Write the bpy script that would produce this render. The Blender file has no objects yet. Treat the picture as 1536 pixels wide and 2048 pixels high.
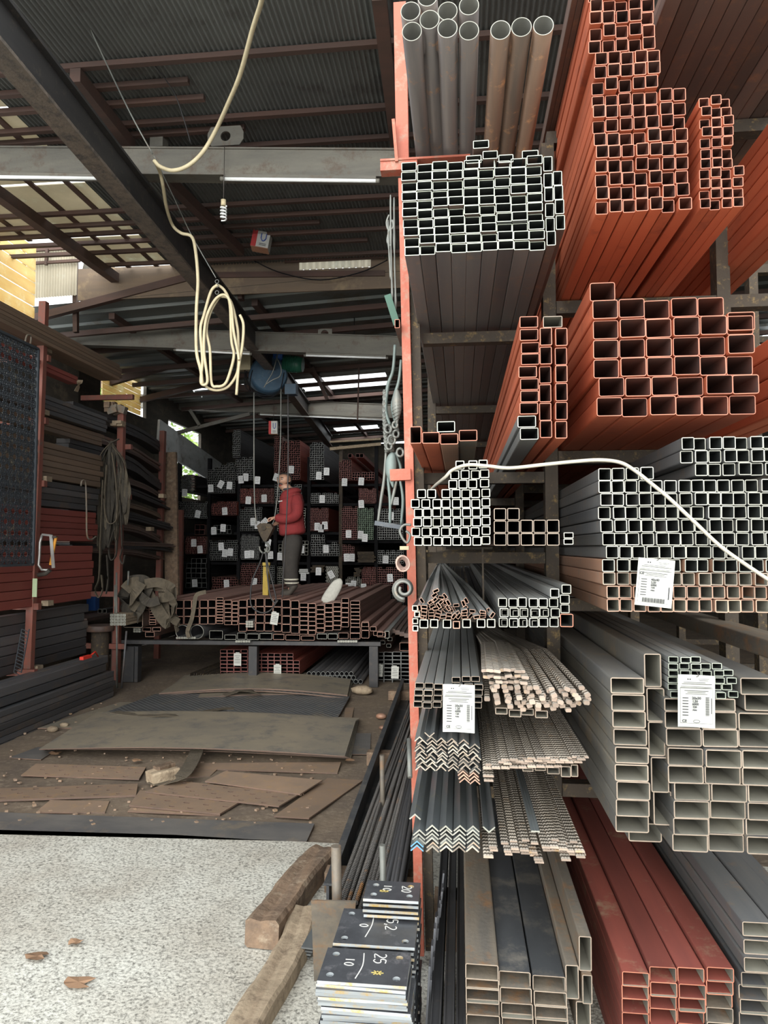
import bpy, bmesh, math, random
from mathutils import Vector, Matrix, Quaternion
random.seed(7)
R = random.Random(11)
scene = bpy.context.scene
COL = scene.collection
# ------------------------------------------------------------------ camera
F = 1400.0
EYE = Vector((0.0, 0.0, 1.6))
TH = math.atan(71 / F)
PS = math.atan(152 * math.cos(TH) / F)
c_r = Vector((math.cos(PS), math.sin(PS), 0))
c_h = Vector((-math.sin(PS), math.cos(PS), 0))
c_f = c_h * math.cos(TH) + Vector((0, 0, math.sin(TH)))
c_u = -c_h * math.sin(TH) + Vector((0, 0, math.cos(TH)))
cam_d = bpy.data.cameras.new('camera')
cam = bpy.data.objects.new('camera', cam_d)
COL.objects.link(cam)
cam.location = EYE
cam.rotation_euler = (math.pi / 2 + TH, 0, PS)
cam_d.sensor_fit = 'VERTICAL'
cam_d.sensor_height = 36
cam_d.lens = F * 36 / 2048
cam_d.clip_start = 0.02
cam_d.clip_end = 300
scene.camera = cam
# ------------------------------------------------------------------ sky, exposure
world = bpy.data.worlds.new('world')
scene.world = world
world.use_nodes = True
wn = world.node_tree
wn.nodes.clear()
wo = wn.nodes.new('ShaderNodeOutputWorld')
wb = wn.nodes.new('ShaderNodeBackground')
wb.inputs[0].default_value = (0.93, 0.97, 1.0, 1)
wb.inputs[1].default_value = 1.1
wn.links.new(wb.outputs[0], wo.inputs[0])
sun_d = bpy.data.lights.new('sun', 'SUN')
sun_d.energy = 1.7
sun_d.angle = math.radians(50)
sun_d.color = (1.0, 0.97, 0.92)
sun = bpy.data.objects.new('sun', sun_d)  # broad lamp added as a bright low sky, to brighten the shed's depth
COL.objects.link(sun)
sun.location = (-3, -4, 9)
sun.rotation_euler = (math.radians(75), 0, math.radians(-6))
vs = scene.view_settings
vs.view_transform = 'Standard'
vs.look = 'None'
vs.gamma = 1
vs.exposure = 1.3
vs.use_curve_mapping = False


def ray(px, py):
    return c_f * F + c_r * (px - 768) - c_u * (py - 1024)


def at(px, py, Y):
    d = ray(px, py)
    return EYE + d * (Y / d.y)


def atz(px, py, z):
    d = ray(px, py)
    return EYE + d * ((z - EYE.z) / d.z)


def atx(px, py, X):
    d = ray(px, py)
    return EYE + d * (X / d.x)


def rnd(a, b):
    return R.uniform(a, b)


# ------------------------------------------------------------------ materials
def nd(nt, t, **k):
    n = nt.nodes.new(t)
    for a, b in k.items():
        setattr(n, a, b)
    return n


def mat(name, c1, c2=None, c3=None, rough=0.6, metal=0.0, sc=(6, 6, 6), bump=0.0, bsc=60, var=0.18,
        c3amt=0.35, wave=None, detail=6, spec=0.4, c3sc=14):
    m = bpy.data.materials.new(name)
    m.use_nodes = True
    nt = m.node_tree
    L = nt.links.new
    b = nt.nodes['Principled BSDF']
    b.inputs['Roughness'].default_value = rough
    b.inputs['Metallic'].default_value = metal
    b.inputs['Specular IOR Level'].default_value = spec
    if c2 is None:
        c2 = tuple(x * 0.8 for x in c1)
    tc = nd(nt, 'ShaderNodeTexCoord')
    oi = nd(nt, 'ShaderNodeObjectInfo')
    mul = nd(nt, 'ShaderNodeMath', operation='MULTIPLY')
    mul.inputs[1].default_value = 37.0
    L(oi.outputs['Random'], mul.inputs[0])
    add = nd(nt, 'ShaderNodeVectorMath', operation='ADD')
    L(tc.outputs['Object'], add.inputs[0])
    L(mul.outputs[0], add.inputs[1])
    mp = nd(nt, 'ShaderNodeMapping')
    mp.inputs['Scale'].default_value = sc
    L(add.outputs[0], mp.inputs[0])
    no = nd(nt, 'ShaderNodeTexNoise')
    no.inputs['Scale'].default_value = 1.0
    no.inputs['Detail'].default_value = detail
    no.inputs['Roughness'].default_value = 0.65
    L(mp.outputs[0], no.inputs['Vector'])
    rp = nd(nt, 'ShaderNodeValToRGB')
    rp.color_ramp.elements[0].position = 0.32
    rp.color_ramp.elements[1].position = 0.68
    rp.color_ramp.elements[0].color = (*c1, 1)
    rp.color_ramp.elements[1].color = (*c2, 1)
    L(no.outputs['Fac'], rp.inputs[0])
    col = rp.outputs[0]
    if c3 is not None:
        n2 = nd(nt, 'ShaderNodeTexNoise')
        n2.inputs['Scale'].default_value = c3sc
        n2.inputs['Detail'].default_value = 8
        n2.inputs['Roughness'].default_value = 0.75
        L(add.outputs[0], n2.inputs['Vector'])
        r2 = nd(nt, 'ShaderNodeValToRGB')
        r2.color_ramp.elements[0].position = 0.62 - c3amt * 0.3
        r2.color_ramp.elements[1].position = 0.74 - c3amt * 0.2
        L(n2.outputs['Fac'], r2.inputs[0])
        mx = nd(nt, 'ShaderNodeMixRGB')
        mx.inputs[2].default_value = (*c3, 1)
        L(r2.outputs[0], mx.inputs[0])
        L(col, mx.inputs[1])
        col = mx.outputs[0]
    if var:
        mr = nd(nt, 'ShaderNodeMapRange')
        mr.inputs['To Min'].default_value = 1 - var
        mr.inputs['To Max'].default_value = 1 + var
        L(oi.outputs['Random'], mr.inputs['Value'])
        hv = nd(nt, 'ShaderNodeHueSaturation')
        L(mr.outputs[0], hv.inputs['Value'])
        L(col, hv.inputs['Color'])
        col = hv.outputs[0]
    L(col, b.inputs['Base Color'])
    if bump or wave:
        bp = nd(nt, 'ShaderNodeBump')
        bp.inputs['Strength'].default_value = bump or 0.5
        bp.inputs['Distance'].default_value = 0.01
        if wave:
            w = nd(nt, 'ShaderNodeTexWave')
            w.bands_direction = wave[0]
            w.inputs['Scale'].default_value = wave[1]
            w.inputs['Distortion'].default_value = 0.6
            L(tc.outputs['Object'], w.inputs['Vector'])
            L(w.outputs['Fac'], bp.inputs['Height'])
        else:
            n3 = nd(nt, 'ShaderNodeTexNoise')
            n3.inputs['Scale'].default_value = bsc
            n3.inputs['Detail'].default_value = 5
            L(add.outputs[0], n3.inputs['Vector'])
            L(n3.outputs['Fac'], bp.inputs['Height'])
        L(bp.outputs[0], b.inputs['Normal'])
    return m


ST = (9, 0.7, 9)   # streaks that run with a bar's length
M = {}
M['red'] = mat('red_oxide_primer', (0.45, 0.115, 0.052), (0.35, 0.083, 0.04), (0.24, 0.062, 0.035), rough=.55, sc=ST, c3amt=.2, c3sc=6)
M['redrim'] = mat('primer_cut_edge', (0.44, 0.165, 0.1), (0.36, 0.13, 0.08), rough=.5, sc=(30, 30, 30))
M['tabletube'] = mat('dusty_pinkish_brown_tube', (0.3, 0.165, 0.13), (0.22, 0.12, 0.1), (0.3, 0.2, 0.16), rough=.6, sc=ST, c3amt=.25, var=.3)
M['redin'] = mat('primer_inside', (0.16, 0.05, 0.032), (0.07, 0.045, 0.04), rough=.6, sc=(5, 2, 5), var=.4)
M['darkred'] = mat('dusty_red_primer', (0.27, 0.062, 0.042), (0.2, 0.05, 0.035), (0.3, 0.12, 0.08), rough=.6, sc=ST, c3amt=.25)
M['grey'] = mat('grey_mill_steel', (0.17, 0.165, 0.155), (0.11, 0.115, 0.12), (0.2, 0.155, 0.12), rough=.42, metal=.35, sc=ST, c3amt=.25, var=.3)
M['greyrim'] = mat('bright_cut_edge', (0.37, 0.4, 0.33), (0.28, 0.31, 0.25), rough=.35, metal=.2, sc=(30, 30, 30), var=.1)
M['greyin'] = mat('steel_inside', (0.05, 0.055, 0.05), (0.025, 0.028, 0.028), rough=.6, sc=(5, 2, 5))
M['galv'] = mat('galvanised_steel', (0.34, 0.35, 0.33), (0.24, 0.25, 0.25), (0.3, 0.26, 0.2), rough=.38, metal=.45, sc=ST, c3amt=.2, var=.2)
M['galvrim'] = mat('galvanised_cut_edge', (0.36, 0.36, 0.31), (0.26, 0.26, 0.22), rough=.35, metal=.2, sc=(30, 30, 30), var=.1)
M['tan'] = mat('tan_dusty_steel', (0.21, 0.175, 0.13), (0.125, 0.115, 0.1), (0.24, 0.14, 0.075), rough=.55, metal=.15, sc=(14, 1.4, 14), c3amt=.35, c3sc=9, var=.2, bump=.15)
M['tanrim'] = mat('tan_cut_edge', (0.31, 0.25, 0.19), (0.23, 0.18, 0.14), rough=.5, sc=(30, 30, 30))
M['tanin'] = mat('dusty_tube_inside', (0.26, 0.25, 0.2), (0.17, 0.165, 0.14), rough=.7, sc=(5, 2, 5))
M['bluesteel'] = mat('blue_black_mill_scale', (0.085, 0.09, 0.095), (0.05, 0.053, 0.058), (0.17, 0.16, 0.14), rough=.4, metal=.3, sc=(5, 1.2, 5), c3amt=.4, c3sc=7)
M['brown'] = mat('brown_rusty_steel', (0.15, 0.095, 0.075), (0.1, 0.075, 0.065), (0.2, 0.11, 0.07), rough=.55, metal=.1, sc=ST, c3amt=.3, var=.3)
M['brownrim'] = mat('rusty_cut_edge', (0.45, 0.26, 0.19), (0.36, 0.2, 0.15), rough=.5, sc=(30, 30, 30))
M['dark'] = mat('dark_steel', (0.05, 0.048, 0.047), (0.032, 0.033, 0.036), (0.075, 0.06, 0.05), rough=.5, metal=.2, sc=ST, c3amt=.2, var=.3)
M['black'] = mat('black_steel_and_bore_shade', (0.014, 0.014, 0.015), (0.009, 0.009, 0.01), rough=.9, metal=.0, sc=ST, spec=.1)  # near-black, so shelf frames and tube bores carry deep shade in their colour
M['copper'] = mat('rust_orange_steel', (0.36, 0.19, 0.115), (0.28, 0.17, 0.12), (0.22, 0.17, 0.14), rough=.5, metal=.2, sc=ST, c3amt=.25, var=.2)
M['copperrim'] = mat('rust_orange_cut_edge', (0.48, 0.28, 0.2), (0.37, 0.22, 0.15), rough=.5, sc=(30, 30, 30))
M['pipe'] = mat('round_pipe_steel', (0.15, 0.125, 0.11), (0.085, 0.08, 0.08), (0.26, 0.13, 0.06), rough=.38, metal=.35, sc=(12, .8, 12), c3amt=.15, var=.35)
M['piperust'] = mat('rusted_round_pipe_steel', (0.21, 0.125, 0.08), (0.105, 0.08, 0.062), (0.36, 0.19, 0.09), rough=.42, metal=.35, sc=(12, .8, 12), c3amt=.2, var=.25)
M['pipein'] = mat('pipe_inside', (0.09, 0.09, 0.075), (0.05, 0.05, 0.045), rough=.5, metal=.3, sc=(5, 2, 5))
M['post'] = mat('orange_red_post_paint', (0.46, 0.125, 0.075), (0.38, 0.11, 0.07), (0.33, 0.22, 0.16), rough=.6, sc=(10, 10, 2), c3amt=.35, bump=.25, var=.05)
M['rack'] = mat('rusty_brown_rack_steel', (0.068, 0.051, 0.035), (0.04, 0.033, 0.025), (0.22, 0.15, 0.06), rough=.8, sc=(4, 4, 4), c3amt=.25, c3sc=30, bump=.3)
M['forged'] = mat('forged_pattern_bar_steel', (0.42, 0.375, 0.31), (0.29, 0.26, 0.225), (0.38, 0.26, 0.16), rough=.45, metal=.3, sc=ST, c3amt=.2, var=.25, wave=('Y', 14), bump=.8)
M['forgedend'] = mat('forged_bar_cut_end', (0.34, 0.26, 0.2), (0.26, 0.2, 0.16), (0.42, 0.25, 0.08), rough=.55, sc=(20, 20, 20), c3amt=.2, var=.3)
M['angle'] = mat('angle_steel', (0.27, 0.28, 0.27), (0.17, 0.19, 0.2), (0.33, 0.24, 0.17), rough=.36, metal=.5, sc=ST, c3amt=.2, var=.3)
M['anglerim'] = mat('angle_cut_end', (0.36, 0.33, 0.27), (0.27, 0.21, 0.16), (0.42, 0.27, 0.16), rough=.5, metal=.2, sc=(25, 25, 25), c3amt=.3, var=.4)
M['angleblue'] = mat('blue_grey_angle_steel', (0.2, 0.22, 0.22), (0.11, 0.125, 0.135), (0.24, 0.225, 0.14), rough=.33, metal=.5, sc=ST, c3amt=.2, var=.25)
M['bluepaint'] = mat('blue_painted_end', (0.12, 0.3, 0.5), (0.08, 0.22, 0.4), rough=.5, var=.1)
M['rebar'] = mat('ribbed_rebar_steel', (0.11, 0.1, 0.09), (0.07, 0.07, 0.068), (0.28, 0.13, 0.04), rough=.5, metal=.3, sc=(3, 3, 3), c3amt=.2, c3sc=3, var=.4, wave=('Y', 22), bump=.9)
M['concrete'] = mat('pebbled_concrete', (0.66, 0.66, 0.59), (0.42, 0.385, 0.32), (0.13, 0.125, 0.105), rough=.85, sc=(1.1, 1.1, 1.1), c3amt=.5, c3sc=75, bump=.5, bsc=70, var=0)
M['dirt'] = mat('packed_oily_dirt', (0.19, 0.145, 0.1), (0.115, 0.09, 0.07), (0.26, 0.21, 0.15), rough=.9, sc=(2, 2, 2), c3amt=.3, bump=.6, bsc=25, var=0)
M['sheet'] = mat('dusty_steel_sheet', (0.34, 0.29, 0.21), (0.25, 0.225, 0.18), (0.17, 0.165, 0.15), rough=.5, metal=.2, sc=(1.6, 3, 3), c3amt=.4, c3sc=5, var=.1)
M['sheetblue'] = mat('blue_grey_tread_sheet', (0.18, 0.185, 0.185), (0.13, 0.14, 0.145), (0.26, 0.23, 0.18), rough=.45, metal=.3, sc=(1.6, 3, 3), c3amt=.25, c3sc=5, var=.1, wave=('DIAGONAL', 10), bump=.35)
M['sheetgrey'] = mat('scuffed_grey_strip', (0.22, 0.205, 0.185), (0.12, 0.12, 0.12), (0.26, 0.215, 0.16), rough=.45, metal=.3, sc=(2, 4, 4), c3amt=.3, c3sc=4, var=.1)
M['strip'] = mat('rust_brown_strip', (0.31, 0.215, 0.145), (0.23, 0.17, 0.125), (0.34, 0.22, 0.12), rough=.6, metal=.1, sc=(3, 3, 3), c3amt=.3, var=.18)
M['edge'] = mat('sheet_edge', (0.16, 0.1, 0.07), (0.1, 0.07, 0.055), rough=.6)
M['wood'] = mat('weathered_timber', (0.23, 0.155, 0.1), (0.12, 0.085, 0.06), (0.3, 0.24, 0.17), rough=.85, sc=(20, 1.5, 20), c3amt=.3, bump=.6, bsc=40)
M['woodlt'] = mat('pale_weathered_timber', (0.36, 0.29, 0.2), (0.24, 0.18, 0.12), (0.15, 0.11, 0.075), rough=.85, sc=(20, 1.5, 20), c3amt=.3, bump=.5, bsc=40)
M['plate'] = mat('dark_base_plate_steel', (0.1, 0.105, 0.115), (0.06, 0.063, 0.07), (0.2, 0.2, 0.21), rough=.35, metal=.4, sc=(9, 9, 9), c3amt=.2, var=.2)
M['plateedge'] = mat('plate_cut_edge', (0.42, 0.46, 0.48), (0.3, 0.32, 0.32), (0.5, 0.33, 0.09), rough=.4, metal=.3, sc=(6, 6, 40), c3amt=.4, c3sc=12, var=.35)
M['chalk'] = mat('chalk', (0.75, 0.75, 0.7), rough=.9, var=0)
M['chalky'] = mat('yellow_chalk', (0.6, 0.47, 0.15), rough=.9, var=0)
M['paper'] = mat('white_tag_paper', (0.54, 0.55, 0.5), (0.46, 0.47, 0.43), (0.36, 0.35, 0.3), rough=.8, sc=(12, 12, 12), c3amt=.1, c3sc=40, var=.12)
M['paperfar'] = mat('white_tag_paper_dusty', (0.85, 0.86, 0.85), (0.72, 0.74, 0.74), (0.45, 0.47, 0.48), rough=.8, sc=(30, 30, 30), c3amt=.3, c3sc=60, var=.15)
M['ink'] = mat('black_ink', (0.04, 0.04, 0.045), rough=.7, var=0)
M['wire'] = mat('thin_wire', (0.1, 0.09, 0.08), rough=.5, metal=.4, var=0)
M['cream'] = mat('cream_hose_rubber', (0.55, 0.48, 0.31), (0.42, 0.36, 0.23), rough=.6, sc=(15, 15, 15), var=0)
M['white'] = mat('white_hose_rubber', (0.48, 0.45, 0.37), (0.38, 0.35, 0.29), rough=.6, sc=(15, 15, 15), var=0)
M['roof'] = mat('dark_corrugated_sheet', (0.17, 0.18, 0.17), (0.11, 0.115, 0.11), (0.08, 0.075, 0.07), rough=.5, metal=.2, sc=(1, .6, 1), c3amt=.3, c3sc=3, var=0)
M['roofrib'] = mat('ribbed_trapezoid_sheet', (0.2, 0.215, 0.2), (0.14, 0.155, 0.15), (0.12, 0.1, 0.07), rough=.45, metal=.3, sc=(.6, 1, 1), c3amt=.3, c3sc=2, var=0)
M['purlin'] = mat('rust_brown_purlin', (0.1, 0.055, 0.042), (0.065, 0.043, 0.035), rough=.7, sc=(2, 9, 9), var=.2)
M['beam'] = mat('grey_brown_beam', (0.17, 0.16, 0.13), (0.11, 0.105, 0.09), (0.1, 0.07, 0.05), rough=.65, sc=(1.5, 8, 8), c3amt=.3, c3sc=5, bump=.2)
M['rail'] = mat('dark_monorail_steel', (0.055, 0.052, 0.05), (0.035, 0.035, 0.036), (0.1, 0.085, 0.07), rough=.5, metal=.2, sc=(8, 1, 8), c3amt=.25)
M['railbot'] = mat('worn_rail_flange', (0.17, 0.135, 0.105), (0.1, 0.085, 0.07), (0.06, 0.055, 0.05), rough=.6, sc=(4, 1.5, 4), c3amt=.5, bump=.3)
M['tubelamp'] = mat('fluorescent_glass', (0.85, 0.87, 0.85), rough=.3, var=0)
M['strap'] = mat('oily_webbing', (0.07, 0.06, 0.045), (0.04, 0.036, 0.03), rough=.9, sc=(20, 20, 20), bump=.5, bsc=150)
M['straplt'] = mat('dusty_webbing', (0.14, 0.115, 0.08), (0.085, 0.072, 0.052), rough=.9, sc=(20, 20, 20), bump=.5, bsc=150)
M['lattice'] = mat('blue_grey_cut_screen', (0.06, 0.07, 0.08), (0.04, 0.047, 0.055), (0.18, 0.16, 0.11), rough=.5, metal=.3, sc=(6, 6, 6), c3amt=.2)
M['wallboard'] = mat('old_wall_boards', (0.1, 0.085, 0.065), (0.055, 0.05, 0.042), (0.16, 0.13, 0.09), rough=.9, sc=(.5, 2, 9), c3amt=.3, c3sc=3, var=.1)
M['fascia'] = mat('rusty_fascia_sheet', (0.2, 0.14, 0.09), (0.13, 0.1, 0.075), (0.27, 0.2, 0.12), rough=.7, sc=(.7, 3, 6), c3amt=.3, c3sc=3)
M['yellowboard'] = mat('glare_paled_yellow_boards', (0.82, 0.7, 0.42), (0.74, 0.58, 0.3), (0.85, 0.8, 0.62), rough=.7, sc=(3, 3, 12), c3amt=.3, c3sc=4)  # daylight glare put into the pale yellow tone
M['fibre'] = mat('beige_translucent_sheet', (0.56, 0.51, 0.4), (0.42, 0.38, 0.29), (0.6, 0.6, 0.5), rough=.6, sc=(2, 2, 2), c3amt=.3, c3sc=4)
M['hoistblue'] = mat('blue_hoist_paint', (0.035, 0.075, 0.115), (0.025, 0.05, 0.08), (0.075, 0.1, 0.12), rough=.5, sc=(8, 8, 8), c3amt=.2)
M['brightblue'] = mat('bright_blue_motor_paint', (0.03, 0.1, 0.32), rough=.45)
M['green'] = mat('green_motor_paint', (0.02, 0.12, 0.07), (0.015, 0.08, 0.05), rough=.45, sc=(8, 8, 8))
M['boxyellow'] = mat('yellowed_plastic', (0.5, 0.43, 0.27), (0.38, 0.32, 0.2), rough=.6)
M['card'] = mat('cardboard', (0.4, 0.2, 0.12), rough=.8)
M['cardwhite'] = mat('white_carton', (0.62, 0.62, 0.58), rough=.7)
M['cardred'] = mat('red_carton', (0.5, 0.05, 0.05), rough=.7)
M['logo'] = mat('logo_blue', (0.03, 0.08, 0.35), rough=.6, var=0)
M['skin'] = mat('skin', (0.5, 0.29, 0.2), (0.42, 0.24, 0.16), rough=.55, sc=(12, 12, 12), var=0)
M['glove'] = mat('tan_work_hand', (0.33, 0.2, 0.12), (0.26, 0.16, 0.1), rough=.7, var=0)
M['hair'] = mat('short_grey_black_hair', (0.05, 0.045, 0.042), (0.09, 0.08, 0.075), rough=.8, sc=(60, 60, 60), var=0)
M['sweater'] = mat('red_sweater_knit', (0.26, 0.03, 0.03), (0.19, 0.024, 0.026), rough=.85, sc=(10, 10, 10), bump=.4, bsc=60, var=0)
M['trouser'] = mat('dark_grey_work_trousers', (0.05, 0.044, 0.038), (0.034, 0.031, 0.028), rough=.85, sc=(10, 10, 10), bump=.4, bsc=40, var=0)
M['reflect'] = mat('reflective_band', (0.7, 0.68, 0.55), (0.45, 0.43, 0.36), rough=.4, sc=(60, 60, 60), var=0)
M['shoe'] = mat('dusty_black_boot', (0.045, 0.04, 0.034), (0.07, 0.06, 0.048), rough=.7, var=0)
M['eyewhite'] = mat('eye_white', (0.6, 0.57, 0.52), rough=.3, var=0)
M['yellow'] = mat('chipped_yellow_paint', (0.45, 0.31, 0.03), (0.36, 0.25, 0.025), (0.12, 0.08, 0.03), rough=.5, sc=(9, 9, 9), c3amt=.45)
M['sack'] = mat('white_woven_sack', (0.45, 0.45, 0.4), (0.36, 0.36, 0.32), rough=.8, sc=(25, 25, 25), bump=.4, bsc=120)
M['iron'] = mat('pale_wrought_iron', (0.22, 0.225, 0.2), (0.14, 0.15, 0.14), (0.28, 0.22, 0.16), rough=.5, metal=.3, sc=(8, 8, 8), c3amt=.2, var=.15)
M['irongreen'] = mat('grey_green_wrought_iron', (0.17, 0.21, 0.195), (0.115, 0.145, 0.135), rough=.5, metal=.3, sc=(8, 8, 8), var=.15)
M['ironrust'] = mat('rosy_rust_wrought_iron', (0.4, 0.27, 0.22), (0.28, 0.19, 0.16), rough=.5, metal=.3, sc=(8, 8, 8))
M['sawgrey'] = mat('saw_frame_chrome', (0.5, 0.5, 0.47), rough=.3, metal=.6, var=0)
M['saworange'] = mat('orange_plastic', (0.75, 0.33, 0.04), rough=.5, var=0)
M['palegreen'] = mat('pale_green_card', (0.5, 0.62, 0.38), rough=.7, var=0)
M['redplastic'] = mat('bright_red_plastic', (0.75, 0.05, 0.03), rough=.5, var=0)
M['leaf'] = mat('mixed_green_leaves', (0.14, 0.26, 0.05), (0.3, 0.42, 0.1), rough=.7, sc=(5, 5, 5))
M['dryleaf'] = mat('dry_leaf', (0.28, 0.17, 0.1), (0.2, 0.12, 0.07), rough=.8)
M['bark'] = mat('tree_bark', (0.1, 0.08, 0.06), rough=.9)
M['greenrim'] = mat('greenish_cut_edge', (0.3, 0.42, 0.3), (0.2, 0.3, 0.21), rough=.5)
M['paleband'] = mat('pale_weathered_metal_band', (0.6, 0.62, 0.6), (0.42, 0.44, 0.43), (0.25, 0.22, 0.18), rough=.6, sc=(2, 2, 6), c3amt=.3, c3sc=5, var=0)
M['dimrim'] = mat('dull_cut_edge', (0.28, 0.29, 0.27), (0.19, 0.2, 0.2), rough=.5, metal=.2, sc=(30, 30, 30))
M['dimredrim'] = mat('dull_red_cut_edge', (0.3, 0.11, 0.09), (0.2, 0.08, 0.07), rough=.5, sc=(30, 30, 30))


# ------------------------------------------------------------------ mesh helpers
class MB:
    def __init__(s):
        s.v = []
        s.f = []
        s.m = []
        s.sm = []

    def add(s, vs, fs, mi=0, smooth=False):
        b = len(s.v)
        s.v += [tuple(v) for v in vs]
        for i, f in enumerate(fs):
            s.f.append(tuple(b + k for k in f))
            s.m.append(mi if isinstance(mi, int) else mi[i])
            s.sm.append(smooth)
        return s

    def hexa(s, p, mi=0):
        """eight corners: bottom four, top four, both counter-clockwise"""
        return s.add(p, [(3, 2, 1, 0), (4, 5, 6, 7), (0, 1, 5, 4), (1, 2, 6, 5), (2, 3, 7, 6), (3, 0, 4, 7)], mi)

    def box(s, c, d, mi=0, rot=None):
        c = Vector(c)
        x, y, z = (k / 2 for k in d)
        p = [Vector(q) for q in ((-x, -y, -z), (x, -y, -z), (x, y, -z), (-x, y, -z), (-x, -y, z), (x, -y, z), (x, y, z), (-x, y, z))]
        if rot is not None:
            p = [rot @ q for q in p]
        return s.hexa([c + q for q in p], mi)

    def beam(s, a, b, w, h, mi=0, up=(0, 0, 1)):
        """box section from a to b, w across, h along up"""
        a, b, up = Vector(a), Vector(b), Vector(up)
        t = (b - a).normalized()
        side = t.cross(up)
        if side.length < 1e-4:
            side = t.cross(Vector((0, 1, 0)))
        side.normalize()
        u = side.cross(t)
        sw, uh = side * w / 2, u * h / 2
        p = [a - sw - uh, a + sw - uh, b + sw - uh, b - sw - uh, a - sw + uh, a + sw + uh, b + sw + uh, b - sw + uh]
        return s.hexa(p, mi)

    def sweep(s, prof, pts, mi=0, mcap=None, roll=0.0, smooth=False, closed=False, up=(0, 0, 1), scale=None):
        """closed 2-D profile (side, up) carried along points"""
        pts = [Vector(p) for p in pts]
        n, k = len(pts), len(prof)
        up = Vector(up)
        vs = []
        cr, sr = math.cos(roll), math.sin(roll)
        pu = None
        for i, p in enumerate(pts):
            if closed:
                t = pts[(i + 1) % n] - pts[i - 1]
            else:
                t = pts[min(i + 1, n - 1)] - pts[max(i - 1, 0)]
            t.normalize()
            ref = up if pu is None else pu
            side = t.cross(ref)
            if side.length < 1e-3:
                side = t.cross(Vector((0, 1, 0.01)))
            side.normalize()
            u = side.cross(t)
            if smooth:
                pu = u
            q = scale[i] if scale else 1.0
            for a, b in prof:
                a, b = a * q, b * q
                vs.append(p + side * (a * cr - b * sr) + u * (a * sr + b * cr))
        fs, ms = [], []
        for i in range(n if closed else n - 1):
            j = (i + 1) % n
            for a in range(k):
                b = (a + 1) % k
                fs.append((i * k + a, i * k + b, j * k + b, j * k + a))
                ms.append(mi)
        s.add(vs, fs, ms, smooth)
        if not closed:
            c = mi if mcap is None else mcap
            b0 = len(s.v) - len(vs)
            s.f.append(tuple(b0 + a for a in reversed(range(k))))
            s.f.append(tuple(b0 + (n - 1) * k + a for a in range(k)))
            s.m += [c, c]
            s.sm += [False, False]
        return s

    def cyl(s, pts, r, seg=10, mi=0, mcap=None, closed=False, scale=None):
        prof = [(r * math.cos(2 * math.pi * i / seg), r * math.sin(2 * math.pi * i / seg)) for i in range(seg)]
        return s.sweep(prof, pts, mi, mcap, smooth=True, closed=closed, scale=scale)

    def lathe(s, prof, c=(0, 0, 0), seg=20, mi=0, rot=None):
        c = Vector(c)
        vs, fs = [], []
        for r, z in prof:
            for i in range(seg):
                a = 2 * math.pi * i / seg
                q = Vector((r * math.cos(a), r * math.sin(a), z))
                if rot is not None:
                    q = rot @ q
                vs.append(c + q)
        for j in range(len(prof) - 1):
            for i in range(seg):
                k = (i + 1) % seg
                fs.append((j * seg + i, j * seg + k, (j + 1) * seg + k, (j + 1) * seg + i))
        s.add(vs, fs, mi, True)
        b = len(s.v) - len(vs)
        s.f += [tuple(b + i for i in reversed(range(seg))), tuple(b + (len(prof) - 1) * seg + i for i in range(seg))]
        s.m += [mi, mi]
        s.sm += [False, False]
        return s

    def mesh(s, name, mats):
        me = bpy.data.meshes.new(name)
        me.from_pydata(s.v, [], s.f)
        for m in (mats if isinstance(mats, (list, tuple)) else [mats]):
            me.materials.append(M[m])
        me.polygons.foreach_set('material_index', s.m)
        me.polygons.foreach_set('use_smooth', s.sm)
        me.update()
        return me

    def build(s, name, mats, parent=None, origin=None):
        if origin is not None:
            o_ = Vector(origin)
            s.v = [tuple(Vector(v) - o_) for v in s.v]
        me = s.mesh(name, mats)
        o = bpy.data.objects.new(name, me)
        COL.objects.link(o)
        if origin is not None:
            o.location = origin
        if parent is not None:
            o.parent = parent
        return o


def centre(mb):
    n = len(mb.v)
    return Vector((sum(v[0] for v in mb.v) / n, sum(v[1] for v in mb.v) / n, sum(v[2] for v in mb.v) / n))


def tag(o, label, cat, group=None, kind=None):
    if label:
        o['label'] = label
    if cat:
        o['category'] = cat
    if group:
        o['group'] = group
    if kind:
        o['kind'] = kind
    return o


def thing(name, label, cat, loc=(0, 0, 0), group=None):
    o = bpy.data.objects.new(name, None)
    o.empty_display_size = 0.1
    COL.objects.link(o)
    o.location = loc
    return tag(o, label, cat, group)


def part(mb, name, mats, par, label=None):
    """a part whose coordinates were given in world space, under a thing placed at its base"""
    l = par.location
    mb.v = [(v[0] - l.x, v[1] - l.y, v[2] - l.z) for v in mb.v]
    o = mb.build(name, mats, par)
    if label:
        o['label'] = label
    return o


def struct(mb, name, mats):
    o = mb.build(name, mats)
    o['kind'] = 'structure'
    return o


def single(mb, name, mats, label, cat, group=None, kind=None, origin=None):
    if origin is None:
        origin = centre(mb)
    return tag(mb.build(name, mats, None, origin), label, cat, group, kind)


ORD = ['', 'first', 'second', 'third', 'fourth', 'fifth', 'sixth', 'seventh', 'eighth', 'ninth', 'tenth', 'eleventh', 'twelfth', 'thirteenth', 'fourteenth',
       'fifteenth', 'sixteenth', 'seventeenth', 'eighteenth', 'nineteenth', 'twentieth'] + ['twenty-' + w for w in 'first second third fourth fifth sixth seventh eighth ninth'.split()] + ['thirtieth']
TUBES = {}


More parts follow.
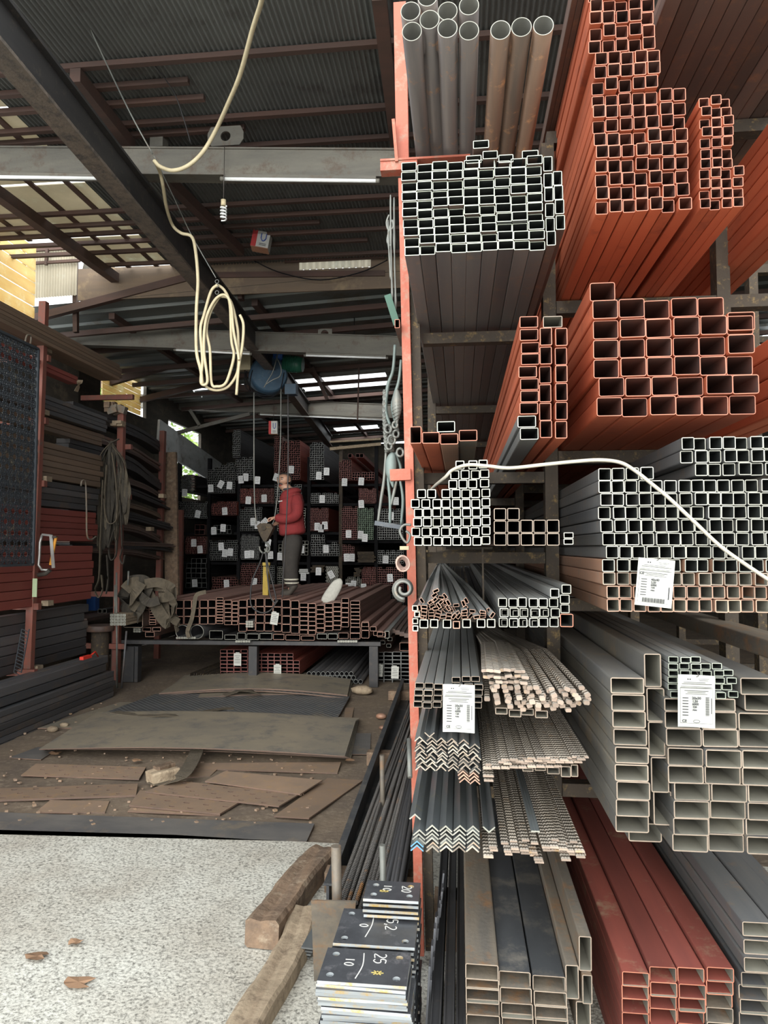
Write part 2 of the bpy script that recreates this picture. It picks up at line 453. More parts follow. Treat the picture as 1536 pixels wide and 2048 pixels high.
def tube_mesh(name, w, h, t, L, mats, rnd_=True):
    """hollow section: base centre of the front end at the origin, running along +Y; materials: outside, cut edge, inside"""
    key = (round(w, 4), round(h, 4), round(t, 4), L, tuple(mats))
    if key in TUBES:
        return TUBES[key]
    r = min(w, h) * 0.11

    def ring(w, h, r):
        p = []
        for cx, cz, a0 in ((w / 2 - r, r - h / 2, -90), (w / 2 - r, h / 2 - r, 0), (r - w / 2, h / 2 - r, 90), (r - w / 2, r - h / 2, 180)):
            for a in (0, 45, 90):
                a = math.radians(a0 + a)
                p.append((cx + r * math.cos(a), h / 2 + cz + r * math.sin(a)))
        return p
    o, i = ring(w, h, r), ring(w - 2 * t, h - 2 * t, max(r - t, r * .4))
    i = [(a, b + t) for a, b in i]
    n = len(o)
    m = MB()
    vs = [(a, 0, b) for a, b in o] + [(a, L, b) for a, b in o] + [(a, 0, b) for a, b in i] + [(a, L, b) for a, b in i]
    fs, ms = [], []
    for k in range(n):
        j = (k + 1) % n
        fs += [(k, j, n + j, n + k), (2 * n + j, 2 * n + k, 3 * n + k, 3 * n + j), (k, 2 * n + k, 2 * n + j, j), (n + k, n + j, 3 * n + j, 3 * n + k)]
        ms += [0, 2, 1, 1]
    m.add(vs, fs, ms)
    me = m.mesh(name, mats)
    TUBES[key] = me
    return me


def pipe_mesh(name, r, t, L, mats, seg=28):
    key = ('p', round(r, 4), L, tuple(mats), seg)
    if key in TUBES:
        return TUBES[key]
    m = MB()
    n = seg
    cs = [(math.cos(2 * math.pi * k / n), math.sin(2 * math.pi * k / n)) for k in range(n)]
    vs = [(r * a, 0, r + r * b) for a, b in cs] + [(r * a, L, r + r * b) for a, b in cs] + [((r - t) * a, 0, r + (r - t) * b) for a, b in cs] + [((r - t) * a, L, r + (r - t) * b) for a, b in cs]
    fs, ms = [], []
    for k in range(n):
        j = (k + 1) % n
        fs += [(k, j, n + j, n + k), (2 * n + j, 2 * n + k, 3 * n + k, 3 * n + j), (k, 2 * n + k, 2 * n + j, j), (n + k, n + j, 3 * n + j, 3 * n + k)]
        ms += [0, 2, 1, 1]
    m.add(vs, fs, ms, True)
    me = m.mesh(name, mats)
    TUBES[key] = me
    return me


def put(me, name, loc, label, cat, group, rot=(0, 0, 0)):
    o = bpy.data.objects.new(name, me)
    COL.objects.link(o)
    o.location = loc
    o.rotation_euler = rot
    return tag(o, label, cat, group)


def scale_at(x, y, Y, n=100):
    a, b, c = at(x, y, Y), at(x + n, y, Y), at(x, y - n, Y)
    return (b.x - a.x) / n, (c.z - a.z) / n


def stack(name, cat, desc, group, Y, x0, y0, w, h, rows, mats, L=6.0, t=0.0022, px=None, py=None, jx=.02, jy=.012, side='from the post', rowmats=None, rot=.6):
    """rows bottom to top: (start x in pixels, number[, dy]); w, h the size of one end face, px, py the pitch"""
    px, py = px or w, py or h
    nmax = max(r[1] for r in rows)
    sx, sz = scale_at(x0, y0, Y, max(60, px * nmax))
    A = at(x0, y0, Y)
    n = len(rows)
    for i, r in enumerate(rows):
        X0 = A.x + (r[0] - x0) * sx
        zz = A.z + (i * py + (r[2] if len(r) > 2 else 0)) * sz
        mm = mats if not rowmats or i not in rowmats else rowmats[i]
        me = tube_mesh(name, w * sx * .985, h * sz * .975, t, L, mm)
        for k in range(r[1]):
            rr = math.radians(rnd(-rot, rot))
            lab = f"{desc}, {ORD[i + 1]} row up, {ORD[k + 1]} {side}"
            put(me, name, (X0 + (k + .5) * px * sx + rnd(-jx, jx) * w * sx, Y + rnd(-jy, jy), zz + rnd(0, .02) * h * sz), lab, cat, group, (0, rr, 0))


def tubes(name, cat, Y, items, mats, group, L=6.0, t=0.0022, yaw=0.0):
    """single tubes given by their end faces (x0, y0, x1, y1, label[, mats])"""
    for it in items:
        x0, y0, x1, y1, lab = it[:5]
        mm = it[5] if len(it) > 5 else mats
        a, b = at(x0, y1, Y), at(x1, y0, Y)
        me = tube_mesh(name, (b.x - a.x) * .99, (b.z - a.z) * .99, t, L, mm)
        put(me, name, ((a.x + b.x) / 2, Y + rnd(-.01, .01), a.z), lab, cat, group, (0, math.radians(rnd(-.5, .5)), yaw))


# ================================================================== THE PLACE
# translucent roof sheet lets daylight through
def make_translucent(m, amt=.5):
    nt = m.node_tree
    b = nt.nodes['Principled BSDF']
    o = nt.nodes['Material Output']
    t = nd(nt, 'ShaderNodeBsdfTranslucent')
    mx = nd(nt, 'ShaderNodeMixShader')
    mx.inputs[0].default_value = amt
    src = b.inputs['Base Color'].links[0].from_socket
    nt.links.new(src, t.inputs[0])
    nt.links.new(b.outputs[0], mx.inputs[1])
    nt.links.new(t.outputs[0], mx.inputs[2])
    nt.links.new(mx.outputs[0], o.inputs[0])


make_translucent(M['fibre'], .45)
make_translucent(M['yellowboard'], .55)  # boards let daylight through too, so they glow pale

# ---- ground
g = MB()
nx, ny = 60, 70
vs = [(-8 + 14 * i / nx, 3.62 + .0 + 17 * j / ny, -.005 + .012 * math.sin(i * 1.7) * math.cos(j * 1.3)) for j in range(ny + 1) for i in range(nx + 1)]
fs = [(j * (nx + 1) + i, j * (nx + 1) + i + 1, (j + 1) * (nx + 1) + i + 1, (j + 1) * (nx + 1) + i) for j in range(ny) for i in range(nx)]
g.add(vs, fs, 0, True)
struct(g, 'ground', 'dirt')
g = MB()
n = 40
e1 = [atz(-200, 1656, 0), atz(0, 1664, 0), atz(350, 1674, 0), atz(500, 1683, 0), atz(690, 1692, 0), atz(840, 1700, 0)]
vs = [(-9, -8, 0.0)] + [(9, -8, 0.0)] + [(9, 3.6, 0.0)] + [(p.x, p.y, 0.0) for p in reversed(e1)] + [(-9, 3.9, 0)]
k = len(vs)
vs2 = vs + [(a, b, -.2) for a, b, c in vs]
g.add(vs2, [tuple(range(k))] + [(i, i + k, (i + 1) % k + k, (i + 1) % k) for i in range(k)])
floor = struct(g, 'floor', 'concrete')
floor.location.z = .012

# ---- walls
g = MB()
XL = -5.2
for (y0, y1, z0, z1) in ((8.0, 9.6, 0, 4.25), (9.6, 11.1, 0, 3.75), (11.1, 12.0, 0, 4.4), (12.0, 13.6, 0, 2.55), (12.0, 18.6, 3.9, 4.3), (13.6, 18.6, 0, 3.9), ):
    g.box((XL - .03, (y0 + y1) / 2, (z0 + z1) / 2), (.06, y1 - y0, z1 - z0))
struct(g, 'wall_left', 'wallboard')
g = MB()
g.box((-4.7, 6.75, 2.0), (.06, 2.7, 3.98))
g.box((-4.95, 8.07, 2.08), (.5, .06, 4.1))
struct(g, 'wall_left', 'wallboard')
g = MB()
g.box((-.4, 18.7, 2.2), (10, .08, 4.4))
struct(g, 'wall_back', 'wallboard')
g = MB()
g.box((4.6, 9.6, 2.3), (.08, 18.2, 4.7))
struct(g, 'wall_right', 'wallboard')

# ---- upper roof: corrugated dark sheet over the front bay
RZ = 4.7


def corr(x0, x1, y0, y1, z, pitch, amp, mi=0, mb=None, axis='x'):
    mb = mb or MB()
    n = max(2, int((x1 - x0) / pitch * 6))
    vs = []
    for i in range(n + 1):
        x = x0 + (x1 - x0) * i / n
        dz = amp * math.sin(2 * math.pi * (x - x0) / pitch)
        vs += [(x, y0, z + dz), (x, y1, z + dz)]
    mb.add(vs, [(2 * i, 2 * i + 2, 2 * i + 3, 2 * i + 1) for i in range(n)], mi, True)
    return mb


g = corr(-3.15, 4.6, 3.2, 7.3, RZ, .033, .0085)
o = struct(g, 'ceiling', 'roof')
g = MB()
for i in range(9):
    y0 = 3.0 + i * .5
    if y0 < 6.4:
        g.box((-4.2, y0 + .24, RZ + .01), (2.1, .46, .008))
    elif y0 < 7:
        g.box((-3.55, y0 + .35, RZ + .01), (.8, .66, .008))
o = struct(g, 'ceiling', 'fibre')
# rusty fascia closing the step between the two roofs, with its clear strip
g = MB()
f0, f1 = at(158, 505, 7.3), at(800, 505, 7.3)
c0, c1 = at(598, 541, 7.3), at(742, 504, 7.3)
zt, zb = RZ + .02, 4.36
for (xa, xb, za, zb_) in ((f0.x, c0.x, zb, zt), (c1.x, 4.6, zb, zt), (c0.x, c1.x, c1.z, zt), (c0.x, c1.x, zb, c0.z)):
    g.box(((xa + xb) / 2, 7.3, (za + zb_) / 2), (xb - xa, .02, zb_ - za))
struct(g, 'wall_fascia', 'fascia')
g = MB()
nn = 60
vs = []
for i in range(nn + 1):
    x = c0.x + (c1.x - c0.x) * i / nn
    dy = .02 * math.sin(i / nn * 2 * math.pi * 11)
    vs += [(x, 7.3 + dy, c0.z), (x, 7.3 + dy, c1.z)]
g.add(vs, [(2 * i, 2 * i + 2, 2 * i + 3, 2 * i + 1) for i in range(nn)], 0, True)
struct(g, 'window_1', 'fibre')
g = MB()
g.box(((c0.x + c1.x) / 2, 7.27, (c0.z + c1.z) / 2 + .01), (c1.x - c0.x + .3, .02, .035))
struct(g, 'trim_1', 'purlin')

# ---- lower roof: wide ribbed sheets, with open gaps that show the sky


def rz2(x):
    return 4.46 + .055 * (x + 2)


def ribroof(x0, x1, y0, y1, pitch=.36):
    mb = MB()
    ys = []
    y = y0
    while y < y1 - .01:
        e = min(y + pitch, y1)
        ys += [(y, 0), (e - .09, 0), (e - .075, -.032), (e - .045, -.032), (e - .03, 0)]
        y = e
    ys.append((y1, 0))
    vs = []
    for (yy, dz) in ys:
        vs += [(x0, yy, rz2(x0) + dz), (x1, yy, rz2(x1) + dz)]
    mb.add(vs, [(2 * i, 2 * i + 1, 2 * i + 3, 2 * i + 2) for i in range(len(ys) - 1)])
    return mb


xa, xb = at(600, 770, 11.8).x, at(775, 770, 11.8).x
for (x0, x1, y0, y1) in ((-5.2, 4.6, 7.28, 11.35), (-5.2, at(395, 775, 11.8).x, 11.35, 12.3), (at(500, 775, 11.8).x, xa, 11.35, 12.3), (at(395, 775, 11.8).x, at(500, 775, 11.8).x, 11.6, 12.3), (xb, 4.6, 11.35, 12.3),
                         (-5.2, 4.6, 12.3, 16.0), (-5.2, at(672, 862, 16.5).x, 16.0, 17.0), (at(758, 862, 16.5).x, 4.6, 16.0, 17.0), (-5.2, 4.6, 17.0, 18.7)):
    struct(ribroof(x0, x1, y0, y1), 'ceiling', 'roofrib')

# ---- yellow sunlit boards high in the left wall, and the loose corrugated sheet
for idx, (y0, y1, z0, z1) in enumerate(((5.4, 7.2, 4.0, 4.95), (9.75, 11.0, 3.78, 4.38))):
    XL = (-4.64, -5.2)[idx]
    g = MB()
    n = 7
    for i in range(n):
        g.box((XL - .06, (y0 + y1) / 2, z0 + (i + .5) * (z1 - z0) / n), (.02, y1 - y0, (z1 - z0) / n * .86))
    struct(g, 'window_%d' % (idx + 2), 'yellowboard')
a, b = at(52, 598, 7.32), at(156, 484, 7.32)
g = MB()
n = 120
vs = []
for i in range(n + 1):
    x = a.x + (b.x - a.x) * i / n
    dy = .012 * math.sin(i / n * 2 * math.pi * 19)
    vs += [(x, 7.32 + dy, a.z + .02 * i / n), (x, 7.32 + dy, b.z)]
g.add(vs, [(2 * i, 2 * i + 2, 2 * i + 3, 2 * i + 1) for i in range(n)], 0, True)
t = thing('hanging_corrugated_sheet', 'loose sunlit corrugated sheet closing the high gap by the yellow boards', 'corrugated sheet', (a.x, 7.32, a.z))
part(g, 'sheet', 'fibre', t)
for y in (500, 526):
    g = MB()
    g.beam(at(46, y + 2, 7.27), at(160, y - 5, 7.27), .03, .03)
    part(g, 'batten', 'purlin', t)
g = MB()
g.beam(at(95, 498, 7.26), at(92, 530, 7.26), .03, .03)
part(g, 'batten', 'purlin', t)

# ---- rafters and purlins, each a piece of the building
cnt = [0]


def timber(a, b, w, h, m='purlin', name='trim', up=(0, 0, 1)):
    cnt[0] += 1
    g = MB()
    g.beam(a, b, w, h, 0, up)
    struct(g, f'{name}_{cnt[0] + 1}', m)


for (y, x0, x1) in ((45, -5, 4.5), (95, -5, -1.76), (135, -5, -1.72), (182, -5, 4.5), (207, -5, -1.55), (247, -5, 4.5), (281, -5, 4.5), (372, -5, 4.5), (400, -5, -.3), (420, -5, -1.3), (440, -5, 4.5), (462, -5, -.9), (490, -3.9, 4.5), (512, -3.9, -2.3)):
    Y = 3.07 * F / (1095 - y)
    if Y < 7.2:
        timber((x0, Y, RZ - .03), (x1, Y, RZ - .03), .04, .035)
for x in (-3.3, -3.62, -3.95, -4.3, -4.65, -5.0):
    timber((x, 3.2, RZ - .005), (x, 7.25 if x > -4 else 6.5, RZ - .005), .05, .015)
timber((-3.9, 4.2, 4.58), (-3.78, 7.25, 4.58), .09, .1, 'purlin')
timber(atz(150, 150, 4.6), atz(262, 292, 4.6), .07, .09, 'purlin')
timber(atz(320, 345, 4.6), atz(482, 503, 4.6), .07, .09, 'purlin')
timber(atz(758, -10, 4.62), atz(792, 290, 4.62), .08, .06, 'purlin')
timber(at(320, 178, 4.9), at(318, 300, 4.9), .1, .1, 'beam')
# lower roof's rafters
for x in (-4.0, -2.3, .2, 2.5):
    timber((x, 7.6, rz2(x) - .07), (x, 18, rz2(x) - .07), .07, .07, 'purlin')
for Y in (7.9, 8.6, 9.6, 10.4, 11.3, 12.35, 13.5, 14.8, 16.0, 17.0):
    timber((-5.1, Y, rz2(-5.1) - .14), (4.5, Y, rz2(4.5) - .14), .05, .06, 'purlin')
timber(at(480, 495, 7.45), at(482, 600, 7.45), .09, .05, 'purlin')
timber(at(150, 480, 7.4), at(152, 665, 7.4), .05, .05, 'purlin')
timber(at(45, 643, 7.3), at(392, 552, 7.3), .07, .08, 'purlin')
timber(at(392, 552, 7.3), at(770, 548, 7.3), .06, .06, 'purlin')
timber(at(202, 770, 10), at(402, 712, 10), .08, .1, 'purlin')
timber(at(402, 712, 10), at(560, 702, 10), .08, .08, 'purlin')
timber(at(255, 806, 11), at(402, 770, 11), .07, .09, 'purlin')
timber(at(402, 770, 11), at(500, 776, 11), .07, .09, 'purlin')
timber(at(330, 872, 11.8), at(500, 828, 11.8), .05, .06, 'beam')
timber(at(380, 820, 11.8), at(400, 852, 11.8), .05, .05, 'beam')
timber(at(660, 898, 11.9), at(762, 888, 11.9), .04, .05, 'woodlt')
timber(at(660, 884, 11.9), at(762, 878, 11.9), .04, .03, 'woodlt')
timber(at(655, 800, 10.2), at(625, 735, 10.2), .05, .05, 'purlin')
timber(at(715, 840, 10.2), at(718, 735, 10.2), .02, .02, 'purlin')


def ibeam(a, b, w, h, tw, tf, name, mats, ms=(0, 0, 0)):
    a, b = Vector(a), Vector(b)
    g = MB()
    z = Vector((0, 0, 1))
    g.beam(a + z * tf / 2, b + z * tf / 2, w, tf, ms[0])
    g.beam(a + z * h / 2, b + z * h / 2, tw, h - 2 * tf, ms[1])
    g.beam(a + z * (h - tf / 2), b + z * (h - tf / 2), w, tf, ms[2])
    return g


b1 = ibeam(at(-90, 352, 4.7), at(812, 362, 4.7), .12, .2, .1, .012, '', '')
struct(b1, 'beam', 'beam')
b2 = ibeam(at(108, 690, 8.2), at(805, 714, 8.2), .12, .235, .09, .012, '', '')
struct(b2, 'beam', 'beam')
b3 = ibeam(at(262, 815, 12.5), at(800, 838, 12.5), .14, .25, .1, .012, '', '')
struct(b3, 'beam', 'beam')
# bracket plate with a round hole standing on the first beam, and a small one on the second
for (x0, y0, x1, y1, Y, hx, hy, hr) in ((415, 293, 487, 250, 4.72, 451, 272, 10), (636, 680, 664, 657, 8.22, 649, 668, 8)):
    g = MB()
    a, b, c = at(x0, y0, Y), at(x1, y1, Y), at(hx, hy, Y)
    r = (at(hx + hr, hy, Y) - c).length
    n = 16
    for dy in (0,):
        outer, inner = [], []
        for k in range(n):
            an = 2 * math.pi * (k + .5) / n
            ca, sa = math.cos(an), math.sin(an)
            s_ = min(((b.x - c.x) if ca > 0 else (c.x - a.x)) / max(abs(ca), 1e-6), ((b.z - c.z) if sa > 0 else (c.z - a.z)) / max(abs(sa), 1e-6))
            outer.append((c.x + ca * s_, c.z + sa * s_))
            inner.append((c.x + ca * r, c.z + sa * r))
        vs = [(x, Y, z) for x, z in outer] + [(x, Y, z) for x, z in inner] + [(x, Y + .012, z) for x, z in outer] + [(x, Y + .012, z) for x, z in inner]
        fs = []
        for k in range(n):
            j = (k + 1) % n
            fs += [(k, j, n + j, n + k), (2 * n + k, 3 * n + k, 3 * n + j, 2 * n + j), (k, 2 * n + k, 2 * n + j, j), (n + k, n + j, 3 * n + j, 3 * n + k)]
        g.add(vs, fs)
    single(g, 'bracket_plate', 'beam', 'steel bracket plate with round hole welded on the ' + ('front roof beam' if Y < 6 else 'second roof beam'), 'bracket', origin=a)

# ---- monorail with the worn lower flange
g = MB()
P0, P1, P2 = Vector((-2.15, 2.1, 3.98)), Vector((-2.54, 9.3, 3.98)), Vector((-3.05, 16.2, 3.98))
for a, b in ((P0, P1), (P1, P2)):
    q = ibeam(a, b, .13, .26, .05, .02, '', '', (1, 0, 0))
    g.add(q.v, q.f, q.m)
t = tag(g.build('crane_rail', ['rail', 'railbot'], None, P0), 'long dark steel hoist rail running under the roof beams to the back', 'crane rail')

# ---- fluorescent tubes
for i, (x0, y0, x1, y1, Y, lab) in enumerate(((-60, 353, 200, 357, 4.62, 'white fluorescent tube under the front beam on the yard-opening side of the hoist rail'),
                                               (448, 358, 752, 362, 4.62, 'white fluorescent tube under the front beam between hanging bulb and orange post'),
                                               (352, 700, 500, 708, 8.08, 'fluorescent tube under the second beam beside the cream hose loops'),
                                               (612, 711, 772, 716, 8.08, 'fluorescent tube under the second beam beyond the green motor'),
                                               (520, 829, 765, 840, 12.35, 'thin fluorescent tube under the third beam above the top back shelf'))):
    a, b = at(x0, y0, Y), at(x1, y1, Y)
    t = thing('fluorescent_lamp', lab, 'lamp', a)
    g = MB()
    g.beam(a + Vector((0, .01, .022)), b + Vector((0, .01, .022)), .035, .02)
    part(g, 'housing', 'beam', t)
    g = MB()
    g.cyl([a, b], .013 if Y < 6 else .012, 10)
    part(g, 'glass_tube', 'tubelamp', t)
    for p, s in ((a, 1), (b, -1)):
        g = MB()
        d = (b - a).normalized() * s * .025
        g.cyl([p, p - d], .016, 10)
        part(g, 'end_cap', 'beam', t)

# ---- pale metal band high on the left at the back, trees seen beneath it
g = MB()
g.beam(atx(316, 868, -4.95), atx(440, 950, -4.95), .04, .5)
struct(g, 'trim_2', 'paleband')
for k, (x, y, h, r) in enumerate(((-7.1, 17.3, 3.3, 1.2), (-8.9, 21.5, 4.0, 2.0), (-7.6, 13.4, 4.6, .8))):
    t = thing('yard_tree', ['leafy green tree seen under the pale metal band', 'taller leafy tree outside behind the back shelf corner', 'leafy tree outside above the old board wall'][k], 'tree', (x, y, 0))
    g = MB()
    g.cyl([(x, y, 0), (x + .1, y, 1.2), (x, y + .1, h - .2)], .09, 8, scale=[1.2, .9, .5])
    part(g, 'trunk', 'bark', t)
    g = MB()
    for j in range(1400):
        u = Vector((R.gauss(0, 1), R.gauss(0, 1), R.gauss(0, .8))).normalized() * r * (rnd(.2, 1) ** .4)
        c = Vector((x, y, h)) + u
        a1, a2 = rnd(0, 6.28), rnd(-.8, .8)
        d1 = Vector((math.cos(a1), math.sin(a1), a2)).normalized() * rnd(.06, .12)
        d2 = d1.cross(Vector((rnd(-1, 1), rnd(-1, 1), 1))).normalized() * .05
        g.add([c - d1, c + d2, c + d1, c - d2], [(0, 1, 2, 3)])
    part(g, 'crown', 'leaf', t)

# ================================================================== RIGHT-HAND RACK
# uprights
rk = thing('storage_rack', 'tall steel storage rack with orange front post and rusty brown uprights', 'rack', (-.13, 2.75, 0))
g = MB()
pp = [at(806, 362, 2.75), at(811, 600, 2.75), at(822, 1050, 2.75), at(829, 1400, 2.75), at(840, 1905, 2.75)]
for a, b in zip(pp, pp[1:]):
    g.beam(a, b, .034, .05, 0, (0, 1, 0))
part(g, 'front_upright', 'post', rk, 'orange-red painted front upright')
g = MB()
q0 = at(800, 12, 2.75)
g.beam(q0, at(806, 330, 2.75), .05, .045, 0, (0, 1, 0))
part(g, 'upright_extension', 'post', rk, 'orange-red upper length of the front upright')
g = MB()
g.beam(at(787, 242, 2.7), at(794, 326, 2.7), .012, .03, 0, (0, 1, 0))
part(g, 'upright_stub', 'post', rk)
g = MB()
for a, b in zip(pp, pp[1:]):
    v = Vector((.037, .035, 0))
    g.beam(a + v, b + v, .035, .045, 0, (0, 1, 0))
part(g, 'backing_upright', 'rack', rk, 'rusty brown backing post')
g = MB()
a, b = at(762, 338, 2.72), at(835, 334, 2.72)
g.beam(a, b, .05, .04)
g.beam(at(762, 328, 2.72), at(940, 318, 2.72), .06, .008)
part(g, 'cross_arm', 'post', rk)
g = MB()
g.beam(at(781, 951, 2.72), at(822, 949, 2.72), .04, .044)
part(g, 'arm_stub', 'post', rk, 'orange stub of a shelf arm')
for Y in (2.85, 4.35, 5.85, 7.35):
    for X in (.362, 1.03, 1.75, 2.6):
        g = MB()
        g.beam((X, Y, 0), (X, Y, 3.24), .05, .07, 0, (0, 1, 0))
        part(g, 'upright', 'rack', rk)
    if Y > 3:
        g = MB()
        g.beam((-.17, Y, 0), (-.17, Y, 4.4), .05, .06, 0, (0, 1, 0))
        part(g, 'upright', 'rack', rk)
    for z in (3.12, 2.48, 1.905, 1.585, 1.352, 1.112, .89, .668):
        g = MB()
        g.beam((-.145, Y + .0, z - .026), (.335, Y + .0, z - .026), .05, .044)
        part(g, 'cross_beam', 'rack', rk)
    g = MB()
    g.beam((.36, Y, 3.265), (2.6, Y, 3.265), .06, .05)
    part(g, 'cross_beam', 'rack', rk)
    for z in (2.59, 1.985, 1.405, .69):
        g = MB()
        g.beam((.39, Y, z - .028), (2.6, Y, z - .028), .06, .05)
        part(g, 'cross_beam', 'rack', rk)
g = MB()
g.beam(at(965, 1096, 2.5), at(967, 1205, 2.5), .006, .006, 0, (0, 1, 0))
part(g, 'divider_rod', 'rack', rk)

# ---- S1 big round pipes
C4 = 2.925
pc = [(821, 24), (824, 65), (855, -4), (859, 39), (895, 13), (895, 59), (938, 10), (938, 59)]
pd = ['lower row, against the orange post', 'lower row next to orange post', '', '', '', '', '', '']
labs = ['dark round pipe stacked on the one against the orange post', 'dark round pipe at the foot of the group against the orange post', 'dark round pipe highest, cut by the roofline, second column', 'dark round pipe set back, second column from the orange post',
        'dark round pipe upper of the pair in the third column', 'dark round pipe lower of the pair in the third column', 'dark round pipe upper of the pair nearest the gap', 'dark round pipe lower of the pair nearest the gap']
s_, _ = scale_at(900, 60, 2.1)
for (x, y), lab in zip(pc, labs):
    p = at(x, y, 2.1)
    r = 20.3 * s_
    put(pipe_mesh('round_pipe', r, .0025, 6.0, ['pipe', 'galvrim', 'pipein']), 'round_pipe', (p.x, p.y + rnd(-.01, .02), p.z - r), lab, 'pipe', 'large round pipes on the top shelf')
for (x, y), lab in zip([(1001, 60), (1043, 54), (1087, 51)], ['rusty brown round pipe nearest the dark group of pipes', 'rusty brown round pipe in the middle of three', 'rusty brown round pipe beside the tall orange stack']):
    p = at(x, y, 2.1)
    put(pipe_mesh('rusty_round_pipe', r, .0025, 6.0, ['piperust', 'galvrim', 'pipein']), 'rusty_round_pipe', (p.x, p.y, p.z - r), lab, 'pipe', 'large round pipes on the top shelf')

# ---- S2 dark rectangular tubes with bright ends under the pipes
S2 = ['brown', 'greyrim', 'greyin']
rows = [(809, 9), (808, 9), (806.5, 9), (805.5, 9), (804, 9), (804, 9), (803, 9), (803, 9), (803, 9), (804, 9)]
S2r = {0: ['grey', 'greyrim', 'greyin'], 3: ['grey', 'greyrim', 'greyin'], 7: ['grey', 'greyrim', 'greyin']}
stack('rectangular_tube', 'rectangular tube', 'bright-ended tube under the pipes', 'bright-ended rectangular tubes under the round pipes', 2.1, 809, 510, 31.4, 18.0, rows, S2, px=31.4, py=18.05, rowmats=S2r, side='from the post')
it = []
lab = 'bright-ended rectangular tube lying on top of the stack under the pipes, {}'
for k, (x0, y0, x1, y1) in enumerate(((932, 309, 963, 327), (965, 304, 995, 322), (997, 306, 1027, 324), (946, 282, 978, 300), (1044, 299, 1077, 317))):
    it.append((x0, y0, x1, y1, ['first of a short row', 'second of a short row', 'third of a short row', 'highest', 'alone near the upright tubes'][k] and lab.format(['start of row', 'middle of row', 'end of row', 'the highest', 'the lone one'][k])))
tubes('rectangular_tube', 'rectangular tube', 2.1, it, S2, 'bright-ended rectangular tubes under the round pipes')
it = []
ys = [493, 462, 432, 402, 372, 341, 309]
for k in range(6):
    x = [1093, 1092, 1091, 1089, 1088, 1087][k]
    it.append((x, ys[k + 1] + 1, x + 18, ys[k], f'bright-ended tube standing on edge, first column beside the flat ones, {ORD[k + 1]} up'))
for k in range(4):
    x = [1112, 1110, 1108, 1107][k]
    y = [459, 429, 400, 368][k]
    it.append((x, y - 30, x + 18, y, f'bright-ended tube standing on edge, outer column facing the orange stack, {ORD[k + 1]} up'))
tubes('upright_rectangular_tube', 'rectangular tube', 2.1, it, S2, 'bright-ended rectangular tubes under the round pipes')

# ---- S3 tall orange stack
S3 = ['red', 'redrim', 'redin']
rows = [(1190, 6), (1190, 7), (1191, 7), (1190, 7), (1191, 7), (1189, 7), (1187, 7), (1187, 7), (1187, 7), (1187, 5), (1191, 5), (1194, 5), (1182, 5), (1183, 5), (1183, 5), (1185, 5), (1183, 5), (1184, 5)]
stack('primed_square_tube', 'square tube', 'orange square tube of the tall stack', 'orange primed square tubes in the tall stack', 2.1, 1190, 429, 26, 26, rows, S3, px=27.1, py=27.0, jx=.06)
tubes('primed_square_tube', 'square tube', 2.1, [(1357, 395, 1383, 421, 'orange square tube of the tall stack, bottom row, apart beyond a small gap')], S3, 'orange primed square tubes in the tall stack')
# ---- S4
rows = [(1399, 4), (1400, 4), (1400, 4), (1400, 4), (1403, 3), (1404, 3), (1403, 3), (1404, 3), (1404, 3), (1404, 3), (1403, 3)]
stack('small_primed_square_tube', 'square tube', 'small orange tube beside the tall stack', 'small orange square tubes', 2.1, 1399, 420, 21.6, 20, rows, S3, px=22, py=20.5, jx=.05)
# ---- S5 orange stacks whose ends lie past the frame
rows = [(1644, 3)] * 7
stack('primed_square_tube', 'square tube', 'dark orange tube beyond the small stack', 'orange tubes seen from the side at upper edge', 2.1, 1644, 335, 33, 33, rows, S3, side='from the stack')
rows = [(1622, 2)] * 4
stack('primed_square_tube', 'square tube', 'orange tube at the level of the big stack', 'orange tubes at the picture edge beyond the big stack', 2.1, 1622, 800, 45, 45, rows, S3, side='from the stack')
# ---- S6 big orange
rows = [(1192, 6), (1197, 6), (1188, 6), (1188, 6), (1188, 6), (1186, 5), (1183, 1)]
stack('large_primed_tube', 'rectangular tube', 'large orange tube of the big stack', 'large orange rectangular tubes', 2.1, 1192, 834, 53, 38, rows, S3, px=54, py=38.6, jx=.008)
tubes('large_primed_tube', 'rectangular tube', 2.1, [(1455, 623, 1509, 662, 'large orange tube at the end of the upper full row of the big stack')], S3, 'large orange rectangular tubes')
# ---- S7 orange column
GV = ['galv', 'galvrim', 'greyin']


def z2(x0, y0, x1, y1):
    return 800 + x0 / 2.087, 560 + y0 / 2.087, 800 + x1 / 2.087, 560 + y1 / 2.087


it = []
for k, (x, y0, y1) in enumerate(((501, 616, 667), (491, 565, 615), (498, 513, 563), (502, 461, 511), (502, 409, 459), (495, 357, 407), (505, 306, 355), (506, 256, 305), (500, 203, 254), (499, 150, 201))):
    it.append((*z2(x, y0, x + 77, y1), f'{"grey bare" if k < 2 else "orange"} flat-lying tube of the narrow orange column, {ORD[k + 1]} from the bottom', GV if k < 2 else S3))
for c, xs in enumerate(((583, 585, 588, 583, 590, 588), (637, 648, 648, 637, 648, 646))):
    for k, (y0, y1) in enumerate(((587, 661), (509, 585), (431, 507), (356, 429), (279, 354), (201, 277))):
        it.append((*z2(xs[c], y0, xs[c] + 50, y1), f'orange upright-set tube, {"inner" if c == 0 else "outer"} column of the narrow orange group, {ORD[k + 1]} up', S3))
it.append((*z2(597, 148, 678, 199), 'tan-ended tube lying across the top of the narrow orange group', ['red', 'tanrim', 'tanin']))
tubes('narrow_primed_tube', 'rectangular tube', 2.1, it, S3, 'tubes of the narrow orange group')
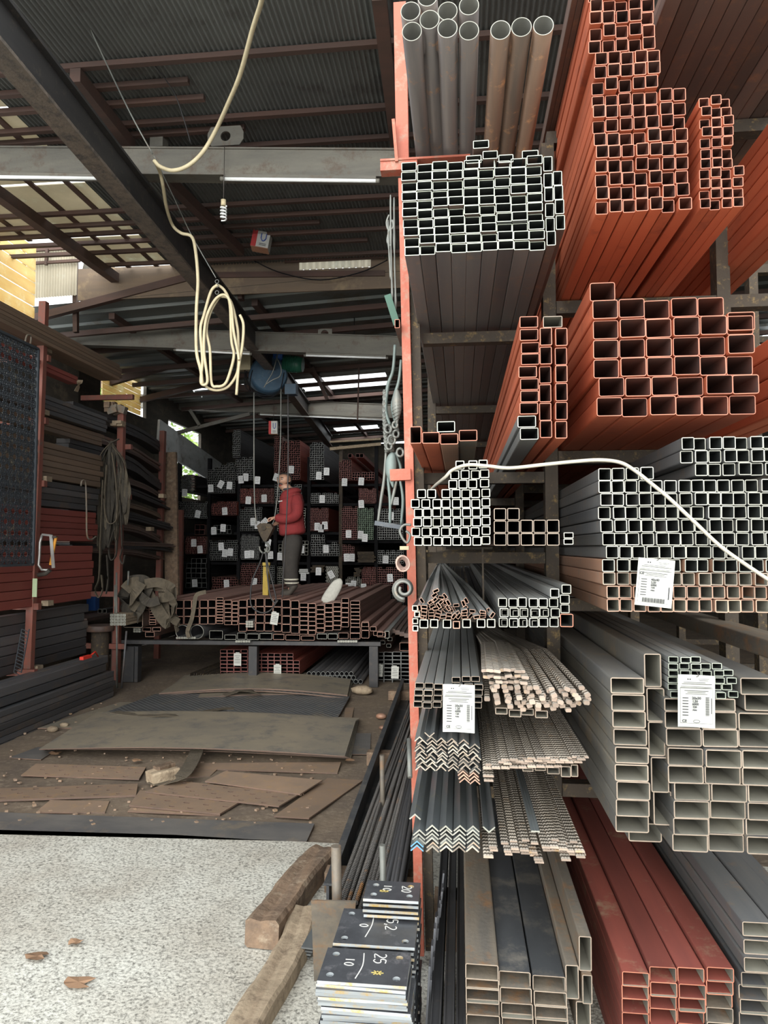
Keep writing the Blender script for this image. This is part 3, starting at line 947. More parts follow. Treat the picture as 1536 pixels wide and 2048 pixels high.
# ---- S8 four tubes by the post
TN = ['tan', 'redrim', 'redin']
it = [(*z2(40, 608, 89, 681), 'orange tube set upright against the orange post', S3), (*z2(92, 634, 165, 683), 'orange flat tube second from the post above the small square tubes', S3),
      (*z2(167, 638, 243, 685), 'pinkish tan tube third from the post above the small square tubes', ['copper', 'redrim', 'redin']), (*z2(246, 623, 323, 671), 'tan tube furthest from the post in the row of four', TN),
      (*z2(154, 588, 230, 634), 'dark tube with pale end riding on the row of four', ['grey', 'greyrim', 'greyin'])]
tubes('primed_rectangular_tube', 'rectangular tube', 2.1, it, S3, 'row of four tubes beside the post')
# ---- S9 black square tubes
S9 = ['dark', 'galvrim', 'black']
rows = [(826, 7), (822, 7), (826, 7), (826, 7), (821.5, 2)]
stack('small_square_tube', 'square tube', 'small pale-edged square tube by the post', 'small pale-edged square tubes by the orange post', 2.1, 826, 1091.5, 18.0, 18.0, rows, S9, px=19.6, py=18.9, jx=.05, t=.0028)
it = []


def z3(x0, y0, x1, y1):
    return 750 + x0 / 3.572, 850 + y0 / 3.572, 750 + x1 / 3.572, 850 + y1 / 3.572


lab = 'small pale-edged square tube, {} of the stepped pile by the post'
rw = [('fifth layer', 527, [410, 475, 550, 618, 688]), ('sixth layer', 458, [300, 372, 475, 547, 617, 685]), ('seventh layer', 390, [524, 596, 665]), ('eighth layer', 322, [538, 612, 685]), ('highest layer', 253, [575, 667])]
for nm, y, xs in rw:
    for k, x in enumerate(xs):
        it.append((*z3(x, y, x + 64, y + 65), lab.format(f'{nm}, {ORD[k + 1]} along')))
for k, y in enumerate((792, 723, 656, 588, 520, 452, 384, 318, 250)):
    it.append((*z3(762 - (k > 5) * 12 - (k > 7) * 10, y, 824 - (k > 5) * 8 - (k > 7) * 12, y + 62), f'small pale-edged square tube in the pile\'s end column away from post, {ORD[k + 1]} up'))
tubes('small_square_tube', 'square tube', 2.1, it, S9, 'small pale-edged square tubes by the orange post', t=.0028)
BR = ['brown', 'tanrim', 'black']
it = []
lab = 'brown-edged square tube of the low group past the small ones, {}'
for k, x in enumerate((850, 945, 1040, 1133, 1226)):
    it.append((*z3(x, 772, x + 89, 861), lab.format(f'bottom layer, {ORD[k + 1]} along')))
    it.append((*z3(x, 682 - (k > 1) * 6, x + 89, 770), lab.format(f'middle layer, {ORD[k + 1]} along')))
for k, x in enumerate((850, 944)):
    it.append((*z3(x, 593, x + 87, 680), lab.format(f'top layer, {ORD[k + 1]} along')))
for k, y in enumerate((767, 812)):
    it.append((*z3(1347, y, 1417, y + 42), f'tiny flat tube beside the brown-edged square tubes, {"upper" if k == 0 else "lower"} of two', S9))
tubes('brown_square_tube', 'square tube', 2.1, it, BR, 'brown-edged square tubes at eye level')
# ---- S10 big grey block
G10 = ['grey', 'galvrim', 'greyin']
C10 = ['copper', 'copperrim', 'tanin']
rows = [(1211, 13), (1211, 13), (1206, 13), (1206, 13), (1212, 13), (1205, 13), (1203, 13), (1200, 13), (1200, 13), (1199, 13)]
stack('grey_square_tube', 'square tube', 'grey square tube of the wide block', 'square tubes of the wide grey block', 2.05, 1211, 1223, 26.4, 25.6, rows, G10, px=27.4, py=26.2, jx=.08, rowmats={0: C10, 1: C10, 2: ['copper', 'tanrim', 'tanin'], 3: ['copper', 'galvrim', 'greyin']}, t=.0024, rot=1.3)
rows = [(1198, 4)]
stack('grey_square_tube', 'square tube', 'grey square tube topping the wide block', 'square tubes of the wide grey block', 2.05, 1198, 961, 26.4, 25.6, rows, G10, px=27, py=26, t=.0024)
rows = [(1390, 7), (1362, 8), (1360, 8)]
stack('grey_square_tube', 'square tube', 'grey square tube of the raised far block', 'square tubes of the raised grey block', 2.05, 1390, 952, 26.4, 25.4, rows, G10, px=28.2, py=25.9, t=.0024, jx=.06)

# ---- dark tubes lying highest, their ends above the frame
DK = ['brown', 'tanrim', 'black']
stack('high_dark_tube', 'rectangular tube', 'dark tube highest between pipes and orange stack', 'dark tubes highest beside the round pipes', 2.1, 1150, -32, 13, 13, [(1150, 3)] * 3, DK)
stack('high_wide_tube', 'rectangular tube', 'dark brown tube highest above the orange stacks', 'dark brown tubes highest above the orange stacks', 2.1, 1346, -36, 36, 24, [(1346, 12)] * 2, DK)


def z5(x0, y0, x1, y1):
    return 800 + x0 / 3.491, 1120 + y0 / 3.491, 800 + x1 / 3.491, 1120 + y1 / 3.491


def z7(x0, y0, x1, y1):
    return 1100 + x0 / 3.523, 1220 + y0 / 3.523, 1100 + x1 / 3.523, 1220 + y1 / 3.523


# ---- S11 shelf of thin tubes: fanned loose ones and a neat block
it = []
lab = 'galvanised square tube of the neat block, {}'
cols = [(885, 948), (957, 1022), (1027, 1088), (1103, 1168), (1172, 1237), (1248, 1312)]
for k, (x0, x1) in enumerate(cols):
    it.append((*z3(x0, 1378, x1, 1444), lab.format(f'bottom layer, {ORD[k + 1]} from the loose bars')))
    it.append((*z3(x0 + 6, 1308, x1 + 6, 1372), lab.format(f'middle layer, {ORD[k + 1]} from the loose bars')))
    it.append((*z3(x0 - 4, 1237 - (6 if k in (2,) else 0), x1 - 4, 1302), lab.format(f'third layer, {ORD[k + 1]} from the loose bars')))
it.append((*z3(1250, 1168, 1314, 1232), 'galvanised square tube alone on the neat block, inner of the two raised'))
for k, (x0, y0, x1, y1) in enumerate(((1326, 1282, 1390, 1344), (1322, 1212, 1390, 1277), (1334, 1140, 1402, 1206))):
    it.append((*z3(x0, y0, x1, y1), f'galvanised square tube in the end column above the orange one, {ORD[k + 1]} up'))
it.append((*z3(1324, 1350, 1418, 1444), 'square tube with orange rim at the block\'s outer bottom corner', ['brown', 'redrim', 'greyin']))
tubes('galvanised_square_tube', 'square tube', 2.1, it, GV, 'neat block of galvanised square tubes')
# smaller tubes pushed inside the ends of some of them
k = 0
for (x, y) in ((905, 1320), (985, 1325), (1050, 1322), (1122, 1330), (1200, 1322), (905, 1392), (985, 1398), (1055, 1395), (1120, 1395)):
    k += 1
    a = z3(x, y, x + 42, y + 42)
    tubes('inner_square_tube', 'square tube', 2.125, [(*a, f'thin square tube sleeved inside a block tube, {"middle" if k < 6 else "bottom"} layer, {ORD[k if k < 6 else k - 5]} along')], ['galv', 'galvrim', 'greyin'], 'square tubes sleeved inside the neat block', L=1.0, t=.0015)
it = []
for k, (x0, x1) in enumerate(((318, 381), (393, 452), (484, 545), (623, 685), (727, 789), (800, 861))):
    it.append((*z3(x0, 1387, x1, 1450), f'black square tube carrying the loose flat bars, {ORD[k + 1]} from the post', ['dark', 'galvrim', 'black']))
for k, (x0, y0) in enumerate(((266, 1286), (281, 1330), (266, 1380), (268, 1430))):
    it.append((*z3(x0, y0, x0 + 42, y0 + 42), f'narrow dark tube beside the post under the loose bars, {ORD[4 - k]} up', ['dark', 'galvrim', 'black']))
it.append((*z3(556, 1400, 608, 1456), 'tilted square tube inside the row carrying the loose bars', ['dark', 'copperrim', 'black']))
tubes('black_square_tube', 'square tube', 2.1, it, GV, 'dark square tubes under the loose bars', t=.003)


def hollow_sweep(name, w, h, t, pts, mats, label, cat, group, roll=0.0):
    """thin hollow bar along points"""
    g = MB()
    pts = [Vector(p) for p in pts]
    prof = [(-w / 2, -h / 2), (w / 2, -h / 2), (w / 2, h / 2), (-w / 2, h / 2)]
    g.sweep(prof, pts, 0, 0, roll)
    # bore at the front end
    g.f.pop(len(g.f) - 2)
    g.m.pop(len(g.m) - 2)
    g.sm.pop(len(g.sm) - 2)
    d = (pts[1] - pts[0]).normalized()
    q = [(-w / 2 + t, -h / 2 + t), (w / 2 - t, -h / 2 + t), (w / 2 - t, h / 2 - t), (-w / 2 + t, h / 2 - t)]
    cr, sr = math.cos(roll), math.sin(roll)
    side = d.cross(Vector((0, 0, 1))).normalized()
    u = side.cross(d)

    def P(p, ab):
        a, b = ab
        return p + side * (a * cr - b * sr) + u * (a * sr + b * cr)
    vs = [P(pts[0], ab) for ab in prof] + [P(pts[0], ab) for ab in q] + [P(pts[0] + d * .25, ab) for ab in q]
    fs, ms = [], []
    for a in range(4):
        b = (a + 1) % 4
        fs += [(a, b, 4 + b, 4 + a), (4 + a, 4 + b, 8 + b, 8 + a)]
        ms += [1, 2]
    fs.append((8, 9, 10, 11))
    ms.append(2)
    g.add(vs, fs, ms)
    return single(g, name, mats, label, cat, group, origin=pts[0])


# loose little rectangular tubes, fanned: front ends (zoom px), roll degrees, back converging near the first cross beam
loose = [(435, 1185, -25), (425, 1215, -35), (473, 1232, 5), (500, 1222, 50), (335, 1255, 55), (352, 1300, 5), (352, 1325, 5), (350, 1350, 8), (346, 1374, 8), (383, 1282, -35), (398, 1265, -35), (410, 1296, -30), (403, 1330, -5), (402, 1352, 0),
         (402, 1376, 0), (425, 1250, -40), (433, 1312, -10), (455, 1336, 15), (448, 1360, 10), (442, 1382, 20), (455, 1290, 55), (470, 1265, -40), (495, 1265, 60), (480, 1295, 45), (503, 1300, 45), (524, 1270, 60), (522, 1308, 55), (545, 1318, 62),
         (487, 1338, 40), (500, 1358, 10), (487, 1370, -5), (530, 1355, 10), (525, 1380, 0), (580, 1288, -5), (560, 1318, 60), (564, 1366, -55), (598, 1365, -55), (632, 1275, 68), (652, 1255, 62), (642, 1306, -35), (640, 1332, -10), (637, 1350, 5),
         (640, 1374, -8), (683, 1366, -50), (695, 1330, 5), (727, 1372, -10), (770, 1336, 12), (772, 1352, -5), (768, 1370, -12), (815, 1328, 65), (838, 1358, -55), (318, 1308, 80), (585, 1345, -30), (330, 1365, 10)]
for k, (x, y, rl) in enumerate(loose):
    px, py = 750 + x / 3.572, 850 + y / 3.572
    Y = 2.06 + (k % 5) * .012
    a = at(px, py, Y)
    bx = 880 + (px - 880) * .2
    by = 1140 + (py - 1225) * .1
    b = at(bx, by, 3.9)
    c = at(px + (bx - px) * .52, py + (by - py) * .55 - 2, 2.7)
    hollow_sweep('loose_flat_tube', .0175, .0095, .0012, [a, c, b, b + (b - c) * .8], ['galv', 'copperrim', 'black'],
                 f'loose thin flat tube of the fanned heap, {["lowest", "lower", "middle", "upper", "topmost"][min(4, int((1385 - y) / 38))]} level, {ORD[1 + sum(1 for q in loose if min(4, int((1385 - q[1]) / 38)) == min(4, int((1385 - y) / 38)) and (q[0], q[1]) < (x, y))]} from post',
                 'flat tube', 'loose flat tubes fanned on the shelf', math.radians(-rl))

# ---- S12 thin rectangular tubes and their tag
it = []
lab = 'small rectangular tube of the tagged block by the post, {}'
lname = ['bottom layer', 'second layer', 'third layer', 'fourth layer']
for r, (y0, y1) in enumerate(((990, 1030), (948, 986), (905, 944), (862, 901))):
    for k, x in enumerate((93, 160, 228, 297, 366, 438, 508)):
        it.append((*z5(x + r * 3.5, y0 + k * .8, x + 62 + r * 3.5, y1 + k * .8), lab.format(f'{lname[r]}, {ORD[k + 1]} along')))
for k, x in enumerate((362, 433, 498)):
    it.append((*z5(x, 815, x + 60, 853), lab.format(f'loose top layer, {ORD[k + 1]} along')))
tubes('small_rectangular_tube', 'rectangular tube', 2.1, it, ['galv', 'tanrim', 'greyin'], 'tagged block of small rectangular tubes', t=.0016)

# ---- S13 fan of forged pattern bars
fan = []
for row, (y0, n, xa, xb, dy) in enumerate(((775, 9, 590, 850, .6), (818, 8, 600, 870, .8), (855, 6, 640, 870, .5), (890, 8, 640, 960, 0), (915, 8, 660, 1210, -.1), (945, 9, 670, 1310, .4), (970, 10, 600, 1315, .2), (995, 11, 690, 1300, .4), (1020, 8, 780, 1200, .6), (1045, 4, 850, 1180, .5), (900, 3, 1060, 1270, 1.0))):
    for k in range(n):
        fan.append((row, k, xa + (xb - xa) * k / max(1, n - 1) + rnd(-10, 10), y0 + rnd(-7, 7)))
for (row, k, x, y) in fan:
    px, py = 800 + x / 3.491, 1120 + y / 3.491
    Y = 2.04 + rnd(0, .05)
    a = at(px, py, Y)
    u = (px - 965) / 215
    bx, by = 948 + u * 55, 1262 + rnd(-2, 2)
    b = at(bx, by, 3.7)
    cx, cy = px + (bx - px) * .5 + 8, py + (by - py) * .62 - 6
    c = at(cx, cy, 2.62)
    g = MB()
    flat = row < 3
    w, h = (.021, .008) if flat else (.0165, .0115)
    g.sweep([(-w / 2, -h / 4), (-w / 2 + .002, -h / 2), (w / 2 - .002, -h / 2), (w / 2, -h / 4), (w / 2, h / 4), (w / 2 - .002, h / 2), (-w / 2 + .002, h / 2), (-w / 2, h / 4)], [a, a.lerp(c, .5) + Vector((0, 0, .002)), c, b, b + Vector((-.05, 2, 0))], 0, 1, math.radians(rnd(-25, 25) if not flat else rnd(-8, 8)))
    lev = ['top flat', 'second flat', 'third flat', 'upper loose', 'raised loose', 'middle loose', 'inner loose', 'lower loose', 'nearly lowest', 'lowest', 'outer high'][row]
    single(g, 'patterned_bar', ['forged', 'forgedend'], f'pale hammered-pattern bar of the loose fan, {lev} layer, {ORD[k + 1]} from the post', 'patterned bar', 'loose fan of hammered-pattern bars', origin=a)
it = []
for k, (x0, y0, x1, y1) in enumerate(((665, 1030, 750, 1075), (760, 1043, 845, 1092), (848, 1040, 935, 1085), (942, 1048, 1031, 1098))):
    it.append((*z5(x0, y0, x1, y1), f'flat tube with pale rim carrying the bar fan, {ORD[k + 1]} from the post', ['tan', 'tanrim', 'tanin']))
tubes('supporting_tube', 'rectangular tube', 2.1, it, GV, 'flat tubes under the bar fan')


# ---- angle bars
def angle(px, py, Y, wpx, th, mats, label, group, L=6.0, flip=False, dx=0.0, name='angle_bar'):
    a = at(px, py, Y)
    s, _ = scale_at(px, py, Y)
    w = wpx * s / 2
    k = th * 1.414
    h = w * .88
    prof = [(-w, -h), (-w + th * .7, -h - th * .7), (0, -k), (w - th * .7, -h - th * .7), (w, -h), (0, 0)]
    if flip:
        prof = [(x, -z - h) for x, z in reversed(prof)]
    g = MB()
    g.sweep(prof, [a, a + Vector((dx, L, 0))], 0, 1)
    return single(g, name, mats, label, 'angle bar', group, origin=a)


AN = ['angle', 'anglerim']
for r in range(9):
    y = 1472 + r * 7.2
    for k in range(6):
        x = 840.5 + k * 21.4 + (3.5 if r % 3 == 1 else 0) + rnd(-1.5, 1.5)
        if k == 5 and r < 1:
            continue
        yy = y + k * 1.0 + rnd(-1, 1) + (3 if k >= 4 else 0)
        angle(x, yy, 2.1 + rnd(-.012, .012), 21.5, .0032, AN, f'angle bar of the upper rusty-ended nest, {ORD[r + 1]} layer down, {ORD[k + 1]} from the post', 'angle bars of the upper nest')
for r in range(3):
    for k in range(2):
        angle(926 + k * 21 + r * 1.5, 1541 + r * 7 + k * 3, 2.08, 22, .0032, ['brown', 'copperrim'], f'rust-red ended angle bar at the low corner of the nest, {ORD[r + 1]} layer, {"inner" if k == 0 else "outer"}', 'angle bars of the upper nest')
angle(859, 1466, 2.06, 21, .003, ['angleblue', 'anglerim'], 'angle bar turned open side up on the upper nest', 'angle bars of the upper nest', flip=True)
AB = ['angleblue', 'galvrim']
for r in range(6):
    y = 1650 + r * 8.2
    for k in range(5):
        if r == 0 and k == 0:
            continue
        x = 838 + k * 27.0 + rnd(-1.2, 1.2)
        if r >= 4 and k == 0:
            continue
        angle(x, y + rnd(-1, 1), 2.1 + rnd(-.01, .01), 27.2, .004, AB if r < 2 else ['angle', 'anglerim' if r > 3 else 'galvrim'], f'blue-grey angle bar of the lower nest, {ORD[r + 1]} layer down, {ORD[k + 1]} from the post', 'angle bars of the lower nest')
for r in range(2):
    angle(834, 1681 + r * 8, 2.07, 27, .0035, ['angleblue', 'bluepaint'], f'angle bar with blue painted end by the post, {"upper" if r == 0 else "lower"}', 'angle bars of the lower nest')
angle(978, 1655, 2.1, 26, .004, AB, 'single angle bar turned upward between lower nest and pattern bars', 'angle bars of the lower nest', flip=True)
angle(830, 1627, 2.14, 24, .004, AB, 'short angle bar set back against the post above the lower nest', 'angle bars of the lower nest')


# ---- S15 flat pattern bars in level layers
def flatbar(x0, x1, y, h, Y, label, group, mats=('forged', 'forgedend'), tilt=0.0, yaw=0.0, L=6.0, name='flat_pattern_bar'):
    a, b = at(x0, y, Y), at(x1, y, Y)
    s, sz = scale_at(x0, y, Y)
    w = (b.x - a.x)
    hh = h * sz
    c = Vector(((a.x + b.x) / 2, Y, a.z))
    g = MB()
    pr = [(-w / 2, 0), (w / 2, 0), (w / 2, hh * .6), (w / 2 - w * .12, hh), (w * .22, hh), (w * .16, hh * .75), (w * .08, hh), (-w * .08, hh), (-w * .16, hh * .75), (-w * .22, hh), (-w / 2 + w * .12, hh), (-w / 2, hh * .6)]
    g.sweep(pr, [c, c + Vector((yaw * L, L, 0))], 0, 1, tilt)
    return single(g, name, list(mats), label, 'flat bar', group, origin=c)


for layer in range(4):
    for k in range(11):
        if layer == 3 and k > 8:
            continue
        x0 = 985 + k * 17.6 + [0, -6, -14, -18][layer] + rnd(-1, 1)
        y = 1522 + layer * 4.6 - k * .55 + rnd(-.8, .8) + (3 if layer == 3 else 0)
        if k == 0 and layer < 2:
            continue
        flatbar(x0, x0 + 17, y, 4.3, 2.06 + rnd(-.015, .03), f'grooved flat bar of the wide level pile, {ORD[layer + 1]} layer down, {ORD[k + 1]} from the post', 'grooved flat bars in the wide pile', yaw=rnd(-.003, .003))
for k, (x0, y0, x1, y1) in enumerate(((1045, 1537, 1067, 1543), (1070, 1536, 1092, 1542), (1094, 1534, 1119, 1547), (1121, 1531, 1141, 1552), (1142, 1529, 1156, 1553))):
    tubes('supporting_tube', 'rectangular tube', 2.1, [(x0, y0, x1, y1, f'pale rimmed tube under the wide bar pile, {ORD[k + 1]} from the post', ['tan', 'tanrim', 'tanin'])], GV, 'tubes under the wide bar pile')
flatbar(966, 988, 1554, 4, 2.06, 'grooved flat bar in a dark tube beside the rusty angle nest, lower', 'grooved flat bars in the wide pile')
flatbar(968, 987, 1563, 4, 2.07, 'grooved flat bar beside the rusty angle nest, lowest', 'grooved flat bars in the wide pile')
# ---- S17 lower pattern bars
low = [(967, 987, 1716, 'first'), (978, 994, 1697, 'second'), (1008, 1023, 1705, 'third'), (1022, 1038, 1700, 'fourth'), (1040, 1058, 1703, 'fifth'), (1058, 1075, 1707, 'sixth'), (1068, 1086, 1721, 'seventh'), (1084, 1100, 1697, 'eighth'), (1100, 1118, 1697, 'ninth'),
       (1118, 1136, 1701, 'tenth'), (1134, 1149, 1705, 'eleventh'), (1150, 1170, 1705, 'twelfth')]
for i, (x0, x1, y, nm) in enumerate(low):
    for q in range(2 if i not in (0,) else 1):
        flatbar(x0 + q * 2, x1 + q * 2, y + q * 5.5, 4.6, 2.05 + q * .02, f'grooved flat bar hanging low, {nm} from the post, {"lower one" if q else "upper one"}', 'low group of grooved flat bars', yaw=(-.004 if i % 3 else .0))
flatbar(1123, 1142, 1722, 5, 2.03, 'grooved flat bar at the very bottom of the low group', 'low group of grooved flat bars')
flatbar(1153, 1171, 1716, 4.5, 2.03, 'grooved flat bar at the outer low corner of the group', 'low group of grooved flat bars')
for k, x0 in enumerate((1002, 1020, 1044, 1062, 1085, 1103, 1120, 1140)):
    flatbar(x0, x0 + 15, 1689 - (k % 3) * 3, 4.5, 2.09, f'grooved flat bar on top of the low group, {ORD[k + 1]} along', 'low group of grooved flat bars')
flatbar(1062, 1080, 1664, 3, 2.03, 'plain grey flat strip lying over the low grooved bars', 'low group of grooved flat bars', mats=('angleblue', 'galvrim'))

# ---- S18 large grey tubes
GB = ['grey', 'galvrim', 'tanin']
M['bigtube'] = mat('large_grey_tube_steel', (0.215, 0.2, 0.165), (0.125, 0.13, 0.135), (0.27, 0.21, 0.14), rough=.45, metal=.25, sc=(6, .9, 6), c3amt=.3, c3sc=4, var=.15)
GB = ['bigtube', 'tanrim', 'tanin']
it = []
xs = (425, 430, 443, 443, 453, 453, 465, 463, 467)
ys = ((476, 586), (595, 708), (718, 832), (838, 947), (962, 1072), (1087, 1198), (1208, 1330), (1338, 1450), (1456, 1573))
for k in range(9):
    it.append((*z7(xs[k], ys[k][0], xs[k] + 237, ys[k][1]), f'large grey flat tube in the column beside the flat bars, {ORD[9 - k]} up'))
tubes('large_rectangular_tube', 'rectangular tube', 2.0, it, GB, 'large grey tubes of the first column', t=.003)
it = []
for k, (x0, y0, x1, y1) in enumerate(((665, 306, 782, 542), (680, 546, 803, 782), (693, 786, 808, 1025), (708, 1030, 830, 1277), (735, 1280, 860, 1520))):
    it.append((*z7(x0, y0, x1, y1), f'large grey tube set on edge between the flat columns, {ORD[5 - k]} up'))
it.append((*z7(552, 1505, 787, 1627), 'large grey tube peeping out beneath the on-edge column'))
tubes('edge_set_tube', 'rectangular tube', 2.03, it[:5], GB, 'large grey tubes set on edge', t=.003)
tubes('edge_set_tube', 'rectangular tube', 2.12, it[5:], GB, 'large grey tubes set on edge', t=.003)
# ---- S19 small tagged stack on the large tubes
it = []
lay = [((575, 620), (850, 925, 1000, 1075, 1160, 1262)), ((525, 568), (838, 915, 990, 1065, 1148, 1220)), ((475, 517), (835, 912, 988, 1065, 1158, 1241)), ((425, 467), (835, 915, 990, 1063, 1155, 1230)), ((377, 420), (832, 915, 990, 1063, 1147)), ((330, 372), (838, 917, 995))]
for r, ((y0, y1), xs) in enumerate(lay):
    for k, x in enumerate(xs):
        it.append((*z7(x, y0, x + 70, y1), f'small grey tube of the tagged stack on large tubes, {ORD[r + 1]} row up, {ORD[k + 1]} along'))
tubes('small_tagged_tube', 'rectangular tube', 2.0, it, ['galv', 'greyrim', 'greyin'], 'small tagged stack on the large grey tubes', t=.0018)
# ---- S20 large grey tubes, further columns
it = []
rows20 = [((1585, 1700), 863), ((1470, 1583), 868), ((1348, 1465), 872), ((1225, 1345), 880), ((1100, 1220), 832), ((978, 1098), 832), ((840, 962), 822), ((718, 836), 812), ((626, 714), 806)]
for r, ((y0, y1), x) in enumerate(rows20):
    for k in range(3 if r != 8 else 2):
        it.append((*z7(x + k * 257, y0 + k * 4, x + k * 257 + 252, y1 + k * 4), f'large grey tube of the wide far stack, {ORD[r + 1]} row up, {ORD[k + 1]} from the on-edge column'))
it.append((*z7(1333, 475, 1590, 592), 'large grey tube at the top outer corner of the wide far stack'))
it.append((*z7(1375, 595, 1632, 712), 'large grey tube just below the top outer corner of the far stack'))
tubes('large_grey_tube', 'rectangular tube', 2.0, it, GB, 'large grey tubes of the wide far stack', t=.003)
it = []
for k, (x0, y0, x1, y1) in enumerate(((1600, 1300, 1650, 1342), (1652, 1305, 1700, 1345))):
    it.append((x0, y0, x1, y1, 'rust-brown tube lying in shade behind the wide far stack, ' + ('nearer' if k == 0 else 'further')))
tubes('shaded_tube', 'rectangular tube', 2.0, it, ['tan', 'tanrim', 'tanin'], 'tubes in shade above the wide far stack')

# ---- S21 bottom: tan tubes
TB = ['tan', 'tanrim', 'tanin']


def z8(x0, y0, x1, y1):
    return 800 + x0 / 2.087, 1640 + y0 / 2.087, 800 + x1 / 2.087, 1640 + y1 / 2.087


it = []
y = 601
for k in range(9):
    hh = (58, 36, 60, 60, 60, 60, 60, 60, 60)[k]
    it.append((*z8(272 + k, y, 411 + k * 2, y + hh), f'tan rectangular tube in the bottom stack\'s first column, {ORD[k + 1]} down', TB))
    y += hh + 1
for c, (x0, x1, y0) in enumerate(((413, 547, 645), (553, 691, 655))):
    y = y0
    for k in range(8):
        it.append((*z8(x0 + k * 4, y, x1 + k * 4, y + 57), f'dark-topped rectangular tube in the bottom stack\'s {ORD[c + 2]} column, {ORD[k + 1]} down', ['bluesteel' if k == 0 else 'tan', 'tanrim', 'tanin']))
        y += 58
it.append((*z8(694, 612, 748, 752), 'tan tube set on edge at the bottom stack, the shorter inner one', TB))
it.append((*z8(749, 492, 801, 636), 'tan tube set on edge, tallest and outermost of the bottom stack', TB))
it.append((*z8(737, 762, 797, 900), 'tan tube set on edge low under the outermost one', TB))
it.append((*z8(760, 640, 800, 760), 'tan tube set on edge behind the outermost column gap', TB))
tubes('bottom_rectangular_tube', 'rectangular tube', 1.98, it, TB, 'tan tubes of the bottom stack', t=.0025, L=6.0)
# ---- S22 bottom red
M['redtop'] = mat('dusty_red_top', (0.235, 0.062, 0.045), (0.17, 0.048, 0.038), (0.27, 0.17, 0.11), rough=.6, sc=(10, 1, 10), c3amt=.15, c3sc=6)
it = []
for c in range(4):
    y = [635, 622, 627, 617][c]
    for k in range(8):
        mm = ['redtop', 'redrim', 'tanin'] if not (c == 3 and k >= 3) else TB
        x = 926 + c * 118 + (0 if k else 0)
        it.append((*z8(x, y, x + 113, y + 55), f'{"red" if mm is not TB else "bare tan"} rectangular tube of the low red stack, {ORD[c + 1]} column, {ORD[k + 1]} down', mm))
        y += 57.5
tubes('low_red_tube', 'rectangular tube', 1.98, it, TB, 'red tubes of the low stack', t=.0022)
# ---- S23 grey bottom right
it = []
ys = (437, 510, 570, 632, 690, 746, 804, 862)
xs = (1435, 1438, 1430, 1419, 1413, 1414, 1416, 1418)
for k in range(8):
    for c in range(3):
        if c == 2 and k < 1:
            continue
        it.append((*z8(xs[k] + c * 128, ys[k], xs[k] + c * 128 + 124, ys[k] + (54 if k < 3 else 55)), f'grey rectangular tube of the outermost low stack, {ORD[k + 1]} row down, {ORD[c + 1]} from the red ones'))
tubes('low_grey_tube', 'rectangular tube', 1.98, it, ['grey', 'tanrim', 'tanin'], 'grey tubes of the outermost low stack', t=.0022)

# ---- S24 dark channels standing beside the post, front ends run under the camera's view
for k, (x0, x1) in enumerate(((-.088, -.058), (-.052, -.022), (-.018, .008))):
    g = MB()
    g.beam(((x0 + x1) / 2, 1.2, .27), ((x0 + x1) / 2, 6.5, .27), x1 - x0, .09)
    g.beam((x0 + .003, 1.2, .318), (x0 + .003, 6.5, .318), .004, .01)
    g.beam((x1 - .003, 1.2, .318), (x1 - .003, 6.5, .318), .004, .01)
    single(g, 'dark_channel_bar', 'dark', f'long black channel bar low between post and tan tubes, {ORD[k + 1]} from the post', 'channel bar', 'black channel bars low beside the post')
g = MB()
for y in (1.35, 2.9, 4.4, 6.2):
    g.box((.15, y, .11), (.62, .08, .2))
for y in (1.9, 2.9, 4.4, 6.2):
    pass
single(MB().box((-.03, 2.9, .112), (.16, .1, .2)).box((-.03, 5.2, .112), (.16, .1, .2)), 'timber_bearer', 'wood', 'timber bearers under the black channel bars on the floor', 'timber bearer')


# ================================================================== FLOOR PIECES
def slab(name, pts, z0, z1, mats, label, cat, group=None, bow=0.0, nu=12, kind=None):
    """four image corners (near-left, near-right, far-right, far-left) on the plane z1, thickness z1-z0, bowed by bow in the middle"""
    P = [atz(x, y, z1) for x, y in pts]
    g = MB()
    vs = []
    for s in (0, 1):
        for j in range(2):
            for i in range(nu + 1):
                u = i / nu
                a = P[0].lerp(P[1], u) if j == 0 else P[3].lerp(P[2], u)
                zz = bow * math.sin(math.pi * u)
                vs.append((a.x, a.y, (z1 if s == 0 else z0) + zz))
    n = nu + 1
    fs, ms = [], []
    for i in range(nu):
        fs += [(i, i + 1, n + i + 1, n + i), (2 * n + n + i, 2 * n + n + i + 1, 2 * n + i + 1, 2 * n + i), (2 * n + i, 2 * n + i + 1, i + 1, i), (n + i, n + i + 1, 3 * n + i + 1, 3 * n + i)]
        ms += [0, 0, 1, 1]
    fs += [(0, n, 3 * n, 2 * n), (nu, 2 * n + nu, 3 * n + nu, n + nu)]
    ms += [1, 1]
    g.add(vs, fs, ms)
    return single(g, name, mats, label, cat, group, kind)


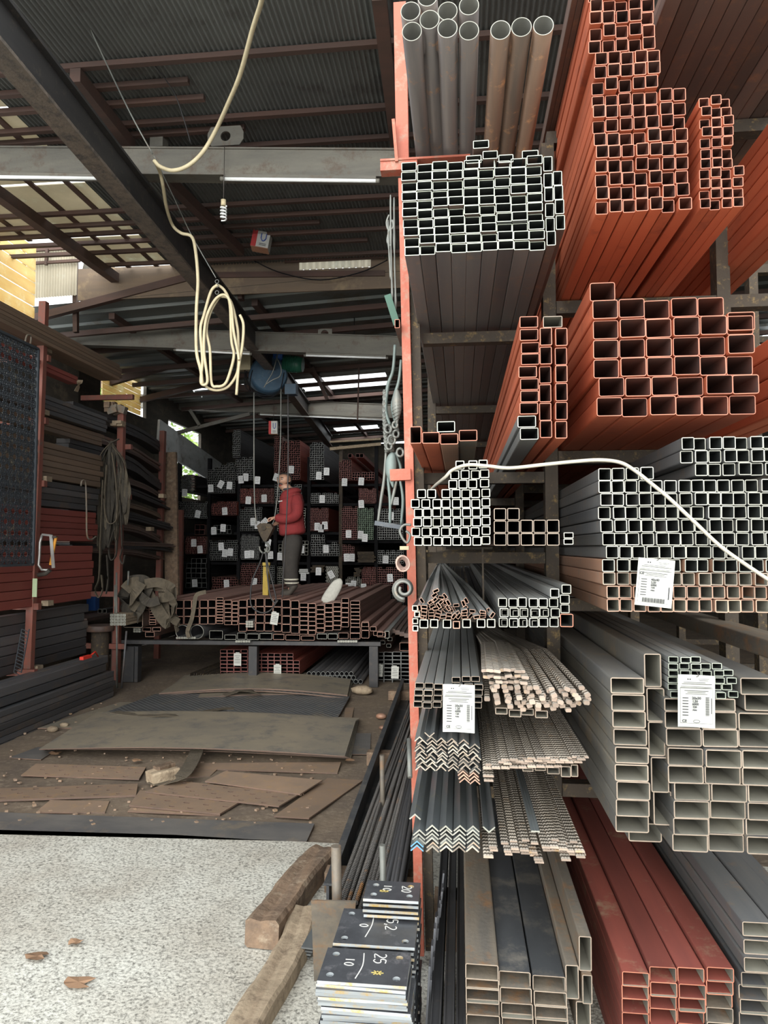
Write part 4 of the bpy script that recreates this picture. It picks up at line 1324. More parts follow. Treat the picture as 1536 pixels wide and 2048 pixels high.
SH = ['sheet', 'edge']
slab('steel_sheet', [(300, 1405), (700, 1392), (706, 1352), (370, 1350)], .0, .012, SH, 'lowest brown steel sheet of the furthest floor pile', 'steel sheet', 'furthest sheets on the floor', .05)
slab('steel_sheet', [(318, 1386), (695, 1390), (702, 1358), (375, 1352)], .035, .05, SH, 'brown upper steel sheet bowed over the furthest floor pile', 'steel sheet', 'furthest sheets on the floor', .06)
slab('steel_sheet', [(316, 1389), (692, 1396), (700, 1364), (372, 1360)], .018, .03, ['sheetblue', 'edge'], 'dark steel sheet sandwiched under the bowed brown one', 'steel sheet', 'furthest sheets on the floor', .06)
slab('tread_sheet', [(180, 1436), (674, 1438), (700, 1392), (310, 1388)], .012, .03, ['sheetblue', 'edge'], 'blue-grey tread-pattern sheet lying behind the big brown sheets', 'steel sheet', None, .02)
slab('steel_sheet', [(75, 1456), (560, 1452), (560, 1408), (240, 1404)], .002, .012, SH, 'rusty sheet edge showing under the blue-grey tread sheet', 'steel sheet', 'big sheets in the middle of floor', .0)
for k in range(5):
    z = .01 + .016 * k
    d = 4 - k
    slab('steel_sheet', [(78 + d * 1.5, 1497 + 1), (690 + d * 3, 1512 + d), (712 + d * 1.5, 1440 - d), (195 + d, 1424)], z, z + .006, SH, f'big brown steel sheet of the middle pile, {["lowest", "second lowest", "middle", "second", "topmost"][k]}', 'steel sheet', 'big sheets in the middle of floor', .035 - .012 * (k == 0))
slab('steel_offcut', [(18, 1515), (82, 1519), (120, 1495), (75, 1494)], .0, .006, ['sheetgrey', 'edge'], 'grey offcut poking out at the yard-side corner of the big sheets', 'steel offcut')
slab('steel_offcut', [(700, 1508), (740, 1508), (742, 1466), (712, 1466)], .0, .006, ['sheetgrey', 'edge'], 'grey offcut beside the rack-side end of the big sheets', 'steel offcut')
slab('steel_offcut', [(688, 1446), (702, 1446), (708, 1415), (690, 1415)], .0, .006, ['strip', 'edge'], 'small brown offcut beside the tread sheet end', 'steel offcut')
# front strips
slab('grey_strip', [(-120, 1666), (613, 1683), (629, 1647), (-120, 1620)], .002, .012, ['sheetgrey', 'edge'], 'long scuffed dark grey strip along the edge of the concrete', 'steel strip')
slab('grey_strip', [(-120, 1671), (690, 1693), (690, 1689), (-120, 1667)], .0, .01, ['sheet', 'edge'], 'thin steel strip lying right at the concrete edge', 'steel strip')


def holed(name, pts, z0, z1, nx, ny, mats, label, cat, group, skip=lambda i, j: False, rr=.2):
    P = [atz(x, y, z1) for x, y in pts]
    z0v = z0
    W = (P[1] - P[0]).length
    H = (P[3] - P[0]).length
    g = MB()

    def S(u, v, z):
        q = P[0].lerp(P[1], u).lerp(P[3].lerp(P[2], u), v)
        return (q.x, q.y, z)
    for i in range(nx):
        for j in range(ny):
            u0, v0, du, dv = i / nx, j / ny, 1 / nx, 1 / ny
            hole = not skip(i, j)
            if not hole:
                g.add([S(u0, v0, z1), S(u0 + du, v0, z1), S(u0 + du, v0 + dv, z1), S(u0, v0 + dv, z1)], [(0, 1, 2, 3)])
                continue
            r = .011
            n = 8
            vs, out, inn, low = [], [], [], []
            for k in range(n):
                an = 2 * math.pi * k / n
                ca, sa = math.cos(an), math.sin(an)
                m_ = 1 / max(abs(ca), abs(sa))
                out.append(S(u0 + du * (.5 + .5 * ca * m_), v0 + dv * (.5 + .5 * sa * m_), z1))
                inn.append(S(u0 + du * .5 + ca * r * 1.9 / W, v0 + dv * .5 + sa * r / H, z1))
                low.append(S(u0 + du * .5 + ca * r * 1.9 / W, v0 + dv * .5 + sa * r / H, z0))
            fs, ms = [], []
            for k in range(n):
                q = (k + 1) % n
                fs += [(k, q, n + q, n + k), (n + k, n + q, 2 * n + q, 2 * n + k)]
                ms += [0, 1]
            g.add(out + inn + low, fs, ms)
    for a, b in (((0, 0), (1, 0)), ((1, 0), (1, 1)), ((1, 1), (0, 1)), ((0, 1), (0, 0))):
        g.add([S(*a, z1), S(*b, z1), S(*b, z0), S(*a, z0)], [(0, 1, 2, 3)], 1)
    g.add([S(0, 0, z0), S(1, 0, z0), S(1, 1, z0), S(0, 1, z0)], [(3, 2, 1, 0)], 1)
    return single(g, name, mats, label, cat, group)


PS_ = ['strip', 'edge']
sk = lambda i, j: (i + j) % 2 == 1 or i == 0
holed('holed_strip', [(42, 1550), (278, 1558), (292, 1534), (72, 1527)], .004, .012, 12, 3, PS_, 'rust-brown strip with small holes, furthest of three, near timber block', 'holed strip', 'rust-brown strips with holes', sk)
holed('holed_strip', [(-60, 1602), (272, 1590), (276, 1567), (-20, 1577)], .004, .016, 14, 3, PS_, 'rust-brown holed strip reaching the yard-side picture edge', 'holed strip', 'rust-brown strips with holes', sk)
holed('holed_strip', [(258, 1610), (440, 1627), (482, 1602), (280, 1580)], .012, .022, 10, 3, PS_, 'rust-brown holed strip lying lowest near the grey strip', 'holed strip', 'rust-brown strips with holes', sk)
holed('holed_strip', [(290, 1583), (558, 1612), (598, 1588), (345, 1560)], .024, .032, 12, 4, PS_, 'rust-brown holed strip overlapping the lowest one in the middle', 'holed strip', 'rust-brown strips with holes', sk)
slab('plain_strip', [(410, 1562), (600, 1588), (645, 1560), (450, 1542)], .034, .042, PS_, 'plain brown strip lying over the holed ones', 'steel strip', 'brown strips on the floor')
slab('plain_strip', [(548, 1632), (618, 1636), (726, 1560), (655, 1556)], .004, .012, PS_, 'rust-orange strip lying slantwise toward the rack', 'steel strip', 'brown strips on the floor')
slab('plain_strip', [(365, 1536), (675, 1546), (682, 1524), (385, 1526)], .002, .01, PS_, 'brown strip just in front of the big sheets', 'steel strip', 'brown strips on the floor')
slab('plain_strip', [(72, 1624), (210, 1625), (219, 1602), (100, 1600)], .002, .01, PS_, 'short torn brown strip between holed strip and grey strip', 'steel strip', 'brown strips on the floor')
slab('plain_strip', [(255, 1622), (440, 1630), (440, 1620), (265, 1612)], .0, .008, PS_, 'thin brown strip under the lowest holed strip', 'steel strip', 'brown strips on the floor')
slab('plain_strip', [(340, 1556), (420, 1552), (435, 1538), (370, 1538)], .0, .008, PS_, 'torn brown piece beside the strapped timber block', 'steel strip', 'brown strips on the floor')


def stick(name, mats, pts, w, h, label, cat, group=None, taper=None, roll=0.0):
    g = MB()
    k = 10
    P = []
    pts = [Vector(p) for p in pts]
    for i in range(len(pts) - 1):
        for j in range(4):
            P.append(pts[i].lerp(pts[i + 1], j / 4))
    P.append(pts[-1])
    prof = [(-w / 2, -h * .4), (-w * .42, -h / 2), (w * .4, -h / 2), (w / 2, -h * .42), (w / 2, h * .36), (w * .4, h / 2), (w * .1, h * .47), (-w * .05, h * .42), (-w * .35, h / 2), (-w / 2, h * .4)]
    P = [p + Vector((rnd(-.004, .004), rnd(-.004, .004), rnd(-.003, .003))) for p in P]
    g.sweep(prof, P, 0, 0, roll)
    return single(g, name, mats, label, cat, group)


# curved railway-like timber and squared timber on the concrete
p = [atz(523, 1884, .055), atz(552, 1832, .06), atz(590, 1778, .06), atz(622, 1738, .055), atz(650, 1713, .055)]
p[0] = atz(522, 1866, .075)
stick('curved_timber', 'wood', p, .14, .11, 'curved dark weathered timber lying on the pale concrete', 'timber')
p = [atz(478, 2085, .04), atz(540, 1980, .04), atz(585, 1905, .04), atz(612, 1830, .05)]
stick('squared_timber', 'woodlt', p, .115, .08, 'pale square timber lying along the concrete beside base plates', 'timber')
# strapped timber block in front of the sheets
stick('timber_block', 'woodlt', [atz(300, 1556, .05), atz(350, 1543, .05)], .13, .08, 'short timber block wrapped by webbing on the floor', 'timber')
stick('timber_block', 'wood', [atz(312, 1541, .085), atz(344, 1530, .085)], .07, .05, 'dark timber wedge on the strapped timber block', 'timber')


def ribbon(name, m, pts, w, label, cat, group=None, th=.004, roll=0.0, par=None):
    """flat webbing swept along a smoothed polyline"""
    pts = [Vector(p) for p in pts]
    sm = smooth(pts, 4)
    g = MB()
    g.sweep([(-w / 2, -th / 2), (w / 2, -th / 2), (w / 2, th / 2), (-w / 2, th / 2)], sm, 0, 0, roll)
    if par is not None:
        return part(g, name, m, par)
    return single(g, name, m, label, cat, group)


def smooth(pts, n=6):
    pts = [Vector(p) for p in pts]
    out = []
    m = len(pts)
    for i in range(m - 1):
        p0, p1, p2, p3 = pts[max(i - 1, 0)], pts[i], pts[i + 1], pts[min(i + 2, m - 1)]
        for j in range(n):
            t = j / n
            out.append(.5 * ((2 * p1) + (p2 - p0) * t + (2 * p0 - 5 * p1 + 4 * p2 - p3) * t * t + (3 * p1 - p0 - 3 * p2 + p3) * t ** 3))
    out.append(pts[-1])
    return out


ribbon('webbing_strap', 'straplt', [atz(398, 1493, .09), atz(392, 1505, .06), atz(380, 1530, .08), atz(362, 1553, .08), atz(335, 1566, .03), atz(305, 1562, .02)], .1, 'olive webbing strap round the timber block in front of the big sheets', 'webbing strap')
ribbon('webbing_strap', 'straplt', [atz(228, 1424, .09), atz(290, 1431, .1), atz(330, 1430, .12), atz(370, 1430, .1), atz(440, 1418, .06), atz(468, 1417, .05)], .09, 'olive webbing strap across the far edge of the big sheets', 'webbing strap')
ribbon('webbing_strap', 'straplt', [atz(448, 1390, .07), atz(478, 1382, .1), atz(500, 1381, .12), atz(522, 1389, .07)], .11, 'olive webbing strap on the furthest bowed sheet', 'webbing strap')

# rocks, dead leaves, little scraps on the floor
for k, (x, y, r, lab) in enumerate(((725, 1380, .09, 'grey lump of stone beside the rack-side legs of the tube table'), (762, 1432, .05, 'reddish brick scrap by the flat steel beam'), (766, 1455, .035, 'small orange brick scrap lower by the flat steel beam'),
                                    (105, 1458, .05, 'pale scrap lump in front of the dark tube stack'), (128, 1450, .04, 'small grey scrap in front of the dark tube stack'))):
    c = atz(x, y, r * .5)
    g = MB()
    g.lathe([(r * .5, -r * .5), (r * .95, -r * .2), (r * .9, r * .25), (r * .4, r * .5)], (0, 0, 0), 9)
    g.v = [(a * (1.5 if k == 0 else 1.1) * rnd(.85, 1.1), b * .8 * rnd(.85, 1.1), q) for a, b, q in g.v]
    g.v = [(a + c.x, b + c.y, q + c.z) for a, b, q in g.v]
    single(g, 'stone_scrap', 'woodlt' if k in (0, 3, 4) else 'copper', lab, 'scrap')
for k, (x, y, s, lab) in enumerate(((152, 1888, .03, 'curled reddish dry leaf on the pale concrete'), (75, 1915, .045, 'flat brown dry leaf on concrete near the picture edge'), (157, 1967, .055, 'long brown dry leaf lowest on the pale concrete'),
                                    (112, 1507, .05, 'yellow leaf scrap before the big sheets'), (275, 1522, .04, 'dry leaf curled before the big sheets'), (702, 1522, .04, 'yellow dry leaf by the sheet pile corner'), (420, 1568, .02, 'tiny pale leaf on the holed strips'))):
    c = atz(x, y, .018)
    g = MB()
    n = 10
    vs = [(0, 0, .006)]
    for i in range(n):
        a = 2 * math.pi * i / n
        rr = s * rnd(.75, 1.0) * (.35 if i == 0 else 1)
        vs.append((rr * math.cos(a) * 1.3, rr * math.sin(a) * .8, rnd(0, .014)))
    g.add([(a + c.x, b + c.y, q + c.z) for a, b, q in vs], [(0, i + 1, (i + 1) % n + 1) for i in range(n)])
    single(g, 'dry_leaf', 'dryleaf', lab, 'leaf')
g = MB()
for k in range(260):
    x, y = rnd(0, 640), rnd(1400, 1660)
    c = atz(x, y, 0)
    if c.y < 3.9:
        continue
    s = rnd(.004, .012)
    g.box((c.x, c.y, s * .5 + .004), (s * rnd(1, 2), s * rnd(1, 2), s), 0, Matrix.Rotation(rnd(0, 3), 3, 'Z'))
single(g, 'floor_debris', 'strip', 'small grit and scraps scattered over the packed dirt floor', 'debris', None, 'stuff')

# ================================================================== RACK FOOT: long beam, rebar, base plates
a, b = atz(655, 1842, .0), atz(788, 1440, .0)
g = MB()
d = (b - a)
e = b + d * .35
g.beam(a + Vector((0, 0, .075)), e + Vector((0, 0, .075)), .012, .15)
g.beam(a + Vector((.045, 0, .006)), e + Vector((.045, 0, .006)), .09, .012)
g.beam(a + Vector((.0, 0, .152)), e + Vector((.0, 0, .152)), .035, .01)
single(g, 'long_angle_beam', 'bluesteel', 'long dark blue-grey steel beam on the ground edging the rebar', 'steel beam')
s0 = atz(700, 1800, .05)
nb = 0
for r in range(4):
    for k in range(15):
        x = 690 + k * 8.6 + (4 if r % 2 else 0) + rnd(-2, 2)
        zz = .12 + r * .022 + (k * .003) + rnd(0, .006)
        A = at(x, 1640, 3.0)
        A = Vector((A.x - .02, 2.75 + rnd(-.05, .05), zz))
        B = Vector((A.x * .55 - .22 + rnd(-.04, .04) + .10, 8.4, zz + rnd(-.01, .03)))
        rr = .0085 if k < 10 else .011
        g = MB()
        g.cyl([A, A.lerp(B, .3) + Vector((rnd(-.02, .02), 0, rnd(-.004, .01))), A.lerp(B, .65) + Vector((rnd(-.02, .02), 0, .0)), B], rr, 8)
        nb += 1
        single(g, 'rebar', 'rebar' if k < 10 else 'dark', f'{"ribbed rusty" if k < 10 else "smooth black"} reinforcing bar in the long bundle, {ORD[r + 1]} layer, {ORD[k + 1]} from the steel beam', 'reinforcing bar', 'long bundle of reinforcing bars', origin=A)
g = MB()
for y in (3.0, 5.0, 7.2):
    pass
for y in (3.3, 5.2, 7.4):
    single(MB().box((-.42 - (y - 3.3) * .03, y, .055), (.42, .08, .095)), 'bar_bearer', 'wood', {3.3: 'timber bearer under the near end of the rebar', 5.2: 'timber bearer under the middle of the rebar', 7.4: 'timber bearer under the far end of the rebar'}[y], 'timber bearer')
for k, (x0, y0, x1, y1, r) in enumerate(((672, 1692, 678, 1802, 10.0), (765, 1690, 770, 1768, 6.5), (764, 1510, 766, 1580, 5))):
    a, b = at(x0, y0, 2.62 if k < 2 else 3.9), at(x1, y1, 2.62 if k < 2 else 3.9)
    b = Vector((b.x, b.y, .0))
    s, _ = scale_at(x0, y0, a.y)
    g = MB()
    g.cyl([b, a], r * s, 14)
    single(g, 'stake_pipe', 'tan' if k != 1 else 'iron', ['thick rusty stake pipe at the near corner of the rebar', 'thin stake pipe standing between rebar and smooth bars', 'short stake pipe far along the rebar'][k], 'stake pipe', origin=b)
a = at(818, 1478, 2.7)
b = at(820, 1555, 2.6)
g = MB()
g.cyl([a, b], .009, 10)
single(g, 'hanging_pipe', 'iron', 'short grey pipe hanging beside the orange post at bar height', 'pipe')
# leaning rusty plate
P = [atz(628, 1962, .012), atz(694, 1962, .012), at(712, 1803, 2.5), at(622, 1801, 2.5)]
g = MB()
o_ = Vector((0, -.006, 0))
g.hexa([P[0], P[1], P[1] + Vector((0, .008, 0)), P[0] + Vector((0, .008, 0)), P[3], P[2], P[2] + Vector((0, .008, 0)), P[3] + Vector((0, .008, 0))])
single(g, 'leaning_plate', mat('leaning_rusty_plate', (.33, .27, .21), (.25, .2, .16), (.18, .12, .09), rough=.7, sc=(4, 4, 4), c3amt=.35).name and 'tan', 'rusty grey plate leaning behind the stacked base plates', 'steel plate')
for k in range(4):
    g = MB()
    a, b = atz(606 + k * 3, 1915 - k * 6, .02 + k * .02), atz(660, 1815, .02 + k * .02)
    g.beam(a, b, .05, .006)
    single(g, 'angle_offcut', 'angle', f'angle offcut on the concrete behind the leaning plate, {["lowest", "second", "third", "topmost"][k]}', 'angle offcut', 'angle offcuts behind leaning plate')


# base plates in two piles
def plate_mesh(w, d, t):
    key = ('pl', round(w, 3), round(d, 3), t)
    if key in TUBES:
        return TUBES[key]
    g = MB()
    hx, hy, r, n = w / 2, d / 2, .0105, 10
    cx, cy = hx - .03, hy - .03
    cells = []
    xs = [-hx, 0, hx]
    ys = [-hy, 0, hy]
    for i in range(2):
        for j in range(2):
            x0, x1, y0, y1 = xs[i], xs[i + 1], ys[j], ys[j + 1]
            c = ((-cx, cx)[i], (-cy, cy)[j])
            out, inn = [], []
            for k in range(n * 2):
                an = 2 * math.pi * k / (n * 2) + math.pi / 4
                ca, sa = math.cos(an), math.sin(an)
                s_ = min(((x1 - c[0]) if ca > 1e-9 else (x0 - c[0])) / ca if abs(ca) > 1e-6 else 9, ((y1 - c[1]) if sa > 1e-9 else (y0 - c[1])) / sa if abs(sa) > 1e-6 else 9)
                out.append((c[0] + ca * s_, c[1] + sa * s_))
                inn.append((c[0] + ca * r, c[1] + sa * r))
            # make the corners exact
            m = len(out)
            for corner in ((x0, y0), (x1, y0), (x1, y1), (x0, y1)):
                q = min(range(m), key=lambda a_: (out[a_][0] - corner[0]) ** 2 + (out[a_][1] - corner[1]) ** 2)
                out[q] = corner
            vs = [(x, y, t) for x, y in out] + [(x, y, t) for x, y in inn] + [(x, y, 0) for x, y in inn] + [(x, y, 0) for x, y in out]
            fs, ms = [], []
            for k in range(m):
                q = (k + 1) % m
                fs += [(k, q, m + q, m + k), (m + k, m + q, 2 * m + q, 2 * m + k), (2 * m + k, 2 * m + q, 3 * m + q, 3 * m + k)]
                ms += [0, 1, 0]
            g.add(vs, fs, ms)
    p = [(-hx, -hy), (hx, -hy), (hx, hy), (-hx, hy)]
    g.add([(x, y, 0) for x, y in p] + [(x, y, t) for x, y in p], [(0, 1, 5, 4), (1, 2, 6, 5), (2, 3, 7, 6), (3, 0, 4, 7)], 1)
    me = g.mesh('base_plate', ['plate', 'plateedge'])
    TUBES[key] = me
    return me


def txt(name, s, size, m, par=None, loc=(0, 0, 0), rot=(0, 0, 0), bold=0.0, align='CENTER', label=None):
    c = bpy.data.curves.new(name, 'FONT')
    c.body = s
    c.size = size
    c.extrude = .0002
    c.offset = bold
    c.align_x = align
    c.align_y = 'CENTER'
    c.resolution_u = 2
    c.materials.append(M[m])
    o = bpy.data.objects.new(name, c)
    COL.objects.link(o)
    o.location = loc
    o.rotation_euler = rot
    me = bpy.data.meshes.new_from_object(o.evaluated_get(bpy.context.evaluated_depsgraph_get()))
    bpy.data.objects.remove(o)
    o = bpy.data.objects.new(name, me)
    COL.objects.link(o)
    o.location = loc
    o.rotation_euler = rot
    if par is not None:
        o.parent = par
    if label:
        o['label'] = label
    return o


PZ = .43       # height of the pile's top
fl, fr = atz(634, 1961, PZ), atz(814, 1967, PZ)
W = fr.x - fl.x
bl = atz(683, 1818, PZ)
cxx = (fl.x + fr.x) / 2
D1 = .158
me = plate_mesh(W, D1, .0085)
tops = None
nP = 24
for k in range(nP):
    z = PZ - .0085 - k * .0162 - (0.004 if k > 3 else 0)
    dx, dy = (0, 0) if k == 0 else (rnd(-.006, .006) + (.008 if k > 3 else 0), rnd(-.012, .003))
    o = put(me, 'base_plate', (cxx + dx, fl.y + D1 / 2 + dy, z), f'square steel base plate with corner holes, nearest pile, {ORD[k + 1]} from the top', 'base plate', 'base plates in the nearest pile', (0, 0, math.radians(rnd(-2, 2) if k else 0)))
    if k == 0:
        tops = o
    # plates come in touching pairs
    o = put(me, 'base_plate', (cxx + dx + rnd(-.003, .003), fl.y + D1 / 2 + dy + rnd(-.004, .004), z - .0082), f'square steel base plate under its twin, nearest pile, {ORD[k + 1]} pair from the top', 'base plate', 'base plates in the nearest pile', (0, 0, math.radians(rnd(-2, 2))))


def chalk(par, strokes, m, w=.0016, z=.009):
    g = MB()
    for s in strokes:
        s = smooth([Vector((x, y, z)) for x, y in s], 4)
        g.sweep([(-w, 0), (w, 0), (w, .0006), (-w, .0006)], s)
    return g.build('chalk_mark', m, par)


# digits written sideways: x to the right of the plate, y away
def digit(ch, x, y, s):
    """strokes of a character turned a quarter, its foot toward -x"""
    G = {'2': [[(.0, .9), (.25, 1.0), (.5, .8), (.4, .5), (0, 0), (.55, .05)]], '5': [[(.5, 1), (.05, 1), (.0, .6), (.4, .6), (.5, .3), (.25, 0), (0, .1)]], '1': [[(.2, 1), (.2, 0)]],
         '0': [[(.25, 1), (0, .6), (.05, .15), (.3, 0), (.5, .4), (.45, .85), (.25, 1)]], ',': [[(.1, .1), (.0, -.2)]], '-': [[(0, .5), (1.6, .5)]], '*': [[(0, .2), (.5, .8)], [(0, .8), (.5, .2)], [(.25, 0), (.25, 1)], [(0, .5), (.5, .5)]], '#': [[(0, .3), (.5, .3)], [(0, .7), (.5, .7)], [(.15, 0), (.15, 1)], [(.35, 0), (.35, 1)]]}
    # upright glyph (u right, v up) -> turned clockwise: new x = v, new y = -u
    return [[(x + v * s, y - u * s) for u, v in st] for st in G[ch]]


def word(w, x, y, s, adv=.75):
    out = []
    for ch in w:
        out += digit(ch, x, y, s)
        y -= s * adv * (.5 if ch == ',' else 1)
    return out


chalk(tops, word('25', .02, .06, .034) + [[(-.012, .06), (-.008, .0), (-.02, -.06)]] + word('10', -.06, .03, .026), 'chalk')
chalk(tops, digit('*', .02, -.02, .034), 'chalky')
# second pile: deeper plate behind, one level
Y2 = fl.y + D1 + .012
D2 = (atz(683, 1818, PZ + .004).y - Y2)
fl2, fr2 = atz(664, 1891, PZ + .004), atz(830, 1890, PZ + .004)
me2 = plate_mesh(fr2.x - fl2.x, max(D2, .1), .0085)
for k in range(22):
    z = PZ + .004 - .0085 - k * .0165
    o = put(me2, 'base_plate', ((fl2.x + fr2.x) / 2 + (rnd(-.004, .004) if k else 0) , Y2 + max(D2, .1) / 2 + (rnd(0, .006) if k else 0) + .006, z), f'square steel base plate, middle pile behind nearest one, {ORD[k + 1]} from the top', 'base plate', 'base plates in the middle pile')
    if k == 0:
        chalk(o, word('25,2', .025, .07, .034) + [[(-.02, .07), (-.018, .01), (-.03, -.06)]] + word('0', -.055, .01, .026), 'chalk')
# third pile, higher
Z3 = .5
fl3, fr3 = atz(726, 1797, Z3), atz(838, 1793, Z3)
D3 = atz(733, 1760, Z3).y - fl3.y
me3 = plate_mesh(fr3.x - fl3.x, max(D3, .1), .0085)
for k in range(28):
    z = Z3 - .0085 - k * .0165
    o = put(me3, 'base_plate', ((fl3.x + fr3.x) / 2 + (rnd(-.004, .004) if k else 0), fl3.y + D3 / 2 + (rnd(0, .006) if k else 0), z), f'square steel base plate, smallest and highest pile by the post, {ORD[k + 1]} from the top', 'base plate', 'base plates in the highest pile')
    if k == 0:
        chalk(o, word('20', .03, .03, .03) + word('10', -.03, .03, .026), 'chalk')
        chalk(o, digit('#', -.04, .0, .028), 'chalky')
# narrow strips leaning on the piles' rack side
for k in range(14):
    y = 2.02 + k * .045
    a = Vector((fr.x + .03 + rnd(0, .012), y, .012))
    b = Vector((fr.x + .055 + k * .002, y + .06 + rnd(0, .03), .40 + rnd(-.06, .02)))
    g = MB()
    g.beam(a, b, .006, .05, 0, (0, 1, 0))
    single(g, 'leaning_flat_strip', 'plate', f'flat steel strip leaning upright against the base plates, {ORD[k + 1]} from the front', 'steel strip', 'flat strips leaning beside the base plates')


# ================================================================== TUBE TABLE in the middle of the yard
def zt1(x0, y0, x1, y1):
    return 200 + x0 / 2.4, 1130 + y0 / 2.4, 200 + x1 / 2.4, 1130 + y1 / 2.4


TY = 8.1
t = thing('tube_table', 'low heavy steel table carrying the long layer of brown tubes', 'table', at(450, 1288, TY) * 1)
t.location.z = 0
tz = at(450, 1276, TY).z
g = MB()
g.beam(at(238, 1283, TY), at(762, 1287, TY), .1, .045)
part(g, 'front_beam', 'dark', t)
g = MB()
g.beam(at(238, 1281, TY) + Vector((0, 3.2, 0)), at(762, 1285, TY) + Vector((0, 3.2, 0)), .1, .07)
part(g, 'rear_beam', 'rack', t)
for px, w in ((262, .14), (276, .05), (508, .1), (748, .1)):
    for dy in (0, 3.2):
        p = at(px, 1290, TY)
        g = MB()
        g.beam((p.x, TY + dy, 0), (p.x, TY + dy, p.z - .01), w, .1, 0, (0, 1, 0))
        part(g, 'leg', 'dark', t)
TBm = ['brown', 'brownrim', 'black']
TBr = ['darkred', 'dimredrim', 'black']
TBr2 = ['tabletube', 'brownrim', 'black']
cn = 0


def col(x0, x1, yb, h, n, mats=TBr2, name='brown_table_tube', L=3.6, Y=TY - .08, nm=None):
    global cn
    cn += 1
    it = []
    for k in range(n):
        it.append((*zt1(x0, yb - (k + 1) * h, x1, yb - k * h - .6), f'brown tube on the low table, {nm or (ORD[cn] + " column")} from the webbing heap, {ORD[k + 1]} up', mats))
    tubes(name, 'square tube', Y, it, mats, 'brown tubes laid on the low table', L=L, t=.004)


for k, (x0, x1, yb, h, n) in enumerate(((203, 235, 288, 12.5, 9), (236, 268, 288, 12.5, 9), (330, 366, 285, 39, 3), (367, 402, 286, 39, 3), (403, 439, 286, 39, 3), (440, 477, 286, 39, 3), (479, 517, 285, 39, 3), (519, 556, 284, 39, 3), (558, 592, 282, 14, 9),
                                        (597, 632, 288, 20, 6), (633, 662, 288, 19, 6), (665, 704, 320, 38, 4), (706, 746, 315, 38, 4), (748, 788, 318, 39.5, 4), (790, 830, 318, 39.5, 4), (832, 872, 320, 39.5, 4), (874, 914, 324, 39.5, 4), (916, 956, 329, 39.5, 4), (958, 998, 333, 21.5, 7),
                                        (1000, 1036, 335, 21.5, 7), (1038, 1077, 325, 22, 6), (1079, 1117, 316, 22, 6), (1119, 1157, 312, 22, 6), (1159, 1194, 298, 23, 6), (1200, 1250, 355, 28, 2), (1202, 1248, 298, 18, 7), (1254, 1292, 352, 38, 2), (1256, 1290, 297, 26, 1), (1296, 1326, 318, 22, 1), (1312, 1358, 340, 22, 1))):
    col(x0, x1, yb, h, n)
it = []
lows = [(205, 245, 300, 318, 'brown'), (250, 290, 300, 318, 'brown'), (215, 260, 322, 345, 'brown'), (525, 590, 315, 355, 'dark'), (598, 655, 335, 358, 'dark'), (660, 700, 325, 357, 'dark'), (704, 762, 330, 358, 'galv'), (766, 826, 328, 357, 'galv'), (832, 885, 332, 358, 'brown'), (890, 960, 336, 361, 'brown'), (966, 1030, 340, 361, 'brown'),
        (1042, 1090, 330, 355, 'galv'), (1094, 1140, 330, 356, 'galv'), (1144, 1192, 326, 354, 'brown'), (1330, 1372, 322, 345, 'brown'), (1366, 1388, 318, 352, 'galv')]
for k, (x0, x1, y0, y1, m) in enumerate(lows):
    it.append((*zt1(x0, y0, x1, y1), f'short-ended tube directly on the table beam, {ORD[k + 1]} from the webbing heap', [m, 'galvrim' if m != 'brown' else 'brownrim', 'black']))
tubes('bottom_table_tube', 'rectangular tube', TY - .1, it, TBm, 'tubes lying lowest on the table beam', L=3.5, t=.004)
for k, x in enumerate((395, 465)):
    p = at(200 + x / 2.4, 1130 + 355 / 2.4, TY - .1)
    s, _ = scale_at(400, 1275, TY)
    put(pipe_mesh('table_round_pipe', 13.5 * s, .006, 3.5, ['dark', 'galvrim', 'black']), 'table_round_pipe', p, 'dark round pipe on the table under the square tubes, ' + ('first' if k == 0 else 'second') + ' from webbing', 'pipe', 'round pipes on the low table')
# flat bar bundle and square box end at the table's far left
tubes('box_tube', 'square tube', 7.85, [(246, 1223, 286, 1255, 'big dark square tube sticking out past the webbing heap')], ['brown', 'tanrim', 'black'], None, L=1.6, t=.006)
k = 0
for r in range(4):
    for c in range(5):
        k += 1
        a = at(223 + c * 6.4, 1251 - r * 6, 7.6)
        put(tube_mesh('short_flat_bar', .034, .03, .012, 1.8, ['woodlt', 'galvrim', 'galvrim']), 'short_flat_bar', a, f'pale bar end of bundle beside the big square tube, {ORD[r + 1]} row up, {ORD[c + 1]} along', 'bar', 'bundle of pale bar ends by the webbing heap')
# rose of pale bar ends under the table's tubes
k = 0
for (x0, y0, nx_, ny_) in ((1130, 300, 0, 0), (705, 268, 3, 3), (165, 303, 3, 2), (370, 345, 8, 1), (1145, 362, 8, 1), (655, 362, 6, 1)):
    for c in range(nx_):
        for r in range(ny_):
            k += 1
            x, y, _, _ = zt1(x0 + c * 12, y0 + r * 11, 0, 0)
            a = at(x, y + 4, TY - .14)
            put(tube_mesh('short_flat_bar', .026, .022, .009, .5, ['galv', 'galvrim', 'galvrim']), 'short_flat_bar', a, f'pale bar end, {["", "under the dark tubes by the big square one", "beneath the paper tag", "along the round pipes", "near the rack-side leg", "above the middle leg"][[0, 705, 165, 370, 1145, 655].index(x0) if x0 != 1130 else 0]}, {ORD[c * ny_ + r + 1]}', 'bar', 'pale bar ends along the table edge')

# ---- under the table and beside it
UR = ['darkred', 'dimredrim', 'black']


